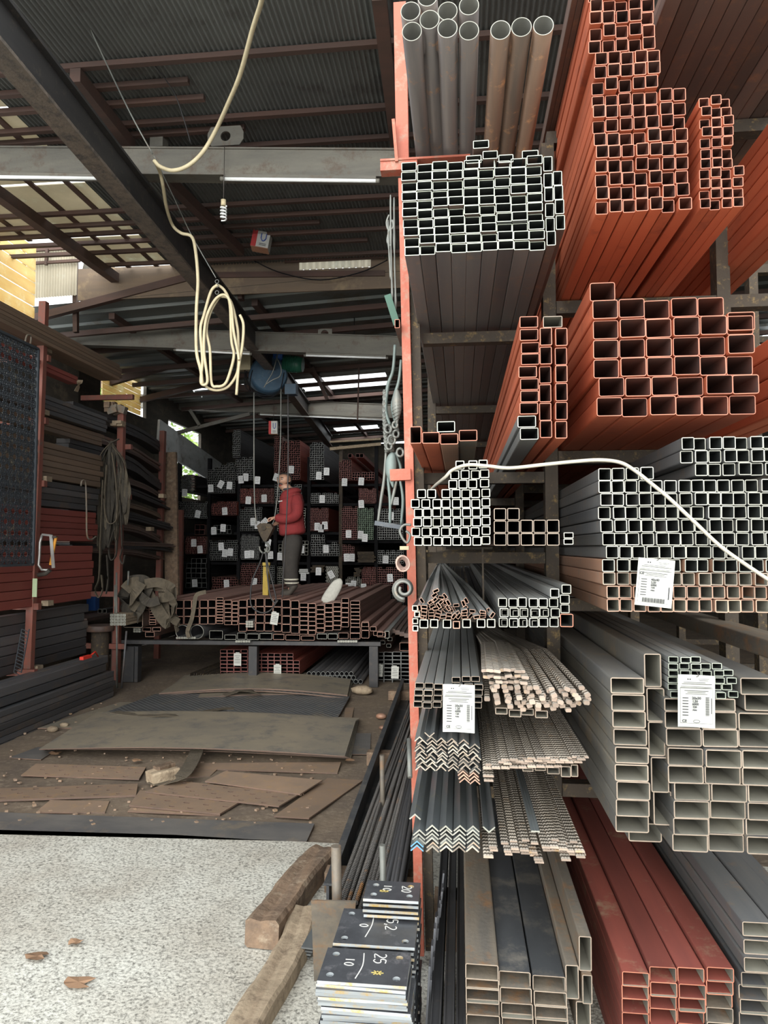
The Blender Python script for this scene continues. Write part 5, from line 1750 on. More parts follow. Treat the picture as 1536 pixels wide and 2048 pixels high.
def grid(name, desc, group, x0, y0, w, h, nx, ny, mats, Y=8.3, L=4.0, side='from the opening', skip=None, t=.004):
    it = []
    for r in range(ny):
        for c in range(nx):
            if skip and skip(c, r):
                continue
            X, Yb = x0 + c * w, y0 - r * h
            it.append((*zt1(X, Yb - h + .8, X + w - .8, Yb), f'{desc}, {ORD[r + 1]} row up, {ORD[c + 1]} {side}', mats))
    tubes(name, 'rectangular tube', Y, it, mats, group, L=L, t=t)


grid('under_table_tube', 'red-brown tube under the table at its middle leg', 'red-brown tubes under the table by the middle leg', 577, 528, 33, 17.5, 4, 7, UR)
grid('under_table_tube', 'dark red tube under the table past the leg', 'dark red tubes under the table past the leg', 745, 528, 30.5, 17.5, 7, 6, UR, skip=lambda c, r: (c > 5 and r > 3))
for r in range(4):
    for c in range(13 - r):
        x, y, _, _ = zt1(992 + c * 22.5 + (r % 2) * 11, 0, 0, 0)[0], zt1(0, 590 - r * 19 + (20 if r == 0 else 0), 0, 0)[1], 0, 0
        if r == 0 and c < 5:
            continue
        p = at(x, y, 8.25)
        put(pipe_mesh('small_round_pipe', .0265, .004, 4.0, ['dark', 'dimrim', 'black'], 12), 'small_round_pipe', p, f'thin dark round pipe under the table, {ORD[r + 1]} layer up, {ORD[c + 1]} from the red tubes', 'pipe', 'thin dark round pipes under the table')
grid('side_stack_tube', 'dull brown tube in floor stack beside the table', 'dull brown tubes beside the table', 1322, 588, 41, 19, 4, 9, ['brown', 'dimrim', 'black'], Y=8.35, L=4.5, skip=lambda c, r: False)
grid('side_stack_tube', 'big brown tube topping the floor stack beside table', 'dull brown tubes beside the table', 1438, 412, 48, 40, 2, 1, ['brown', 'brownrim', 'black'], Y=8.35, L=4.5)
for k in range(5):
    x, y, x1, y1 = zt1(1340 + rnd(0, 45), 395 - k * 16, 1366 + 0, 0)
    tubes('tumbled_tube', 'square tube', 8.3, [(x, y - 7, x + 9, y, f'small tumbled tube between table end and floor stack, {ORD[k + 1]} up')], ['brown', 'galvrim', 'black'], 'small tumbled tubes at the table end', L=2)
# brown long tubes seen beside the floor stack top
for k in range(4):
    a = at(786 + k * 9, 1262 + k * 3, 8.35)
    g = MB()
    g.beam(a, a + Vector((-.02 * k, 3.6, 0)), .055, .05)
    single(g, 'solid_bar', 'brown', f'brown bar lying on the floor stack beside the table, {ORD[k + 1]} from the table', 'bar', 'brown bars on the floor stack', origin=a)
# channels low behind the sheets under the table
for k in range(6):
    a = at(384 + k * 13, 1357 - k * 2, 8.2)
    a.z = .02
    g = MB()
    g.sweep([(-.03, 0), (.03, 0), (.03, .07), (.024, .07), (.024, .006), (-.024, .006), (-.024, .07), (-.03, .07)], [a, a + Vector((.25, 3.4, 0))], 0)
    single(g, 'steel_channel', 'rack', f'dark steel channel on the ground under the table, {ORD[k + 1]} from the opening', 'steel channel', 'dark channels under the table', origin=a)

# ================================================================== BACK SHELVES
BY = 12.0


def z4(x, y):
    return 340 + x / 3.072, 840 + y / 3.072


bs = thing('back_shelving', 'tall dark steel shelving filling the back of the shed', 'shelving', (at(*z4(700, 1000), BY).x, BY + .1, 0))
for px in (55, 240, 425, 650, 855, 1050, 1268, 1440):
    x = at(*z4(px, 700), BY + .14).x
    g = MB()
    g.beam((x, BY + .14, 0), (x, BY + .14, 3.2 if px < 900 else 3.4), .06, .08, 0, (0, 1, 0))
    part(g, 'upright', 'black' if px != 1050 else 'rack', bs)
for py in (405, 520, 692, 742, 872, 1048, 1200):
    for Y in (BY + .2, BY + 3):
        a, b = at(*z4(30, py), BY + .2), at(*z4(1450, py), BY + .2)
        g = MB()
        g.beam((a.x, Y, a.z - .02), (b.x, Y, a.z - .02), .06, .045)
        part(g, 'shelf_beam', 'black', bs)
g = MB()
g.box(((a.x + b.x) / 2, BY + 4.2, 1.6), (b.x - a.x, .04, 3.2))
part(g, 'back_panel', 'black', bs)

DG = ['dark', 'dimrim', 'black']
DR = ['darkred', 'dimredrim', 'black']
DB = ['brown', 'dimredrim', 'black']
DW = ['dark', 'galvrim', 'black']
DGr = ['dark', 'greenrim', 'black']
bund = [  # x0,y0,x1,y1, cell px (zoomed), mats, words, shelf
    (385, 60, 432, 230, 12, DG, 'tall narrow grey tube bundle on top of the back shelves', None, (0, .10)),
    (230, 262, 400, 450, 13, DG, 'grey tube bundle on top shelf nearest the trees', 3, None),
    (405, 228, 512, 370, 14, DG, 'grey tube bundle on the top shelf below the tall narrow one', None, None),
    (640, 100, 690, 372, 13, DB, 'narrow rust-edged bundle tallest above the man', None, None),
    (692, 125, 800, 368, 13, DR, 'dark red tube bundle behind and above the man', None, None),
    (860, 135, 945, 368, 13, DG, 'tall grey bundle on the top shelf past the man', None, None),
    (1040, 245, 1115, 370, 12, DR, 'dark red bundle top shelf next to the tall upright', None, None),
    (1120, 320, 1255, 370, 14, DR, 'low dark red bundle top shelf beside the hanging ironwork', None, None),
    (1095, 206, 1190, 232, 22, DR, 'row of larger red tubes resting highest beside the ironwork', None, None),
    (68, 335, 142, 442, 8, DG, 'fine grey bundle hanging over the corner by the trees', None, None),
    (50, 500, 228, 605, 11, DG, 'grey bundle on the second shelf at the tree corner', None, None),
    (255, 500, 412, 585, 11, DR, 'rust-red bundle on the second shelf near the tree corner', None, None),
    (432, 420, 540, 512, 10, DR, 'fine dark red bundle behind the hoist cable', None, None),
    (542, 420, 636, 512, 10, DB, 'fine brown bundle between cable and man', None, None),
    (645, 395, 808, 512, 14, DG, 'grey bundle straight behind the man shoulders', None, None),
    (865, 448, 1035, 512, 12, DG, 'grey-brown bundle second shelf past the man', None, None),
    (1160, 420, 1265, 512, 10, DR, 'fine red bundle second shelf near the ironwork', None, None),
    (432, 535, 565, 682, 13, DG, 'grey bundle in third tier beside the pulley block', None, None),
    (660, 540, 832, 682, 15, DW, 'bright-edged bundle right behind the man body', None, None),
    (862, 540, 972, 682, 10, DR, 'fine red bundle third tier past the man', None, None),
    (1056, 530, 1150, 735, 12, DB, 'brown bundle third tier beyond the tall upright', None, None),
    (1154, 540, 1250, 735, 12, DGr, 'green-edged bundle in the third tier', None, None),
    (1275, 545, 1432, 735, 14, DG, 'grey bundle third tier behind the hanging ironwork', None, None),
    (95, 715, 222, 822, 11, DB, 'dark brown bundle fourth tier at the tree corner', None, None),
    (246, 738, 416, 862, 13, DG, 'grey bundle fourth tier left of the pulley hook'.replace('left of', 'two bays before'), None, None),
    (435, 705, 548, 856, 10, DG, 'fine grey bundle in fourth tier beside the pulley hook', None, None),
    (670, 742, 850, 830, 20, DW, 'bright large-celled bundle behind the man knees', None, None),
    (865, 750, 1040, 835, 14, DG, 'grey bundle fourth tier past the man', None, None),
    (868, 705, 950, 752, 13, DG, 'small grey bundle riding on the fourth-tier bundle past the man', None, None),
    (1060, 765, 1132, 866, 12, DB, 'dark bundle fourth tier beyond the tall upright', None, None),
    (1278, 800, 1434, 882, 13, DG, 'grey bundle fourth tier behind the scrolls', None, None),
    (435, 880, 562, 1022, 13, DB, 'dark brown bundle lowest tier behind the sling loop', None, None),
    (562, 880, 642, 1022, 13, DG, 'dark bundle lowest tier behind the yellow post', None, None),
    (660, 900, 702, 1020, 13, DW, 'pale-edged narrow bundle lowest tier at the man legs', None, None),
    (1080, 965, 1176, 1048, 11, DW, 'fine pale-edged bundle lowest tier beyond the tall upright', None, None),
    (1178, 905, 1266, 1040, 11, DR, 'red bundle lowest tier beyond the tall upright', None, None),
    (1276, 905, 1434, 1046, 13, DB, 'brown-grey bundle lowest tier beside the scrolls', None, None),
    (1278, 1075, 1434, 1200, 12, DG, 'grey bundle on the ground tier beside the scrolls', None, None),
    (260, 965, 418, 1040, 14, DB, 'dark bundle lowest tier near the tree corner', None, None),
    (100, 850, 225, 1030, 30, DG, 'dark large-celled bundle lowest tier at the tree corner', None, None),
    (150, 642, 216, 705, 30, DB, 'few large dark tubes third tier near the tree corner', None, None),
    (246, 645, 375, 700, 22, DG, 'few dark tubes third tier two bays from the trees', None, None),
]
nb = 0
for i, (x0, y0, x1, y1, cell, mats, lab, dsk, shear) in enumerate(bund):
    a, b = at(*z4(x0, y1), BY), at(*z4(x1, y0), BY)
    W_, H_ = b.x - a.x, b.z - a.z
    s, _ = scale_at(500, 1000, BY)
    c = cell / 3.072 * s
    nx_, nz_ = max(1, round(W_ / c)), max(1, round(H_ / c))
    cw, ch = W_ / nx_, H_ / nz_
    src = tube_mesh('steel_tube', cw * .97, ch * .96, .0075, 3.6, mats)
    # light copy of the tube with square corners, so a bundle stays small
    g = MB()
    for r in range(nz_):
        for q in range(nx_):
            if r == nz_ - 1 and R.random() < .25:
                continue
            if dsk and r >= nz_ - 4 and q < (r - (nz_ - 4)) * nx_ * .22:
                continue
            X, Z = a.x + q * cw + rnd(-.003, .003), a.z + r * ch
            w, h, tt = cw * .97, ch * .96, .0033
            dy = rnd(-.03, .03)
            o4 = [(X, Z), (X + w, Z), (X + w, Z + h), (X, Z + h)]
            i4 = [(X + tt, Z + tt), (X + w - tt, Z + tt), (X + w - tt, Z + h - tt), (X + tt, Z + h - tt)]
            vs = [(x, BY + dy, z) for x, z in o4] + [(x, BY + dy, z) for x, z in i4] + [(x, BY + dy + .6, z) for x, z in i4] + [(x, BY + 3.8, z) for x, z in o4]
            fs, ms = [], []
            for k in range(4):
                j = (k + 1) % 4
                fs += [(k, j, 4 + j, 4 + k), (4 + k, 4 + j, 8 + j, 8 + k), (k, 12 + k, 12 + j, j)]
                ms += [1, 2, 0]
            fs.append((8, 9, 10, 11))  # near-black plug paints in the shade deep inside the bore
            ms.append(2)
            g.add(vs, fs, ms)
    single(g, 'tube_bundle', mats, lab, 'tube bundle', 'tube bundles on the back shelves', 'stuff')
# round pipe ends bundle
g = MB()
a = at(*z4(962, 1010), BY)
s, _ = scale_at(500, 1000, BY)
for r in range(11):
    for q in range(6):
        X, Z = a.x + (q + .5 * (r % 2)) * .034 * 1.05, a.z + r * .03
        n = 7
        vs = []
        for (rr, dy) in ((.0165, 0), (.011, 0), (.011, .4), (.0165, 3.5)):
            vs += [(X + rr * math.cos(2 * math.pi * k / n), BY + dy, Z + rr * math.sin(2 * math.pi * k / n)) for k in range(n)]
        fs, ms = [], []
        for k in range(n):
            j = (k + 1) % n
            fs += [(k, j, n + j, n + k), (n + k, n + j, 2 * n + j, 2 * n + k), (k, 3 * n + k, 3 * n + j, j)]
            ms += [1, 2, 0]
        g.add(vs, fs, ms)
single(g, 'round_pipe_bundle', ['dark', 'galvrim', 'black'], 'tall bundle of thin round pipes lowest tier past the man', 'tube bundle', 'tube bundles on the back shelves', 'stuff')
for k, (x0, y0, x1, y1, m, lab) in enumerate(((790, 915, 856, 945, 'galv', 'pale stack of flat bars behind the man calves'), (865, 892, 952, 936, 'rack', 'dark stack of flat bars next to thin round pipes'), (1150, 808, 1262, 875, 'rack', 'dull panel-like stack of sheets fourth tier'),
                                              (1132, 908, 1174, 962, 'rack', 'small dull block lowest tier before the red bundle'), (1180, 1060, 1262, 1096, 'rack', 'dull low stack of bars on the ground tier'), (1075, 1058, 1172, 1092, 'galv', 'pale low stack of bars ground tier beyond the upright'))):
    a, b = at(*z4(x0, y1), BY), at(*z4(x1, y0), BY)
    g = MB()
    n = max(3, int((y1 - y0) / 9))
    for q in range(n):
        z = a.z + (b.z - a.z) * q / n
        g.box(((a.x + b.x) / 2 + rnd(-.02, .02), BY + 1.5 + rnd(-.03, .03), z + (b.z - a.z) / n * .45), (b.x - a.x - rnd(0, .04), 3, (b.z - a.z) / n * .85))
    single(g, 'bar_bundle', m, lab, 'bar bundle', None, 'stuff')
# the loose long bars slanting over the tree corner
for k in range(6):
    g = MB()
    g.beam(at(*z4(140, 345 + k * 16), 12.0), at(*z4(235, 425 + k * 9), 13.6), .06, .03)
    single(g, 'slanting_bar', 'tan' if k % 2 else 'brown', f'long bar slanting down from the tree corner bundle, {ORD[k + 1]} from the top', 'bar', 'long bars slanting behind the corner bundle')
for k, (x0, y0, x1, y1, m) in enumerate(((436, 80, 560, 300, 'brown'), (800, 140, 870, 330, 'darkred'), (1190, 210, 1230, 320, 'darkred'))):
    pass
# long bodies of the highest bundles as bars leaning back
g = MB()

# paper tags
tagpts = [(90, 447, 'fine grey bundle over the tree corner'), (250, 420, 'top bundle nearest the trees, first'), (365, 402, 'top bundle nearest the trees, last'), (312, 395, 'top bundle nearest the trees, tilted middle one'), (436, 366, 'second top bundle, first of three'), (465, 352, 'second top bundle, middle of three'),
          (537, 370, 'second top bundle, last past the cable'), (745, 305, 'dark red bundle above the man'), (652, 352, 'bundle at the man\'s forehead'), (914, 342, 'tall grey bundle past the man, lower'), (962, 316, 'tall grey bundle past the man, outer upper'), (1072, 382, 'red bundle beside the tall upright'),
          (1175, 377, 'low dark red top bundle'), (481, 493, 'fine dark red bundle behind the cable'), (578, 481, 'fine brown bundle between cable and man'), (935, 486, 'grey-brown second-shelf bundle'), (1175, 516, 'fine red second-shelf bundle'), (1388, 498, 'shelf behind the ironwork, upper'), (1358, 590, 'shelf behind the ironwork, lower'),
          (336, 560, 'rust-red second-shelf bundle'), (170, 578, 'grey second-shelf bundle at the tree corner'), (510, 625, 'bundle beside the pulley block, outer'), (536, 645, 'bundle beside the pulley block, partly hidden'), (326, 663, 'dark tubes two bays from the trees'), (269, 681, 'dark tubes near the corner, lower'),
          (904, 655, 'fine red third-tier bundle, first of three'), (928, 665, 'fine red third-tier bundle, middle of three'), (952, 648, 'fine red third-tier bundle, last of three'), (1097, 700, 'brown third-tier bundle'), (1171, 705, 'green-edged bundle, first'), (1197, 724, 'green-edged bundle, second lower'),
          (146, 755, 'dark brown fourth-tier bundle, upper'), (184, 795, 'dark brown fourth-tier bundle, lower'), (314, 777, 'grey fourth-tier bundle, upper'), (336, 818, 'grey fourth-tier bundle, lower middle'), (370, 812, 'grey fourth-tier bundle, lower outer'), (474, 826, 'fine grey bundle by the hook, first'), (500, 824, 'fine grey bundle by the hook, second'),
          (617, 830, 'shelf just past the pulley hook'), (580, 625, 'shelf above the pulley block, tilted'), (603, 755, 'shelf behind the hook'), (958, 792, 'grey fourth-tier bundle past the man'), (1085, 845, 'dark fourth-tier bundle, first'), (1118, 845, 'dark fourth-tier bundle, second'), (1325, 857, 'fourth-tier bundle behind the scrolls'),
          (152, 1002, 'large-celled lowest bundle'), (347, 1005, 'dark lowest bundle near the tree corner'), (518, 995, 'brown lowest bundle behind the sling'), (819, 963, 'pale flat bars behind the man'), (912, 930, 'dark flat bars past the man'), (990, 950, 'thin round pipe bundle, tilted'), (919, 1033, 'lowest tier under the dark flat bars'),
          (1095, 1025, 'pale-edged lowest bundle, first'), (1127, 1010, 'pale-edged lowest bundle, long one'), (1190, 1030, 'red lowest bundle'), (1352, 970, 'brown-grey lowest bundle'), (1373, 1160, 'ground tier bundle beside the scrolls'), (676, 838, 'shelf at the man\'s knees'), (808, 795, 'bundle behind the man\'s thighs')]
for k, (x, y, lab) in enumerate(tagpts):
    p = at(*z4(x, y), BY - .034)
    s, _ = scale_at(500, 1000, BY)
    w, h = 33 / 3.072 * s, 46 / 3.072 * s
    tilt = {3: .5, 25: 0, 50: -.5, 39: .8, 20: .2, 40: .15, 8: .3}.get(k, rnd(-.08, .08))
    g = MB()
    rot = Matrix.Rotation(tilt, 3, 'Y')
    pr = [(-w / 2, -h / 2), (w / 2, -h / 2), (w / 2, h / 2 - .01), (w / 2 - .01, h / 2), (-w / 2 + .01, h / 2), (-w / 2, h / 2 - .01)]
    vs = [rot @ Vector((a, 0, b)) for a, b in pr] + [rot @ Vector((a, .0015, b)) for a, b in pr]
    n = 6
    fs = [tuple(range(n)), tuple(reversed(range(n, 2 * n)))] + [(i, n + i, n + (i + 1) % n, (i + 1) % n) for i in range(n)]
    g.add(vs, fs)
    o = g.build('paper_tag', 'paperfar', None, None)
    o.location = p
    tag(o, f'white paper tag on the {lab}', 'tag', 'white paper tags on the back shelves')
    g = MB()
    for q in range(3):
        ww = w * (.6 if q != 1 else .4)
        c = rot @ Vector((0, -.001, h * (.28 - q * .24)))
        g.box(c, (ww, .0008, h * .022), 0, rot)
    q_ = g.build('printed_text', 'ink', o)


# ---- tags one can read
def bigtag(x0, y0, x1, y1, Y, tilt, label, size1, size2):
    a, b = at(x0, y1, Y), at(x1, y0, Y)
    w, h = b.x - a.x, b.z - a.z
    c = Vector(((a.x + b.x) / 2, Y, (a.z + b.z) / 2))
    t = thing('paper_tag', label, 'tag', c)
    rot = Matrix.Rotation(tilt, 3, 'Y')
    g = MB()
    n = 10
    vs = []
    for j in range(2):
        for i in range(n + 1):
            u = i / n
            vs.append(rot @ Vector((w * (u - .5), .004 * math.sin(u * 3.1 * 1.3), h * (j - .5))))
    vs2 = [v + Vector((0, .0012, 0)) for v in vs]
    fs = []
    for i in range(n):
        fs += [(i, i + 1, n + 2 + i, n + 1 + i), (2 * n + 2 + i, 3 * n + 3 + i, 3 * n + 4 + i, 2 * n + 3 + i)]
        fs += [(i, 2 * n + 2 + i, 2 * n + 3 + i, i + 1), (n + 1 + i, n + 2 + i, 3 * n + 4 + i, 3 * n + 3 + i)]
    g.add(vs + vs2, fs)
    g.build('card', 'paper', t)
    g = MB()
    g.cyl([rot @ Vector((0, -.002, h * .47)), rot @ Vector((.004, -.006, h * .49)), rot @ Vector((.003, .004, h * .56))], .0012, 6)
    g.build('wire_tie', 'wire', t)
    fr = MB()

    def bar(u, v, ww, hh, m=fr):
        m.box(rot @ Vector((w * (u - .5), -.002, h * (v - .5))), (w * ww, .0008, h * hh), 0, rot)
    for v in (.78, .75):
        bar(.5, v, .86, .006)
    bar(.06, .42, .006, .68)
    bar(.94, .42, .006, .68)
    bar(.5, .76, .88, .004)
    bar(.5, .08, .88, .004)
    for q in range(4):
        bar(.5 + rnd(-.03, .03), .83 + q * .0, .8, .008)
    bar(.45, .86, .6, .008)
    bar(.7, .93, .3, .006)
    bar(.7, .9, .25, .006)
    bar(.5, .70, .66, .01)
    bar(.5, .67, .5, .008)
    bar(.5, .64, .6, .007)
    for q in range(7):
        bar(.2, .56 - q * .055, .16, .016)
    if size1 == '40x40':
        for q in range(22):
            bar(.2 + q * .028, .13, .012 if q % 3 else .02, .09)
        bar(.9, .3, .03, .26)
    else:
        for q in range(24):
            bar(.80, .58 - q * .015, .1, .005 if q % 3 else .009)
        bar(.91, .42, .02, .3)
    fr.build('printed_lines', 'ink', t)
    dm = MB()
    for s_ in (-1, 1):
        cc = rot @ Vector((w * (-.2 + s_ * .03), -.002, h * .42))
        dm.box(cc, (w * .035, .0008, w * .035), 0, Matrix.Rotation(math.pi / 4, 3, 'Y'))
    dm.build('printed_mark', 'ink', t)
    e = (math.pi / 2, tilt, 0)

    def T(s, u, v, sz):
        o = txt('printed_text', s, sz * h * 1.35, 'ink', t, rot @ Vector((w * (u - .5), -.003, h * (v - .5))), (math.pi / 2, -0.0, 0), bold=.00035)
        o.rotation_euler = (Matrix.Rotation(tilt, 3, 'Y') @ Matrix.Rotation(math.pi / 2, 3, 'X')).to_euler()
    T(size1, .5, .56, .05)
    T(size2, .46, .5, .045)
    T('6000', .47, .445, .045)
    T('144' if size1 == '40x40' else '120', .45, .39, .04)
    T('Adet', .45, .335, .03)
    T('CE', .17 if size1 != '40x40' else .12, .12 if size1 != '40x40' else .68, .055)
    if size1 != '40x40':
        g = MB()
        g.cyl([rot @ Vector((w * .09 * math.cos(q / 12 * 6.283), -.003, -h * .38 + w * .04 * math.sin(q / 12 * 6.283))) for q in range(12)], .0006, 4, closed=True)
        g.build('printed_emblem', 'ink', t)
    return t


bigtag(1274, 1118, 1345, 1213, 1.99, .1, 'white paper tag wired to the wide block of grey square tubes, reading 40x40', '40x40', '2.50')
bigtag(886, 1370, 949, 1464, 2.03, .01, 'white paper tag hanging before the angle bars by the post', '20x30', '1.20')
bigtag(1357, 1351, 1428, 1454, 1.94, .02, 'white paper tag on the small stack above large grey tubes', '20x30', '1.50')
for (x, y, Y, tl, lab) in ((549, 1237, 7.9, .15, 'cream paper tag on the brown tubes at the table middle'), (475, 1319, 8.2, 0, 'cream rounded tag on the red-brown tubes under the table'), (555, 1342, 8.2, 0, 'cream tag on the dark red tubes low under the table'), (758, 1341, 8.25, .05, 'cream tag on the floor stack, nearer the table'), (790, 1345, 8.25, .03, 'cream tag on the floor stack, nearer the orange post'),
                           (92, 783, 0, 0, '')):
    if not lab:
        continue
    p = at(x, y, Y)
    s, _ = scale_at(x, y, Y)
    w, h = 15 * s, 24 * s
    rot = Matrix.Rotation(tl, 3, 'Y')
    g = MB()
    g.box((0, 0, 0), (w, .003, h), 0, rot)
    g.box((0, 0, h * .53), (w * .5, .003, h * .1), 0, rot)
    o = g.build('paper_tag', 'paper')
    o.location = p
    tag(o, lab, 'tag', 'cream tags around the tube table')
    g = MB()
    for q in range(5):
        g.box(rot @ Vector((0, -.002, h * (.3 - q * .14))), (w * (.75 if q != 1 else .5), .001, h * .03), 0, rot)
    g.build('printed_text', 'ink', o)


# ================================================================== LEFT RACKS
def leftstack(name, desc, group, X, pxe, ytop, ybot, n, mats, cat='rectangular tube', L=5.6, w=.1, ncol=1, y2=None, jit=.05, t=.004):
    a, b = atx(pxe, ybot, X), atx(pxe, ytop, X)
    h = (b.z - a.z) / n
    for k in range(n):
        for c in range(ncol):
            me = tube_mesh(name, w * .98, h * .96, t, L, mats)
            lab = f'{desc}, {ORD[k + 1]} layer up' + ('' if ncol == 1 else (', front column' if c == 0 else ', rear column'))
            put(me, name, (X - w / 2 - c * w + (rnd(-.006, .006) if k else 0), a.y - L + rnd(-jit, jit) * (1 if k < n - 1 else 1), a.z + k * h), lab, cat, group)


LB = ['dark', 'dimrim', 'black']
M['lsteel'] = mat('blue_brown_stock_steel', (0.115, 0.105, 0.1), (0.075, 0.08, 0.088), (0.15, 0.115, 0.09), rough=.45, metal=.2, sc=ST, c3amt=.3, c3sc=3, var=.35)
M['lred'] = mat('dull_red_stock_primer', (0.25, 0.062, 0.048), (0.2, 0.052, 0.042), rough=.55, sc=ST, var=.12)
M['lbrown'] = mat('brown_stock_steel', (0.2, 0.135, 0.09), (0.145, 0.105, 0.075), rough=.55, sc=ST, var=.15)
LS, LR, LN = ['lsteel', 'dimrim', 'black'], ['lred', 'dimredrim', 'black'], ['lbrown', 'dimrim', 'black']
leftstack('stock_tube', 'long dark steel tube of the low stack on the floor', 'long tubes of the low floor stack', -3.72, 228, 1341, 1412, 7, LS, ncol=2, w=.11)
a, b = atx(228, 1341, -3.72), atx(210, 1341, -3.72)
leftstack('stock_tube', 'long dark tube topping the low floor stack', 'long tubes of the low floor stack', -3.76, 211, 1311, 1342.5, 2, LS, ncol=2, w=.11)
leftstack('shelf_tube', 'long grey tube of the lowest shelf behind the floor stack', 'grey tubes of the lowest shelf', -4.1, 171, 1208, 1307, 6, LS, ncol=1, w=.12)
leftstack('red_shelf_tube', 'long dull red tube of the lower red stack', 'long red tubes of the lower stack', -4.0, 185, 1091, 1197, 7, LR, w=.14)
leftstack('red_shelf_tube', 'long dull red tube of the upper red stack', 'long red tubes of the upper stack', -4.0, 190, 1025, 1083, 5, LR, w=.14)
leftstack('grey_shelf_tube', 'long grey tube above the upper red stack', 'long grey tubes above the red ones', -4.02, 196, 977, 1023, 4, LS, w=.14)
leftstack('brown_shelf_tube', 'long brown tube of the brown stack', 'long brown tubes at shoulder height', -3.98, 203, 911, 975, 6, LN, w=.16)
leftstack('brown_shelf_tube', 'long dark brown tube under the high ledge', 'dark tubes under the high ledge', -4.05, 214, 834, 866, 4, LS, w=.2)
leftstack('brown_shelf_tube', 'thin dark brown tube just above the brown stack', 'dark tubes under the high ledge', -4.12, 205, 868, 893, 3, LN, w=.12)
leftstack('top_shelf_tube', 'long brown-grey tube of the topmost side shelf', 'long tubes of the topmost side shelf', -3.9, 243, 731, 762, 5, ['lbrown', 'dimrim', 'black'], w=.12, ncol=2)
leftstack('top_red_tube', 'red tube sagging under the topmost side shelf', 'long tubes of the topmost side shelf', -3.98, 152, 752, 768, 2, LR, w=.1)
# side rack frame
sr = thing('side_rack', 'red-brown steel side rack holding the long tubes', 'rack', (-3.9, 6.3, 0))
g = MB()
g.beam(at(88, 604, 6.25), at(72, 1000, 6.25), .07, .06, 0, (0, 1, 0))
g.beam(at(72, 1000, 6.25), at(54, 1420, 6.25), .07, .06, 0, (0, 1, 0))
M['maroon'] = mat('maroon_post_paint', (0.24, 0.08, 0.055), (0.17, 0.065, 0.05), (0.13, 0.1, 0.08), rough=.6, sc=(8, 8, 2), c3amt=.3)
part(g, 'front_upright', 'maroon', sr)
for (x0, y0, x1, y1, Y) in ((244, 818, 232, 1345, 8.0), (326, 862, 318, 1060, 9.8), (362, 1020, 360, 1182, 11.2)):
    a, b = at(x0, y0, Y), at(x1, y1, Y)
    b.z = 0
    g = MB()
    g.beam(a, b, .075, .07, 0, (0, 1, 0))
    part(g, 'upright', 'maroon', sr)
g = MB()
g.beam(at(340, 905, 10.0), at(345, 1190, 10.0), .2, .06, 0, (0, 1, 0))
part(g, 'timber_upright', 'wood', sr)
for (x, y, X, Y) in ((82, 955, -4.0, 6.3), (70, 1200, -4.0, 6.25), (62, 1332, -4.0, 6.2), (85, 830, -4.0, 6.3), (90, 705, -3.9, 6.3)):
    p = at(x, y, Y)
    for yy in (Y, Y + 1.75):
        g = MB()
        g.beam((p.x + .05, yy, p.z - .06), (-4.6, yy, p.z - .06), .05, .06)
        part(g, 'bracket_arm', 'maroon', sr)
# farther, loosely laid strips with drooping ends
for k, (y, yl, hh, m) in enumerate(((985, 938, 26, 'dark'), (1000, 968, 12, 'brown'), (1017, 988, 14, 'dark'), (1040, 1015, 10, 'lbrown'), (1060, 1038, 14, 'dark'), (1088, 1062, 14, 'brown'), (1094, 1091, 8, 'brown'), (1104, 1098, 9, 'dark'), (1120, 1108, 9, 'brown'), (905, 868, 22, 'dark'), (945, 905, 16, 'brown'))):
    pe = (322, 324, 330, 322, 340, 322, 345, 338, 322, 318, 322)[k]
    a, b = at(250, yl, 8.3), at(pe, y, 9.9)
    c = a.lerp(b, .55) + Vector((0, 0, .02 * (k % 2)))
    for q in range(3):
        g = MB()
        o_ = Vector((-.004 * q, rnd(-.05, .05), -.0 + q * hh / 3 * .0068))
        P = smooth([a + Vector((-.05, -1.2, .03)) + o_, a + o_, c + o_, b + o_ + Vector((rnd(-.03, .03), 0, rnd(-.02, .01)))], 5)
        g.sweep([(-.12, 0), (.04, 0), (.04, hh / 3 * .0058), (-.12, hh / 3 * .0058)], P)
        single(g, 'drooping_strip', m, f'long dark strip drooping behind the hanging straps, {ORD[11 - k]} bundle up, {["lower", "middle", "upper"][q]} one', 'steel strip', 'drooping strips behind the hanging straps')
for k, (x, y) in enumerate(((92, 958), (95, 1206), (255, 968), (92, 700), (87, 825), (300, 1058), (74, 1336), (325, 992))):
    Y = 6.35 if x < 200 else 8.6
    p = at(x, y, Y)
    single(MB().box(p, (.07, .09, .05)), 'timber_block', 'woodlt', f'small timber spacer block on the side rack, {["under the brown stack", "under the lower red stack", "behind the hanging straps", "under the topmost shelf", "under the dark high tubes", "by the lowest drooping strips", "under the grey stack", "at the timber upright"][k]}', 'timber block')
# clutter on the high ledge
for k, (x, y, w, h, m, lab) in enumerate(((232, 822, .16, .12, 'tan', 'crumpled pale bundle on the side rack beside its second upright'), (228, 848, .2, .05, 'woodlt', 'short timber under the pale bundle on the side rack'), (215, 812, .1, .16, 'wood', 'small board standing behind the pale bundle'))):
    p = at(x, y, 7.9)
    g = MB()
    for q in range(5):
        g.box(p + Vector((rnd(-.04, .04), .02 * q, rnd(-.02, .03))), (w * rnd(.5, .9), .08, h * rnd(.3, .9)), 0, Matrix.Rotation(rnd(-.5, .5) if k == 0 else 0, 3, 'Y'))
    single(g, ['rag_bundle', 'timber_block', 'board'][k], m, lab, ['rag bundle', 'timber block', 'board'][k])
ribbon('hanging_cloth_tag', 'woodlt', [at(160, 760, 7.0), at(158, 770, 6.98), at(152, 783, 6.98)], .06, 'small pale cloth hanging below the topmost side shelf', 'cloth')

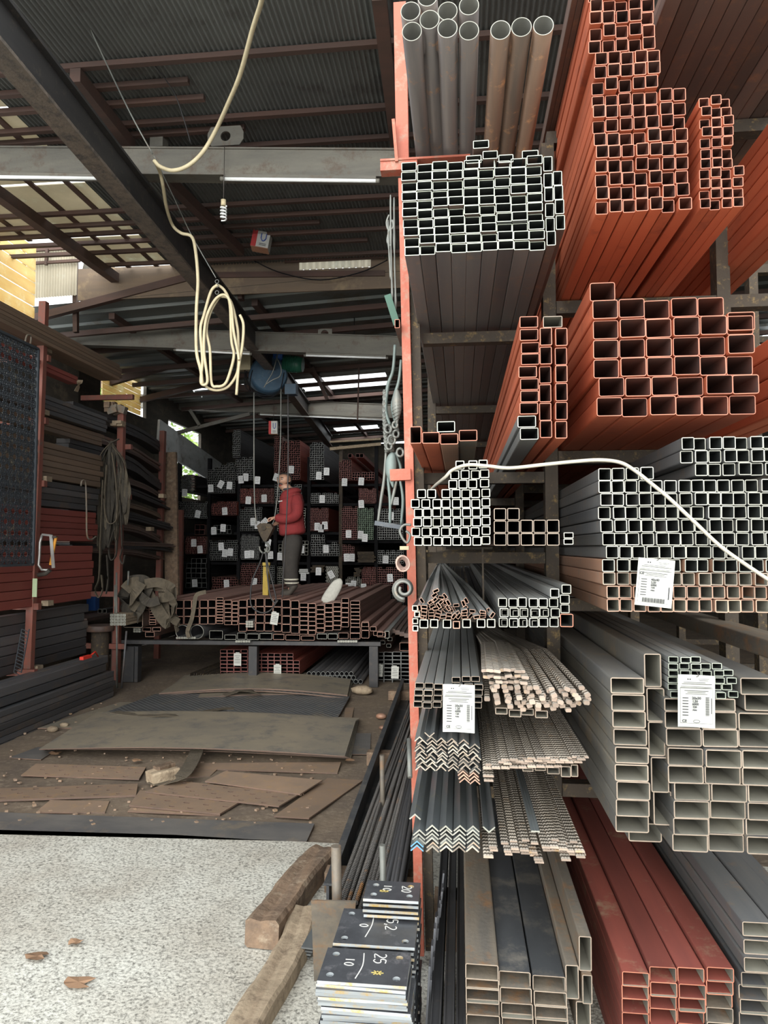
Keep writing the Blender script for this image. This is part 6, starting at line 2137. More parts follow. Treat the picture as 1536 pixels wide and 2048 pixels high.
# ---- laser-cut star screen hanging on the side rack
XS = -3.62
y0, y1 = atx(-120, 900, XS).y, atx(70, 900, XS).y
zt_, zb_ = at(40, 668, (y0 + y1) / 2).z - .0, atx(40, 1130, XS).z
zt_ = atx(40, 682, XS).z
t = thing('star_pattern_screen', 'blue-grey cut metal screen with star and ring pattern on the side rack', 'metal screen', (XS, y1, zb_))
g = MB()
for (a, b) in (((XS, y0, zb_), (XS, y1, zb_)), ((XS, y0, zt_), (XS, y1, zt_)), ((XS, y1, zb_), (XS, y1, zt_)), ((XS, y0, zb_), (XS, y0, zt_))):
    g.beam(a, b, .02, .035, 0, (1, 0, 0))
part(g, 'frame', 'lattice', t)
g = MB()
cell = .085
ny, nz = int((y1 - y0) / cell), int((zt_ - zb_) / cell)
cy, cz = (y1 - y0) / ny, (zt_ - zb_) / nz
for i in range(ny):
    for j in range(nz):
        c = Vector((XS, y0 + (i + .5) * cy, zb_ + (j + .5) * cz))
        for (r, n, ph) in ((.037, 8, 0), (.018, 4, .785)):
            P = [c + Vector((0, r * math.cos(2 * math.pi * q / n + ph), r * math.sin(2 * math.pi * q / n + ph))) for q in range(n)]
            g.sweep([(-.0045, -.004), (.0045, -.004), (.0045, .004), (-.0045, .004)], P, closed=True, up=(1, 0, 0))
        for an in (.39, 1.178, 1.96, 2.75):
            d = Vector((0, math.cos(an), math.sin(an)))
            g.beam(c + d * .018, c + d * .052, .006, .006, 0, (1, 0, 0))
            g.beam(c - d * .018, c - d * .052, .006, .006, 0, (1, 0, 0))
part(g, 'lattice', 'lattice', t)

# ---- hacksaws and card hung on the upright
t = thing('hacksaw', 'hacksaw with chrome frame hanging on the maroon upright', 'hacksaw', at(92, 1108, 6.1))
Ym = 6.1
g = MB()
g.cyl([at(x, y, Ym) for x, y in ((84, 1070), (80, 1085), (79, 1110), (77, 1130), (84, 1140), (98, 1140))], .012, 8)
part(g, 'frame', 'sawgrey', t)
g = MB()
g.beam(at(85, 1069, Ym), at(103, 1071, Ym), .018, .03, 0, (0, 1, 0))
part(g, 'bow', 'sawgrey', t)
g = MB()
g.cyl([at(x, y, Ym) for x, y in ((100, 1140), (92, 1147), (76, 1150))], .02, 8)
part(g, 'handle', 'shoe', t, 'dark grip')
t = thing('hacksaw', 'orange and chrome hacksaw hanging beside the other saw', 'hacksaw', at(106, 1108, 6.05))
g = MB()
g.beam(at(102, 1070, 6.05), at(107, 1136, 6.05), .03, .008, 0, (0, 1, 0))
part(g, 'blade', 'sawgrey', t)
g = MB()
g.beam(at(112, 1074, 6.06), at(101, 1130, 6.06), .022, .012, 0, (0, 1, 0))
part(g, 'frame', 'saworange', t)
g = MB()
g.beam(at(106, 1074, 6.06), at(114, 1074, 6.06), .03, .02)
part(g, 'grip', 'shoe', t)
g = MB()
g.beam(at(70, 1157, 6.1), at(69, 1194, 6.1), .045, .004, 0, (0, 1, 0))
single(g, 'pale_green_card', 'palegreen', 'pale green card hanging below the hacksaws', 'card')
g = MB()
g.cyl(smooth([atx(162, 972, -3.85), atx(164, 962, -3.84), atx(171, 966, -3.84), atx(173, 1020, -3.83), atx(174, 1070, -3.83), atx(182, 1079, -3.83), atx(192, 1073, -3.83)], 5), .009, 6)
single(g, 'hooked_wire', 'tan', 'bent hooked wire hanging in front of the red side stack', 'wire')
g = MB()
g.cyl(smooth([atx(50, 686, -3.8), atx(54, 671, -3.8), atx(62, 673, -3.8), atx(60, 692, -3.8)], 5), .008, 6)
single(g, 'small_wire_hook', 'tan', 'small wire hook above the star screen', 'wire')
a = atx(180, 1312, -3.7)
g = MB()
g.beam(a + Vector((0, -.16, 0)), a + Vector((0, .0, .0)), .04, .03)
g.cyl([a, a + Vector((.0, .1, .03)), a + Vector((0, .16, -.03))], .008, 6)
single(g, 'red_tape_measure', 'redplastic', 'bright red tape-like tool lying on the low floor stack', 'tool')
g = MB()
a, b = at(48, 1258, 6.0), at(32, 1345, 6.0)
for q in range(14):
    p = a.lerp(b, q / 13)
    g.beam(p + Vector((-.02, 0, 0)), p + Vector((.05, 0, -.03)), .006, .006)
g.beam(a + Vector((-.02, 0, 0)), b + Vector((-.02, 0, 0)), .008, .008, 0, (0, 1, 0))
g.beam(a + Vector((.05, 0, 0)), b + Vector((.05, 0, 0)), .008, .008, 0, (0, 1, 0))
single(g, 'perforated_rail', 'lattice', 'narrow perforated metal strip leaning beside the maroon upright', 'metal strip')

# ---- hanging straps
st = thing('hanging_strap_bundle', 'thick bunch of oily lifting straps hanging from the side rack', 'lifting strap', at(222, 885, 7.6))
SY = 7.6
for k in range(16):
    x0 = 200 + k * 3.2
    top = at(222 + rnd(-6, 6), 884 + rnd(-3, 3), SY - rnd(0, .08))
    mx = at(x0 + rnd(-2, 2), 920 + rnd(-4, 8), SY - rnd(.02, .14))
    lo = at(x0 + rnd(-5, 4), 1050 + rnd(0, 60) - (30 if k > 11 else 0), SY - rnd(.0, .14))
    b_ = at(x0 + 3 + rnd(-3, 3), 930 + rnd(0, 40), SY - rnd(.0, .1))
    P = smooth([top, mx, mx.lerp(lo, .5), lo, lo.lerp(mx, .5) + Vector((.05, 0, 0)), b_], 5)
    g = MB()
    g.sweep([(-.016, -.004), (.016, -.004), (.016, .004), (-.016, .004)], P)
    part(g, 'strap_loop', 'strap' if k % 3 else 'straplt', st)
for k, pts in enumerate((((214, 930), (209, 1000), (214, 1040), (225, 1047), (235, 1030), (232, 960), (224, 905)), ((206, 960), (201, 1080), (198, 1155), (190, 1178), (197, 1195), (205, 1180), (203, 1150)),
                         ((240, 1000), (244, 1090), (240, 1115), (246, 1128), (250, 1110)), ((228, 1060), (218, 1095), (222, 1120), (232, 1110), (234, 1080)), ((214, 1110), (216, 1160), (212, 1188)), ((222, 886), (205, 878)), ((222, 886), (238, 878)))):
    g = MB()
    P = smooth([at(x, y, SY - .16) for x, y in pts], 5)
    g.sweep([(-.013, -.004), (.013, -.004), (.013, .004), (-.013, .004)], P)
    part(g, 'strap_loop', 'straplt' if k in (0, 1) else 'strap', st)

# ---- bits by the side rack's foot
t = thing('bollard_stand', 'rusty round-topped stand beside the second maroon upright', 'stand', (at(200, 1300, 7.9).x, 7.9, 0))
c = Vector((at(200, 1300, 7.9).x, 7.9, 0))
zt_ = at(200, 1250, 7.9).z
g = MB()
g.lathe([(.15, zt_ - .07), (.155, zt_ - .06), (.155, zt_ - .005), (.15, zt_)], c, 22)
part(g, 'round_top', 'brown', t)
g = MB()
g.lathe([(.11, 0), (.1, .2), (.1, zt_ - .07)], c, 18)
part(g, 'drum_leg', 'rack', t)
for k, (x0, y0, x1, y1) in enumerate(((233, 1145, 234, 1380), (253, 1262, 243, 1378), (257, 1142, 256, 1170), (230, 1170, 230, 1250))):
    g = MB()
    a, b = at(x0, y0, 7.7), at(x1, y1, 7.7)
    g.cyl([a, b], .011, 8)
    single(g, 'leaning_rod', 'iron' if k != 1 else 'lsteel', f'thin rod standing by the end of the tube table, {["tallest", "bluish slanting one", "short one behind webbing", "short one at the upright"][k]}', 'rod')
# two tube ends low behind
tubes('small_square_tube', 'square tube', 8.6, [(196, 1218, 204, 1226, 'small square tube end in shade beside the maroon upright, first of two'), (206, 1218, 214, 1226, 'small square tube end in shade beside the maroon upright, second of two')], ['dark', 'galvrim', 'black'], None, L=1.5, t=.004)
g = MB()
a, b = at(172, 1229, 8.6), at(232, 1229, 8.6)
g.beam(a, b, 1.4, .04)
g.beam((a.x + .02, 8.6, 0), (a.x + .02, 8.6, a.z), .05, .05, 0, (0, 1, 0))
g.beam((b.x - .02, 8.6, 0), (b.x - .02, 8.6, a.z), .05, .05, 0, (0, 1, 0))
single(g, 'low_shelf', 'brown', 'low brown shelf in shade carrying two small tube ends', 'shelf')
g = MB()
a = at(186, 1205, 8.7)
g.box(a, (.12, .1, .2))
single(g, 'blue_can', 'brightblue', 'blue container in shade behind the hanging straps', 'container')

# ---- webbing heap on the table corner
wh = thing('webbing_heap', 'heap of broad olive lifting webbing on the table corner', 'webbing', at(300, 1200, 7.95))
WY = 7.9
for k, (w, pts) in enumerate(((.13, ((262, 1172), (247, 1190), (246, 1212), (262, 1222), (285, 1210), (292, 1190))), (.13, ((250, 1180), (268, 1165), (300, 1170), (330, 1172), (345, 1180), (352, 1188))),
                               (.14, ((300, 1190), (310, 1210), (325, 1235), (337, 1246), (330, 1222), (322, 1200), (328, 1180))), (.1, ((258, 1160), (285, 1158), (300, 1170), (288, 1200), (277, 1225), (275, 1242))),
                               (.09, ((352, 1180), (352, 1205), (348, 1230), (356, 1252), (350, 1258))), (.11, ((290, 1168), (318, 1165), (345, 1178), (340, 1192), (318, 1196))), (.1, ((270, 1175), (285, 1195), (300, 1205), (318, 1200))), (.09, ((330, 1185), (345, 1200), (345, 1235), (357, 1245))),
                               (.12, ((282, 1165), (270, 1185), (262, 1205), (275, 1215))))):
    g = MB()
    P = smooth([at(x, y, WY - rnd(0, .15) - .02 * k) for x, y in pts], 5)
    g.sweep([(-.004, -w / 2), (.004, -w / 2), (.004, w / 2), (-.004, w / 2)], P)
    part(g, 'webbing_fold', 'straplt' if k % 3 else 'strap', wh)
wh = thing('hanging_webbing', 'olive webbing strap hanging over the front ends of table tubes', 'webbing', at(385, 1190, 7.95))
g = MB()
P = smooth([at(x, y, 7.92 - .0 * x) for x, y in ((412, 1184), (402, 1186), (392, 1192), (388, 1215), (383, 1240), (375, 1262), (378, 1275))], 5)
g.sweep([(-.003, -.024), (.003, -.024), (.003, .024), (-.003, .024)], P)
part(g, 'webbing_fold', 'straplt', wh)

# ---- yellow post, sack
a, b = at(533, 1133, 8.5), at(532, 1190, 8.5)
s, _ = scale_at(533, 1150, 8.5)
t = thing('yellow_post', 'chipped yellow post standing behind the sling on the tubes', 'post', b)
g = MB()
g.beam(a, b, 11 * s, 11 * s, 0, (0, 1, 0))
part(g, 'post_body', 'yellow', t)
g = MB()
g.beam(a + Vector((0, 0, .01)), a + Vector((0, 0, .05)), 14 * s, 8 * s, 0, (0, 1, 0))
part(g, 'post_cap', 'yellow', t)
g = MB()
P = [at(x, y, 8.45) for x, y in ((646, 1208), (654, 1200), (664, 1186), (674, 1170), (681, 1161), (683, 1159))]
s, _ = scale_at(660, 1180, 8.45)
g.cyl(smooth(P, 4), 12 * s, 12, scale=[.3, .6, .8, .95, 1, 1.05, 1.08, 1.1, 1.1, 1.08, 1.05, 1, .95, .85, .75, .6, .5, .4, .3, .22, .15])
g.v = [(x, 8.45 + (y - 8.45) * .5, z) for x, y, z in g.v]
single(g, 'woven_sack', 'sack', 'white folded sack standing on the brown tubes beyond the man', 'sack')

# ================================================================== HOIST
HY = 9.2
t = thing('electric_hoist', 'blue electric hoist with green motor hanging from the rail', 'hoist', at(545, 740, HY))
s, _ = scale_at(530, 750, HY)
g = MB()
c = at(529, 752, HY)
ax = Matrix.Rotation(math.radians(90), 3, 'X') @ Matrix.Rotation(math.radians(0), 3, 'Y')
rotd = Matrix.Rotation(math.radians(22), 3, 'Z') @ Matrix.Rotation(math.radians(90), 3, 'X')
g.lathe([(30 * s, -.02), (36 * s, 0.02), (37 * s, .05), (37 * s, .28), (33 * s, .33)], c + Vector((0, 0, 0)) - Vector((.02, .12, 0)) + Vector((0, .3, 0)), 28, 0, rotd)
part(g, 'drum_housing', 'hoistblue', t)
g = MB()
g.cyl([c + Vector((.03 * 0, -.02, 0)) + Vector((math.cos(q / 24 * 6.283) * 36 * s * .93, .02 + math.cos(q / 24 * 6.283) * .08, math.sin(q / 24 * 6.283) * 36 * s)) for q in range(24)], .01, 6, closed=True)
part(g, 'rope_guide', 'black', t)
g = MB()
m0, m1 = at(568, 727, HY), at(606, 730, HY)
g.cyl([m0, m0.lerp(m1, .75), m1], 16 * s, 18, scale=[1, 1, .86])
for q in range(7):
    g.cyl([m0.lerp(m1, .12 + q * .09), m0.lerp(m1, .14 + q * .09)], 17 * s, 18)
part(g, 'motor', 'green', t, 'green motor')
g = MB()
g.box(at(556, 708, HY), (18 * s, .12, 30 * s))
g.box(at(556, 690, HY), (10 * s, .1, 16 * s))
g.cyl([at(548, 712, HY - .08), at(566, 712, HY - .08)], 7 * s, 12)
part(g, 'trolley', 'brightblue', t, 'bright blue trolley')
g = MB()
g.box(at(583, 780, HY), (22 * s, .14, 20 * s))
part(g, 'gear_case', 'hoistblue', t)
g = MB()
g.box(at(489, 720, HY - .1), (28 * s, .1, 42 * s))
part(g, 'control_box', 'boxyellow', t, 'yellowed control box')
for pts in (((556, 705), (552, 722), (545, 745), (535, 762), (528, 775)), ((552, 712), (562, 735), (560, 752), (545, 760), (530, 770)), ((505, 740), (500, 770), (512, 790), (540, 795), (560, 780), (568, 745)), ((490, 740), (492, 775), (520, 790), (545, 792))):
    g = MB()
    g.cyl(smooth([at(x, y, HY - .3) for x, y in pts], 5), .007, 6)
    part(g, 'cable', 'iron' if pts[0][0] > 550 else 'black', t)


def wireobj(name, pts, Y, r, m, label, cat='cable', group=None, n=5):
    g = MB()
    if isinstance(Y, (int, float)):
        Y = [Y] * len(pts)
    g.cyl(smooth([at(x, y, yy) for (x, y), yy in zip(pts, Y)], n), r, 6)
    return single(g, name, m, label, cat, group)


wireobj('steel_cable', [(508, 785), (508, 900), (509, 1000), (513, 1048)], 8.55, .008, 'iron', 'hoist rope hanging from the blue drum to the pulley block')
wireobj('steel_cable', [(562, 778), (561, 880), (557, 960), (554, 1000), (548, 1040), (541, 1052)], 8.6, .008, 'iron', 'hoist rope passing beside the man face to the pulley block')
wireobj('control_cable', [(576, 790), (576, 950), (571, 1080), (566, 1160), (565, 1190), (558, 1206), (548, 1203)], 8.3, .008, 'dark', 'dark control cable hanging before the man down to the tubes')
# pulley block with hooks
PY = 8.5
t = thing('pulley_block', 'rusty triangular pulley block with hooks hanging before the man', 'pulley block', at(530, 1065, PY))
g = MB()
pr = [(513, 1052), (519, 1047), (530, 1046), (541, 1048), (546, 1056), (538, 1072), (532, 1083), (527, 1083), (521, 1072)]
A_ = [at(x, y, PY - .05) for x, y in pr]
B_ = [p + Vector((0, .1, 0)) for p in A_]
n = len(pr)
g.add(A_ + B_, [tuple(range(n)), tuple(reversed(range(n, 2 * n)))] + [(i, n + i, n + (i + 1) % n, (i + 1) % n) for i in range(n)])
part(g, 'side_plate', 'rack', t)
s, _ = scale_at(530, 1060, PY)
g = MB()
g.lathe([(5 * s, -.07), (5 * s, .07)], at(530, 1056, PY), 14, 0, Matrix.Rotation(math.pi / 2, 3, 'X'))
part(g, 'axle', 'rack', t)
g = MB()
g.cyl(smooth([at(x, y, PY) for x, y in ((530, 1083), (536, 1089), (539, 1096), (537, 1103), (532, 1103), (530, 1097))], 5), .014, 8)
part(g, 'hook', 'iron', t, 'bright steel hook')
g = MB()
g.cyl(smooth([at(x, y, PY) for x, y in ((519, 1093), (520, 1100), (526, 1106), (533, 1103), (534, 1094))], 5), .012, 8)
part(g, 'hook', 'iron', t, 'bright steel hook')
for k, pts in enumerate((((526, 1105), (520, 1125), (505, 1160), (501, 1190), (503, 1212), (518, 1224), (535, 1224), (548, 1212), (552, 1198), (545, 1165), (536, 1130), (532, 1104)), ((531, 1106), (535, 1150), (540, 1190), (550, 1206), (556, 1200)))):
    wireobj('wire_sling', pts, 7.85, .009, 'dark', ['wide wire sling loop hanging over the table tube ends', 'inner wire sling leg ending on the tubes'][k], 'wire sling')

# ---- cream hose, wires, boxes, bulb
wireobj('cream_hose', [(528, -20), (521, 10), (505, 60), (480, 150), (455, 210), (432, 260), (405, 305), (375, 332), (345, 341), (320, 333), (309, 322)], [3.4, 3.5, 3.65, 3.9, 4.1, 4.25, 4.3, 4.3, 4.3, 4.3, 4.3], .014, 'cream', 'cream hose sweeping down from the roof to the hoist rail', 'hose', n=8)
wireobj('cream_hose', [(309, 322), (320, 345), (326, 372), (333, 415), (345, 450), (362, 466), (383, 473), (391, 500), (396, 560), (393, 620), (393, 700), (402, 742), (404, 768)], [4.3, 4.5, 4.6, 4.8, 5, 5, 5, 5, 5, 5, 5, 5, 5], .0125, 'cream', 'cream hose running along the rail then dropping straight', 'hose', n=8)
wireobj('hose_loop', [(435, 570), (422, 583), (408, 630), (401, 660), (405, 720), (402, 765), (415, 762), (408, 700), (412, 640), (430, 600), (450, 590), (462, 610), (467, 660), (476, 705), (478, 720)], 5, .011, 'cream', 'outer loop of the cream hose coil hung from the rail', 'hose', n=8)
wireobj('hose_loop', [(436, 570), (450, 582), (460, 610), (463, 680), (468, 710), (460, 745), (450, 768), (435, 773), (423, 765), (420, 700), (413, 660), (422, 622), (440, 592)], 5.03, .011, 'cream', 'inner rounded loop of the cream hose coil', 'hose', n=8)
wireobj('hose_loop', [(438, 593), (460, 600), (474, 650), (477, 690), (476, 740), (460, 770), (440, 780), (420, 778), (408, 768), (405, 760)], 5.06, .011, 'cream', 'lower slack loop of the cream hose coil', 'hose', n=8)
wireobj('hose_loop', [(480, 630), (487, 650), (485, 690), (478, 730), (473, 790)], 5.02, .011, 'cream', 'short end of cream hose beside the control box', 'hose', n=6)
wireobj('thin_wire', [(150, -10), (205, 110), (260, 225), (305, 308)], [3.7, 3.95, 4.2, 4.3], .005, 'iron', 'thin straight wire from the roof to the rail tie', 'wire')
wireobj('thin_wire', [(308, 312), (350, 400), (383, 470), (432, 556)], [4.4, 4.7, 5, 5.0], .004, 'iron', 'thin wire stretched below the rail to the hose hook', 'wire')
wireobj('thin_wire', [(205, 0), (240, 60), (300, 120), (345, 180), (365, 230), (382, 288)], [3.75, 3.9, 4.1, 4.3, 4.4, 4.5], .004, 'dark', 'dark slack wire crossing under the roof sheets', 'wire')
wireobj('thin_wire', [(505, 520), (560, 545), (640, 560), (720, 545), (775, 520)], 7.2, .006, 'black', 'black slack cable under the clear roof strip', 'wire')
wireobj('thin_wire', [(553, 1040), (552, 960), (708, 700), (709, 560)][2:], 8.6, .005, 'black', 'thin dark rod hanging near the second roof beam', 'wire')
g = MB()
for dz in (0, 8, 22):
    c = at(434, 563 + dz, 5.0)
    g.cyl([c + Vector((math.cos(q / 12 * 6.283) * .014, 0, math.sin(q / 12 * 6.283) * .014)) for q in range(12)], .0025, 5, closed=True)
single(g, 'hose_hook', 'iron', 'small chain links holding the cream hose coil', 'hook')
t = thing('hanging_bulb', 'spiral energy-saving bulb hanging on a wire below the front beam', 'bulb', at(447, 440, 4.7))
g = MB()
g.cyl([at(449, 290, 4.6), at(447, 402, 4.6)], .003, 5)
part(g, 'wire', 'wire', t)
g = MB()
g.cyl([at(447, 400, 4.6), at(447, 412, 4.6)], .018, 12)
part(g, 'socket', 'boxyellow', t)
g = MB()
P = []
for q in range(60):
    a = q / 60 * 2 * math.pi * 4.5
    c = at(447, 412 + q * .47, 4.6)
    P.append(c + Vector((math.cos(a) * .019, math.sin(a) * .019, 0)))
g.cyl(P, .0055, 6)
part(g, 'glass_spiral', 'tubelamp', t)


def carton(x, y, Y, w, h, rz, rx, label):
    c = at(x, y, Y)
    t = thing('small_carton', label, 'carton', c)
    rot = Matrix.Rotation(rz, 3, 'Z') @ Matrix.Rotation(rx, 3, 'Y')
    MB().box((0, 0, 0), (w, w * .8, h), 0, rot).build('box_body', 'cardwhite', t)
    MB().box(rot @ Vector((-w * .36, -w * .402, 0)), (w * .285, .004, h * 1.0), 0, rot).build('red_band', 'cardred', t)
    MB().box(rot @ Vector((-w * .5, 0, 0)), (.004, w * .8, h), 0, rot).build('red_side', 'cardred', t)
    MB().box(rot @ Vector((0, 0, -h * .5)), (w, w * .8, .006), 0, rot).build('box_bottom', 'card', t)
    g = MB()
    u = [(-.14, .3), (-.14, .0), (-.07, -.12), (0, -.16), (.07, -.12), (.14, 0), (.14, .3)]
    P = [rot @ Vector((w * (.16 + a), -w * .408, h * (b + .05))) for a, b in u]
    g.sweep([(-.0035, -.009), (.0035, -.009), (.0035, .009), (-.0035, .009)], P, up=tuple(rot @ Vector((0, 1, .01))))
    g.build('printed_emblem', 'logo', t)
    g = MB()
    for q in range(2):
        g.box(rot @ Vector((w * .16, -w * .408, h * (-.27 - q * .09))), (w * .4, .003, h * .03), 0, rot)
    g.build('printed_lines', 'ink', t)
    g = MB()
    g.cyl([c + Vector((0, 0, h * .5)) - c, Vector((.0, 0, h * .5 + .35))], .003, 5)
    g.build('wire', 'wire', t)


carton(523, 484, 6.6, .17, .16, .15, .18, 'red and white carton with blue emblem hung below the roof')
carton(547, 856, 10.5, .13, .2, .1, 0, 'small red and white carton hung far back near the hoist ropes')
wireobj('white_hose', [(863, 979), (872, 970), (890, 955), (905, 940), (935, 930), (975, 932), (1020, 936), (1090, 929), (1150, 923), (1200, 920), (1240, 925), (1268, 940), (1300, 965), (1340, 998), (1390, 1045), (1440, 1092), (1490, 1128), (1550, 1168)],
        [2.3, 2.2, 2.12, 2.1, 2.07, 2.05, 2.03, 2.0, 2.0, 2.0, 2.0, 1.99, 1.98, 1.98, 1.98, 1.98, 1.98, 1.98], .0052, 'white', 'white hose trailing across the ends of the grey square tubes', 'hose', n=8)

# plastic bag caught at the fascia
g = MB()
c = at(192, 535, 7.4)
for pts in (((170, 500), (180, 520), (176, 548), (186, 570), (195, 560)), ((182, 500), (186, 530), (200, 552), (188, 568)), ((196, 560), (205, 535), (215, 515), (222, 520), (212, 545))):
    g.sweep([(-.005, -.07), (.005, -.07), (.012, 0), (.005, .07), (-.005, .07)], smooth([at(x, y, 7.4) for x, y in pts], 4))
single(g, 'torn_plastic', 'beam', 'torn grey plastic sheet snagged beside the corrugated gap panel', 'plastic sheet')

# ================================================================== WROUGHT IRON hanging on the post
IY = 3.1


def ironrod(name, pts, r, m, label, Y=IY, n=5, sc=None, group='wrought iron hanging beside the post'):
    g = MB()
    P = smooth([at(x, y, Y) for x, y in pts], n)
    s_ = None
    if sc:
        s_ = []
        for i in range(len(P)):
            u = i / (len(P) - 1) * (len(sc) - 1)
            k = min(int(u), len(sc) - 2)
            s_.append(sc[k] + (sc[k + 1] - sc[k]) * (u - k))
    g.cyl(P, r * .8, 8, scale=s_)
    return single(g, name, m, label, 'wrought iron', group)


def twist(pts, w, m, label, Y=IY, turns=1.6):
    g = MB()
    P = smooth([at(x, y, Y) for x, y in pts], 12)
    for i in range(len(P) - 1):
        a = i * .38 * turns
        rot = Matrix.Rotation(a, 3, 'Z')
        q = [Vector(v) for v in ((-w, -w, 0), (w, -w, 0), (w, w, 0), (-w, w, 0))]
        rot2 = Matrix.Rotation(a + .38 * turns, 3, 'Z')
        g.hexa([P[i + 1] + rot2 @ v for v in q] + [P[i] + rot @ v for v in q])
    return single(g, 'twisted_bar', m, label, 'wrought iron', 'wrought iron hanging beside the post')


for k, (x0, y0, x1, y1) in enumerate(((781, 390, 785, 600), (788, 395, 792, 620), (776, 440, 782, 560))):
    ironrod('iron_spindle', [(x0, y0), ((x0 + x1) / 2 - 1, (y0 + y1) / 2), (x1, y1)], .006, 'iron', f'slim pale iron spindle hanging high beside the post, {ORD[k + 1]}', sc=[.6, 1, .7, 1.6, .7, 1, .7, 1.4, .6])
ironrod('iron_scroll', [(778, 430), (773, 445), (777, 460), (786, 455), (784, 440), (776, 470), (775, 485), (782, 492)], .005, 'iron', 'small pale curl on the high spindles')
g = MB()
g.beam(at(775, 590, IY - .05), at(794, 650, IY - .05), .03, .012, 0, (0, 1, 0))
single(g, 'flat_iron_bar', 'green', 'dark green flat bar leaning at the post near the rack beam', 'iron bar')
tubes('short_tube_end', 'square tube', 2.66, [(789, 637, 799, 655, 'short rusty oval tube end sticking out at the post')], ['brown', 'redrim', 'black'], None, L=.25)
ironrod('iron_baluster', [(790, 690), (786, 740), (776, 770), (771, 810), (773, 830), (780, 850)], .009, 'irongreen', 'curved pale green iron arm bowing outward by the post', sc=[1, 1, 1.2, 1.3, 1.2, 1])
ironrod('iron_baluster', [(802, 720), (798, 760), (790, 790), (786, 815), (792, 845), (796, 862)], .009, 'irongreen', 'inner curved iron arm closest to the post', sc=[.8, 1, 1.3, 1.6, 1.2, 1])
g = MB()
P = [at(x, y, IY - .03) for x, y in ((794, 778), (794, 795), (794, 815), (794, 835), (794, 850))]
g.cyl(smooth(P, 4), .022, 12, scale=[.1, .3, .5, .7, .85, .95, 1, 1, 1, .95, .85, .7, .55, .4, .3, .2, .1])
for q in range(9):
    c = P[0].lerp(P[-1], .12 + q * .09)
    rr = .021 * math.sin(math.pi * (.12 + q * .09))
    g.cyl([c + Vector((math.cos(u / 10 * 6.283) * rr, math.sin(u / 10 * 6.283) * rr, .008 * math.cos(u / 10 * 6.283))) for u in range(10)], .0028, 5, closed=True)
single(g, 'ribbed_iron_bud', 'iron', 'ribbed leaf-shaped iron bud between the curved arms', 'wrought iron', 'wrought iron hanging beside the post')
twist([(770, 780), (769, 830), (771, 870), (774, 905)], .008, 'iron', 'pale twisted square bar hanging outermost by the post')
twist([(781, 850), (783, 880), (784, 905)], .008, 'iron', 'pale twisted bar in the middle of the hanging ironwork')
for k, (x, y, r) in enumerate(((776, 858, 8), (783, 880, 9), (792, 868, 7), (778, 892, 7), (800, 905, 8), (790, 850, 6))):
    g = MB()
    s, _ = scale_at(x, y, IY)
    c = at(x, y, IY - .03)
    g.cyl([c + Vector((math.cos(q / 16 * 6.283) * r * s * .8, .004 * math.sin(q), math.sin(q / 16 * 6.283) * r * s)) for q in range(16)], .0055, 6, closed=True)
    single(g, 'iron_ring', 'iron', f'pale iron ring in the hanging ironwork, {["highest outer", "middle large", "inner upper", "lowest outer", "lowest against the post", "small highest inner"][k]} one', 'wrought iron', 'wrought iron hanging beside the post')
for k, (pts, m) in enumerate(((((772, 905), (768, 960), (762, 1000), (756, 1045)), 'iron'), (((782, 915), (776, 950), (780, 1000), (780, 1050)), 'irongreen'), (((795, 950), (788, 985), (782, 1010)), 'iron'), (((800, 960), (806, 1000), (802, 1050)), 'irongreen'), (((790, 905), (800, 930), (804, 960)), 'irongreen'))):
    ironrod('iron_leg_bar', pts, .0085, m, f'pale iron leg of the hanging lantern-like frame, {ORD[k + 1]} from outside', sc=[.8, 1.1, .9])
g = MB()
P = [at(x, y, IY - .02) for x, y in ((785, 905), (782, 925), (782, 950), (786, 975))]
g.cyl(smooth(P, 5), .026, 12, scale=[.2, .45, .65, .8, .9, 1, 1, 1, .95, .9, .8, .6, .45, .3, .2, .15])
g.v = [(x, IY - .02 + (y - IY + .02) * .5, z) for x, y, z in g.v]
single(g, 'iron_bud', 'irongreen', 'smooth teardrop iron bud in the hanging lantern-like frame', 'wrought iron', 'wrought iron hanging beside the post')
g = MB()
g.beam(at(750, 1046, IY), at(806, 1055, IY), .03, .02)
single(g, 'iron_foot_bar', 'lattice', 'dark flat bar closing the bottom of the hanging iron frame', 'iron bar', 'wrought iron hanging beside the post')
ironrod('iron_loop', [(822, 1050), (808, 1050), (800, 1062), (806, 1078), (815, 1085), (820, 1070), (812, 1062)], .006, 'iron', 'pale iron loop at the post below the hanging frame', 2.66)
g = MB()
g.beam(at(800, 1096, 2.66), at(818, 1096, 2.66), .02, .014)
single(g, 'small_pale_stub', 'boxyellow', 'small pale stub sticking out beside the post', 'stub')
for k in range(4):
    pts = []
    for q in range(26):
        a = q / 25 * 6.283 * 1.5 + k * .6
        r = 9 + k * 2.5 + math.sin(q * .7 + k) * 2
        pts.append((806 + math.cos(a) * r * .9, 1127 + math.sin(a) * r * .85))
    g = MB()
    g.cyl([at(min(x, 822), y, 2.64 - k * .012) for x, y in pts], .0035, 6)
    single(g, 'copper_wire_coil', 'ironrust', f'rosy wire ring coiled on the post, {["innermost", "second", "third", "widest"][k]}', 'wire coil', 'rosy wire rings on the post')
for k in range(3):
    pts = []
    for q in range(30):
        u = q / 29
        a = 1.0 + u * 6.283 * 1.35
        r = (24 - k * 2.0) * (1 - .62 * u)
        pts.append((808 + math.cos(a + .5) * r, 1178 + math.sin(a + .5) * r))
    g = MB()
    g.cyl([at(min(x, 824), y, 2.64 - k * .015) for x, y in pts], .006, 8)
    single(g, 'iron_scroll', 'iron', f'pale iron C scroll hung on the post, {["outer", "middle", "inner"][k]} of three', 'wrought iron', 'three iron scrolls on the post')
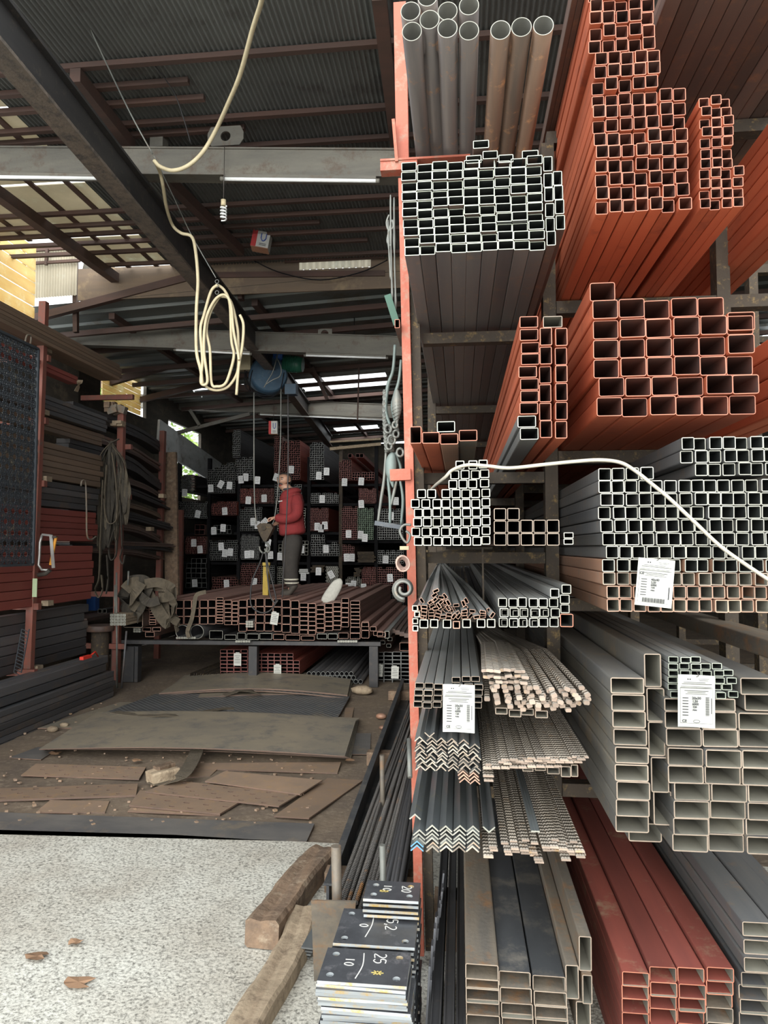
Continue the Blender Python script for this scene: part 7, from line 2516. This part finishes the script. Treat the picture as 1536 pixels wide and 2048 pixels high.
wireobj('scrap_wire', [(846, 1105), (850, 1140), (845, 1180), (852, 1210)], 3.6, .012, 'rack', 'tangled wire hanging behind the post at shelf height', 'wire')
wireobj('scrap_wire', [(855, 1100), (848, 1150), (856, 1190)], 3.62, .01, 'rack', 'second tangled wire hanging behind the post', 'wire')

# ================================================================== THE MAN
MY = 8.75


def Wp(x, y, d=0.0):
    return at(x, y, MY) + Vector((0, d, 0))


def skinned(name, verts, edges, m, parent, root=0, sub=2, label=None):
    me = bpy.data.meshes.new(name)
    l = parent.location
    me.from_pydata([tuple(Vector(v[0]) - l) for v in verts], edges, [])
    me.materials.append(M[m])
    o = bpy.data.objects.new(name, me)
    COL.objects.link(o)
    o.parent = parent
    sk_ = o.modifiers.new('skin', 'SKIN')
    sk_.use_smooth_shade = True
    sk_.branch_smoothing = .4
    for i, v in enumerate(verts):
        d = me.skin_vertices[0].data[i]
        r = v[1]
        d.radius = (r, r) if isinstance(r, float) else r
        d.use_root = i == root
    sb = o.modifiers.new('sub', 'SUBSURF')
    sb.levels = sub
    sb.render_levels = sub
    # bake to a plain mesh
    dg = bpy.context.evaluated_depsgraph_get()
    me2 = bpy.data.meshes.new_from_object(o.evaluated_get(dg))
    o.modifiers.clear()
    o.data = me2
    me2.polygons.foreach_set('use_smooth', [True] * len(me2.polygons))
    if not me2.materials:
        me2.materials.append(M[m])
    if label:
        o['label'] = label
    return o


feet = Wp(580, 1190)
man = thing('person', 'person in red sweater and dark trousers standing on the brown tubes holding the hoist rope', 'person', feet)
S_ = (at(600, 1000, MY) - at(500, 1000, MY)).length / 100
hd = Wp(568, 962)
fwd = Vector((-.32, -.94, -.05)).normalized()
sid = Vector((.94, -.32, 0)).normalized()
V, E = [], []


def jv(p, r, link=None):
    V.append((p, r))
    if link is not None:
        E.append((link, len(V) - 1))
    return len(V) - 1


# one continuous body: pelvis root, spine, neck, head with nose and ears, arms with five-fingered hands, legs, feet
pel = jv(Wp(585, 1078), (.07, .08))
bel = jv(Wp(583, 1050), (.12, .12), pel)
che = jv(Wp(584, 1012), (.09, .1), bel)
nb_ = jv(Wp(583, 990), .05, che)
nk = jv(Wp(577, 979), .068, nb_)
h1 = jv(hd + Vector((0, 0, -.055)) + fwd * .012, (.078, .084), nk)
h2 = jv(hd + Vector((0, 0, .0)), (.096, .108), h1)
h3 = jv(hd + Vector((0, 0, .055)) - fwd * .008, (.09, .104), h2)
h4 = jv(hd + Vector((0, 0, .088)) - fwd * .01, (.055, .065), h3)
jv(hd + fwd * .118 + Vector((0, 0, -.012)), .011, h2)
jv(hd - sid * .092 - fwd * .01 + Vector((0, 0, -.005)), .014, h2)
jv(hd + sid * .092 - fwd * .01 + Vector((0, 0, -.005)), .014, h2)


def hand(wrist_i, wp, d, up, side_):
    pm = jv(wp + d * .05, (.03, .018), wrist_i)
    for q in range(4):
        b0 = jv(wp + d * .085 + side_ * (.027 - q * .018), .0095, pm)
        b1 = jv(V[b0][0] + d * (.022 + .004 * (1 - abs(q - 1.3))) + up * -.012, .0088, b0)
        b2 = jv(V[b1][0] + d * .006 + up * -.024, .0082, b1)
        jv(V[b2][0] - d * .014 + up * -.012, .0075, b2)
    t1 = jv(wp + d * .04 + side_ * .035 + up * -.008, .011, pm)
    t2 = jv(V[t1][0] + d * .028 + side_ * .008 + up * -.018, .0095, t1)
    jv(V[t2][0] + d * .016 - side_ * .004 + up * -.014, .0085, t2)


# near arm (its right one, toward the camera side)
sh1 = jv(Wp(596, 997, -.13), .045, nb_)
el1 = jv(Wp(599, 1036, -.19), .048, sh1)
wr1 = jv(Wp(561, 1037, -.16), .03, el1)
dd = Vector((-1, -.05, .0)).normalized()
hand(wr1, V[wr1][0], dd, Vector((0, 0, 1)), Vector((0, -1, 0)))
sh2 = jv(Wp(574, 997, .14), .045, nb_)
el2 = jv(Wp(570, 1034, .17), .045, sh2)
wr2 = jv(Wp(552, 1047, .0), .03, el2)
hand(wr2, V[wr2][0], Vector((-.8, -.3, -.35)).normalized(), Vector((-.2, 0, 1)).normalized(), Vector((.3, -1, 0)).normalized())
for (sgn, xk, xa, xt) in ((-1, 581, 587, 562), (1, 577, 580, 559)):
    hp = jv(Wp(585, 1092, .08 * sgn), .06, pel)
    kn = jv(Wp(xk, 1130, .09 * sgn), .05, hp)
    an = jv(Wp(xa, 1176, .09 * sgn), .028, kn)
    he = jv(Wp(xa + 3, 1184, .09 * sgn), .025, an)
    jv(Wp(xt + 16, 1187, .1 * sgn), (.02, .02), an)
skinned('body', V, E, 'skin', man, pel)
# sweater
V, E = [], []
a_ = jv(Wp(586, 1073), (.19, .185))
a0 = jv(Wp(585, 1062), (.19, .185), a_)
a1 = jv(Wp(583, 1050), (.185, .18), a0)
a2 = jv(Wp(583, 1028), (.19, .185), a1)
a3 = jv(Wp(585, 1005), (.18, .185), a2)
a4 = jv(Wp(584, 992), (.17, .18), a3)
a5 = jv(Wp(581, 984), (.14, .15), a4)
jv(Wp(579, 977), .085, a5)
b1 = jv(Wp(598, 999, -.15), .1, a3)
b2 = jv(Wp(602, 1018, -.19), .092, b1)
b3 = jv(Wp(600, 1036, -.21), .082, b2)
b4 = jv(Wp(580, 1040, -.2), .07, b3)
jv(Wp(557, 1036, -.165), .056, b4)
c1 = jv(Wp(574, 998, .15), .09, a3)
c2 = jv(Wp(568, 1032, .18), .075, c1)
jv(Wp(552, 1045, .03), .055, c2)
skinned('sweater', V, E, 'sweater', man, a_)
# trousers
V, E = [], []
p0 = jv(Wp(586, 1082), (.15, .15))
jv(Wp(586, 1060), (.14, .14), p0)
for (sgn, xk, xa) in ((-1, 583, 588), (1, 578, 580)):
    q1 = jv(Wp(586, 1096, .075 * sgn), .135, p0)
    q2 = jv(Wp(xk, 1128, .09 * sgn), .108, q1)
    q3 = jv(Wp((xk + xa) / 2, 1150, .09 * sgn), .096, q2)
    jv(Wp(xa, 1178, .09 * sgn), .09, q3)
skinned('trousers', V, E, 'trouser', man, p0)
for (sgn, xa) in ((-1, 587), (1, 580)):
    for y in (1158, 1165):
        g = MB()
        c = Wp(xa - (1166 - y) * .1, y, .09 * sgn)
        g.lathe([(.09, -.009), (.092, 0), (.09, .009)], c, 20)
        part(g, 'reflective_band', 'reflect', man)
    V, E = [], []
    xo = 0 if sgn < 0 else -7
    s0_ = jv(Wp(591 + xo, 1185, .09 * sgn), (.065, .055))
    s1_ = jv(Wp(578 + xo, 1186, .095 * sgn), (.06, .055), s0_)
    s2_ = jv(Wp(564 + xo, 1188, .1 * sgn), (.048, .052), s1_)
    jv(Wp(590 + xo, 1168, .09 * sgn), .08, s0_)
    skinned('shoe', V, E, 'shoe', man, s0_)
    g = MB()
    g.beam(Wp(558 + xo, 1192.5, .1 * sgn), Wp(598 + xo, 1192, .09 * sgn), .09, .02)
    part(g, 'shoe_sole', 'shoe', man)
g = MB()
g.lathe([(.135, -.17), (.15, -.11), (.15, -.07), (.13, -.03), (.1, 0.0), (.08, .02)], Wp(583, 984), 28)
part(g, 'sweater_yoke', 'sweater', man)
# face and hair
lz = Vector((0, 0, 1))
for s in (-1, 1):
    e = hd + fwd * .09 + sid * .03 * s + lz * .018
    g = MB()
    g.lathe([(.002, -.01), (.009, -.006), (.012, 0), (.009, .006), (.002, .01)], e, 10)
    part(g, 'eye', 'eyewhite', man)
    g = MB()
    g.lathe([(.001, -.006), (.0055, -.003), (.0055, .003), (.001, .006)], e + fwd * .009, 8)
    part(g, 'iris', 'hair', man)
    g = MB()
    g.cyl([e + lz * .02 - sid * .016 + fwd * .004, e + lz * .024 + fwd * .008, e + lz * .019 + sid * .016 + fwd * .002], .0045, 6)
    part(g, 'eyebrow', 'hair', man)
g = MB()
c = hd + fwd * .098 - lz * .038
g.cyl(smooth([c - sid * .032 - lz * .01 - fwd * .012, c - sid * .012, c + sid * .012, c + sid * .032 - lz * .01 - fwd * .012], 4), .0075, 8)
part(g, 'moustache', 'hair', man)
g = MB()
c = hd + fwd * .09 - lz * .056
g.cyl([c - sid * .018 - fwd * .003, c, c + sid * .018 - fwd * .003], .005, 8)
part(g, 'mouth', 'cardred', man)
g = MB()
n1, n2 = 18, 9
vs, fs = [], []
for j in range(n2):
    ph = j / (n2 - 1)
    for i in range(n1 + 1):
        az = math.radians(92 + 176 * i / n1)
        el = math.radians(-35 + 100 * ph)
        d = fwd * math.cos(az) * math.cos(el) + sid * math.sin(az) * math.cos(el)
        vs.append(hd + d * .1 + lz * (.02 + math.sin(el) * .1) - fwd * .006)
for j in range(n2 - 1):
    for i in range(n1):
        fs.append((j * (n1 + 1) + i, j * (n1 + 1) + i + 1, (j + 1) * (n1 + 1) + i + 1, (j + 1) * (n1 + 1) + i))
g.add(vs, fs, 0, True)
part(g, 'hair', 'hair', man)
g = MB()
g.cyl([Wp(577, 979, -.0) + Vector((math.cos(q / 14 * 6.283) * .066, math.sin(q / 14 * 6.283) * .078, .004 * math.cos(q / 14 * 6.283))) for q in range(14)], .013, 8, closed=True)
part(g, 'collar', 'lattice', man)
p = Wp(570, 1004, -.0)
g = MB()
g.box(Wp(567, 1004, -.158), (.05, .004, .012), 0, Matrix.Rotation(-.15, 3, 'Y'))
part(g, 'chest_print', 'cardwhite', man)
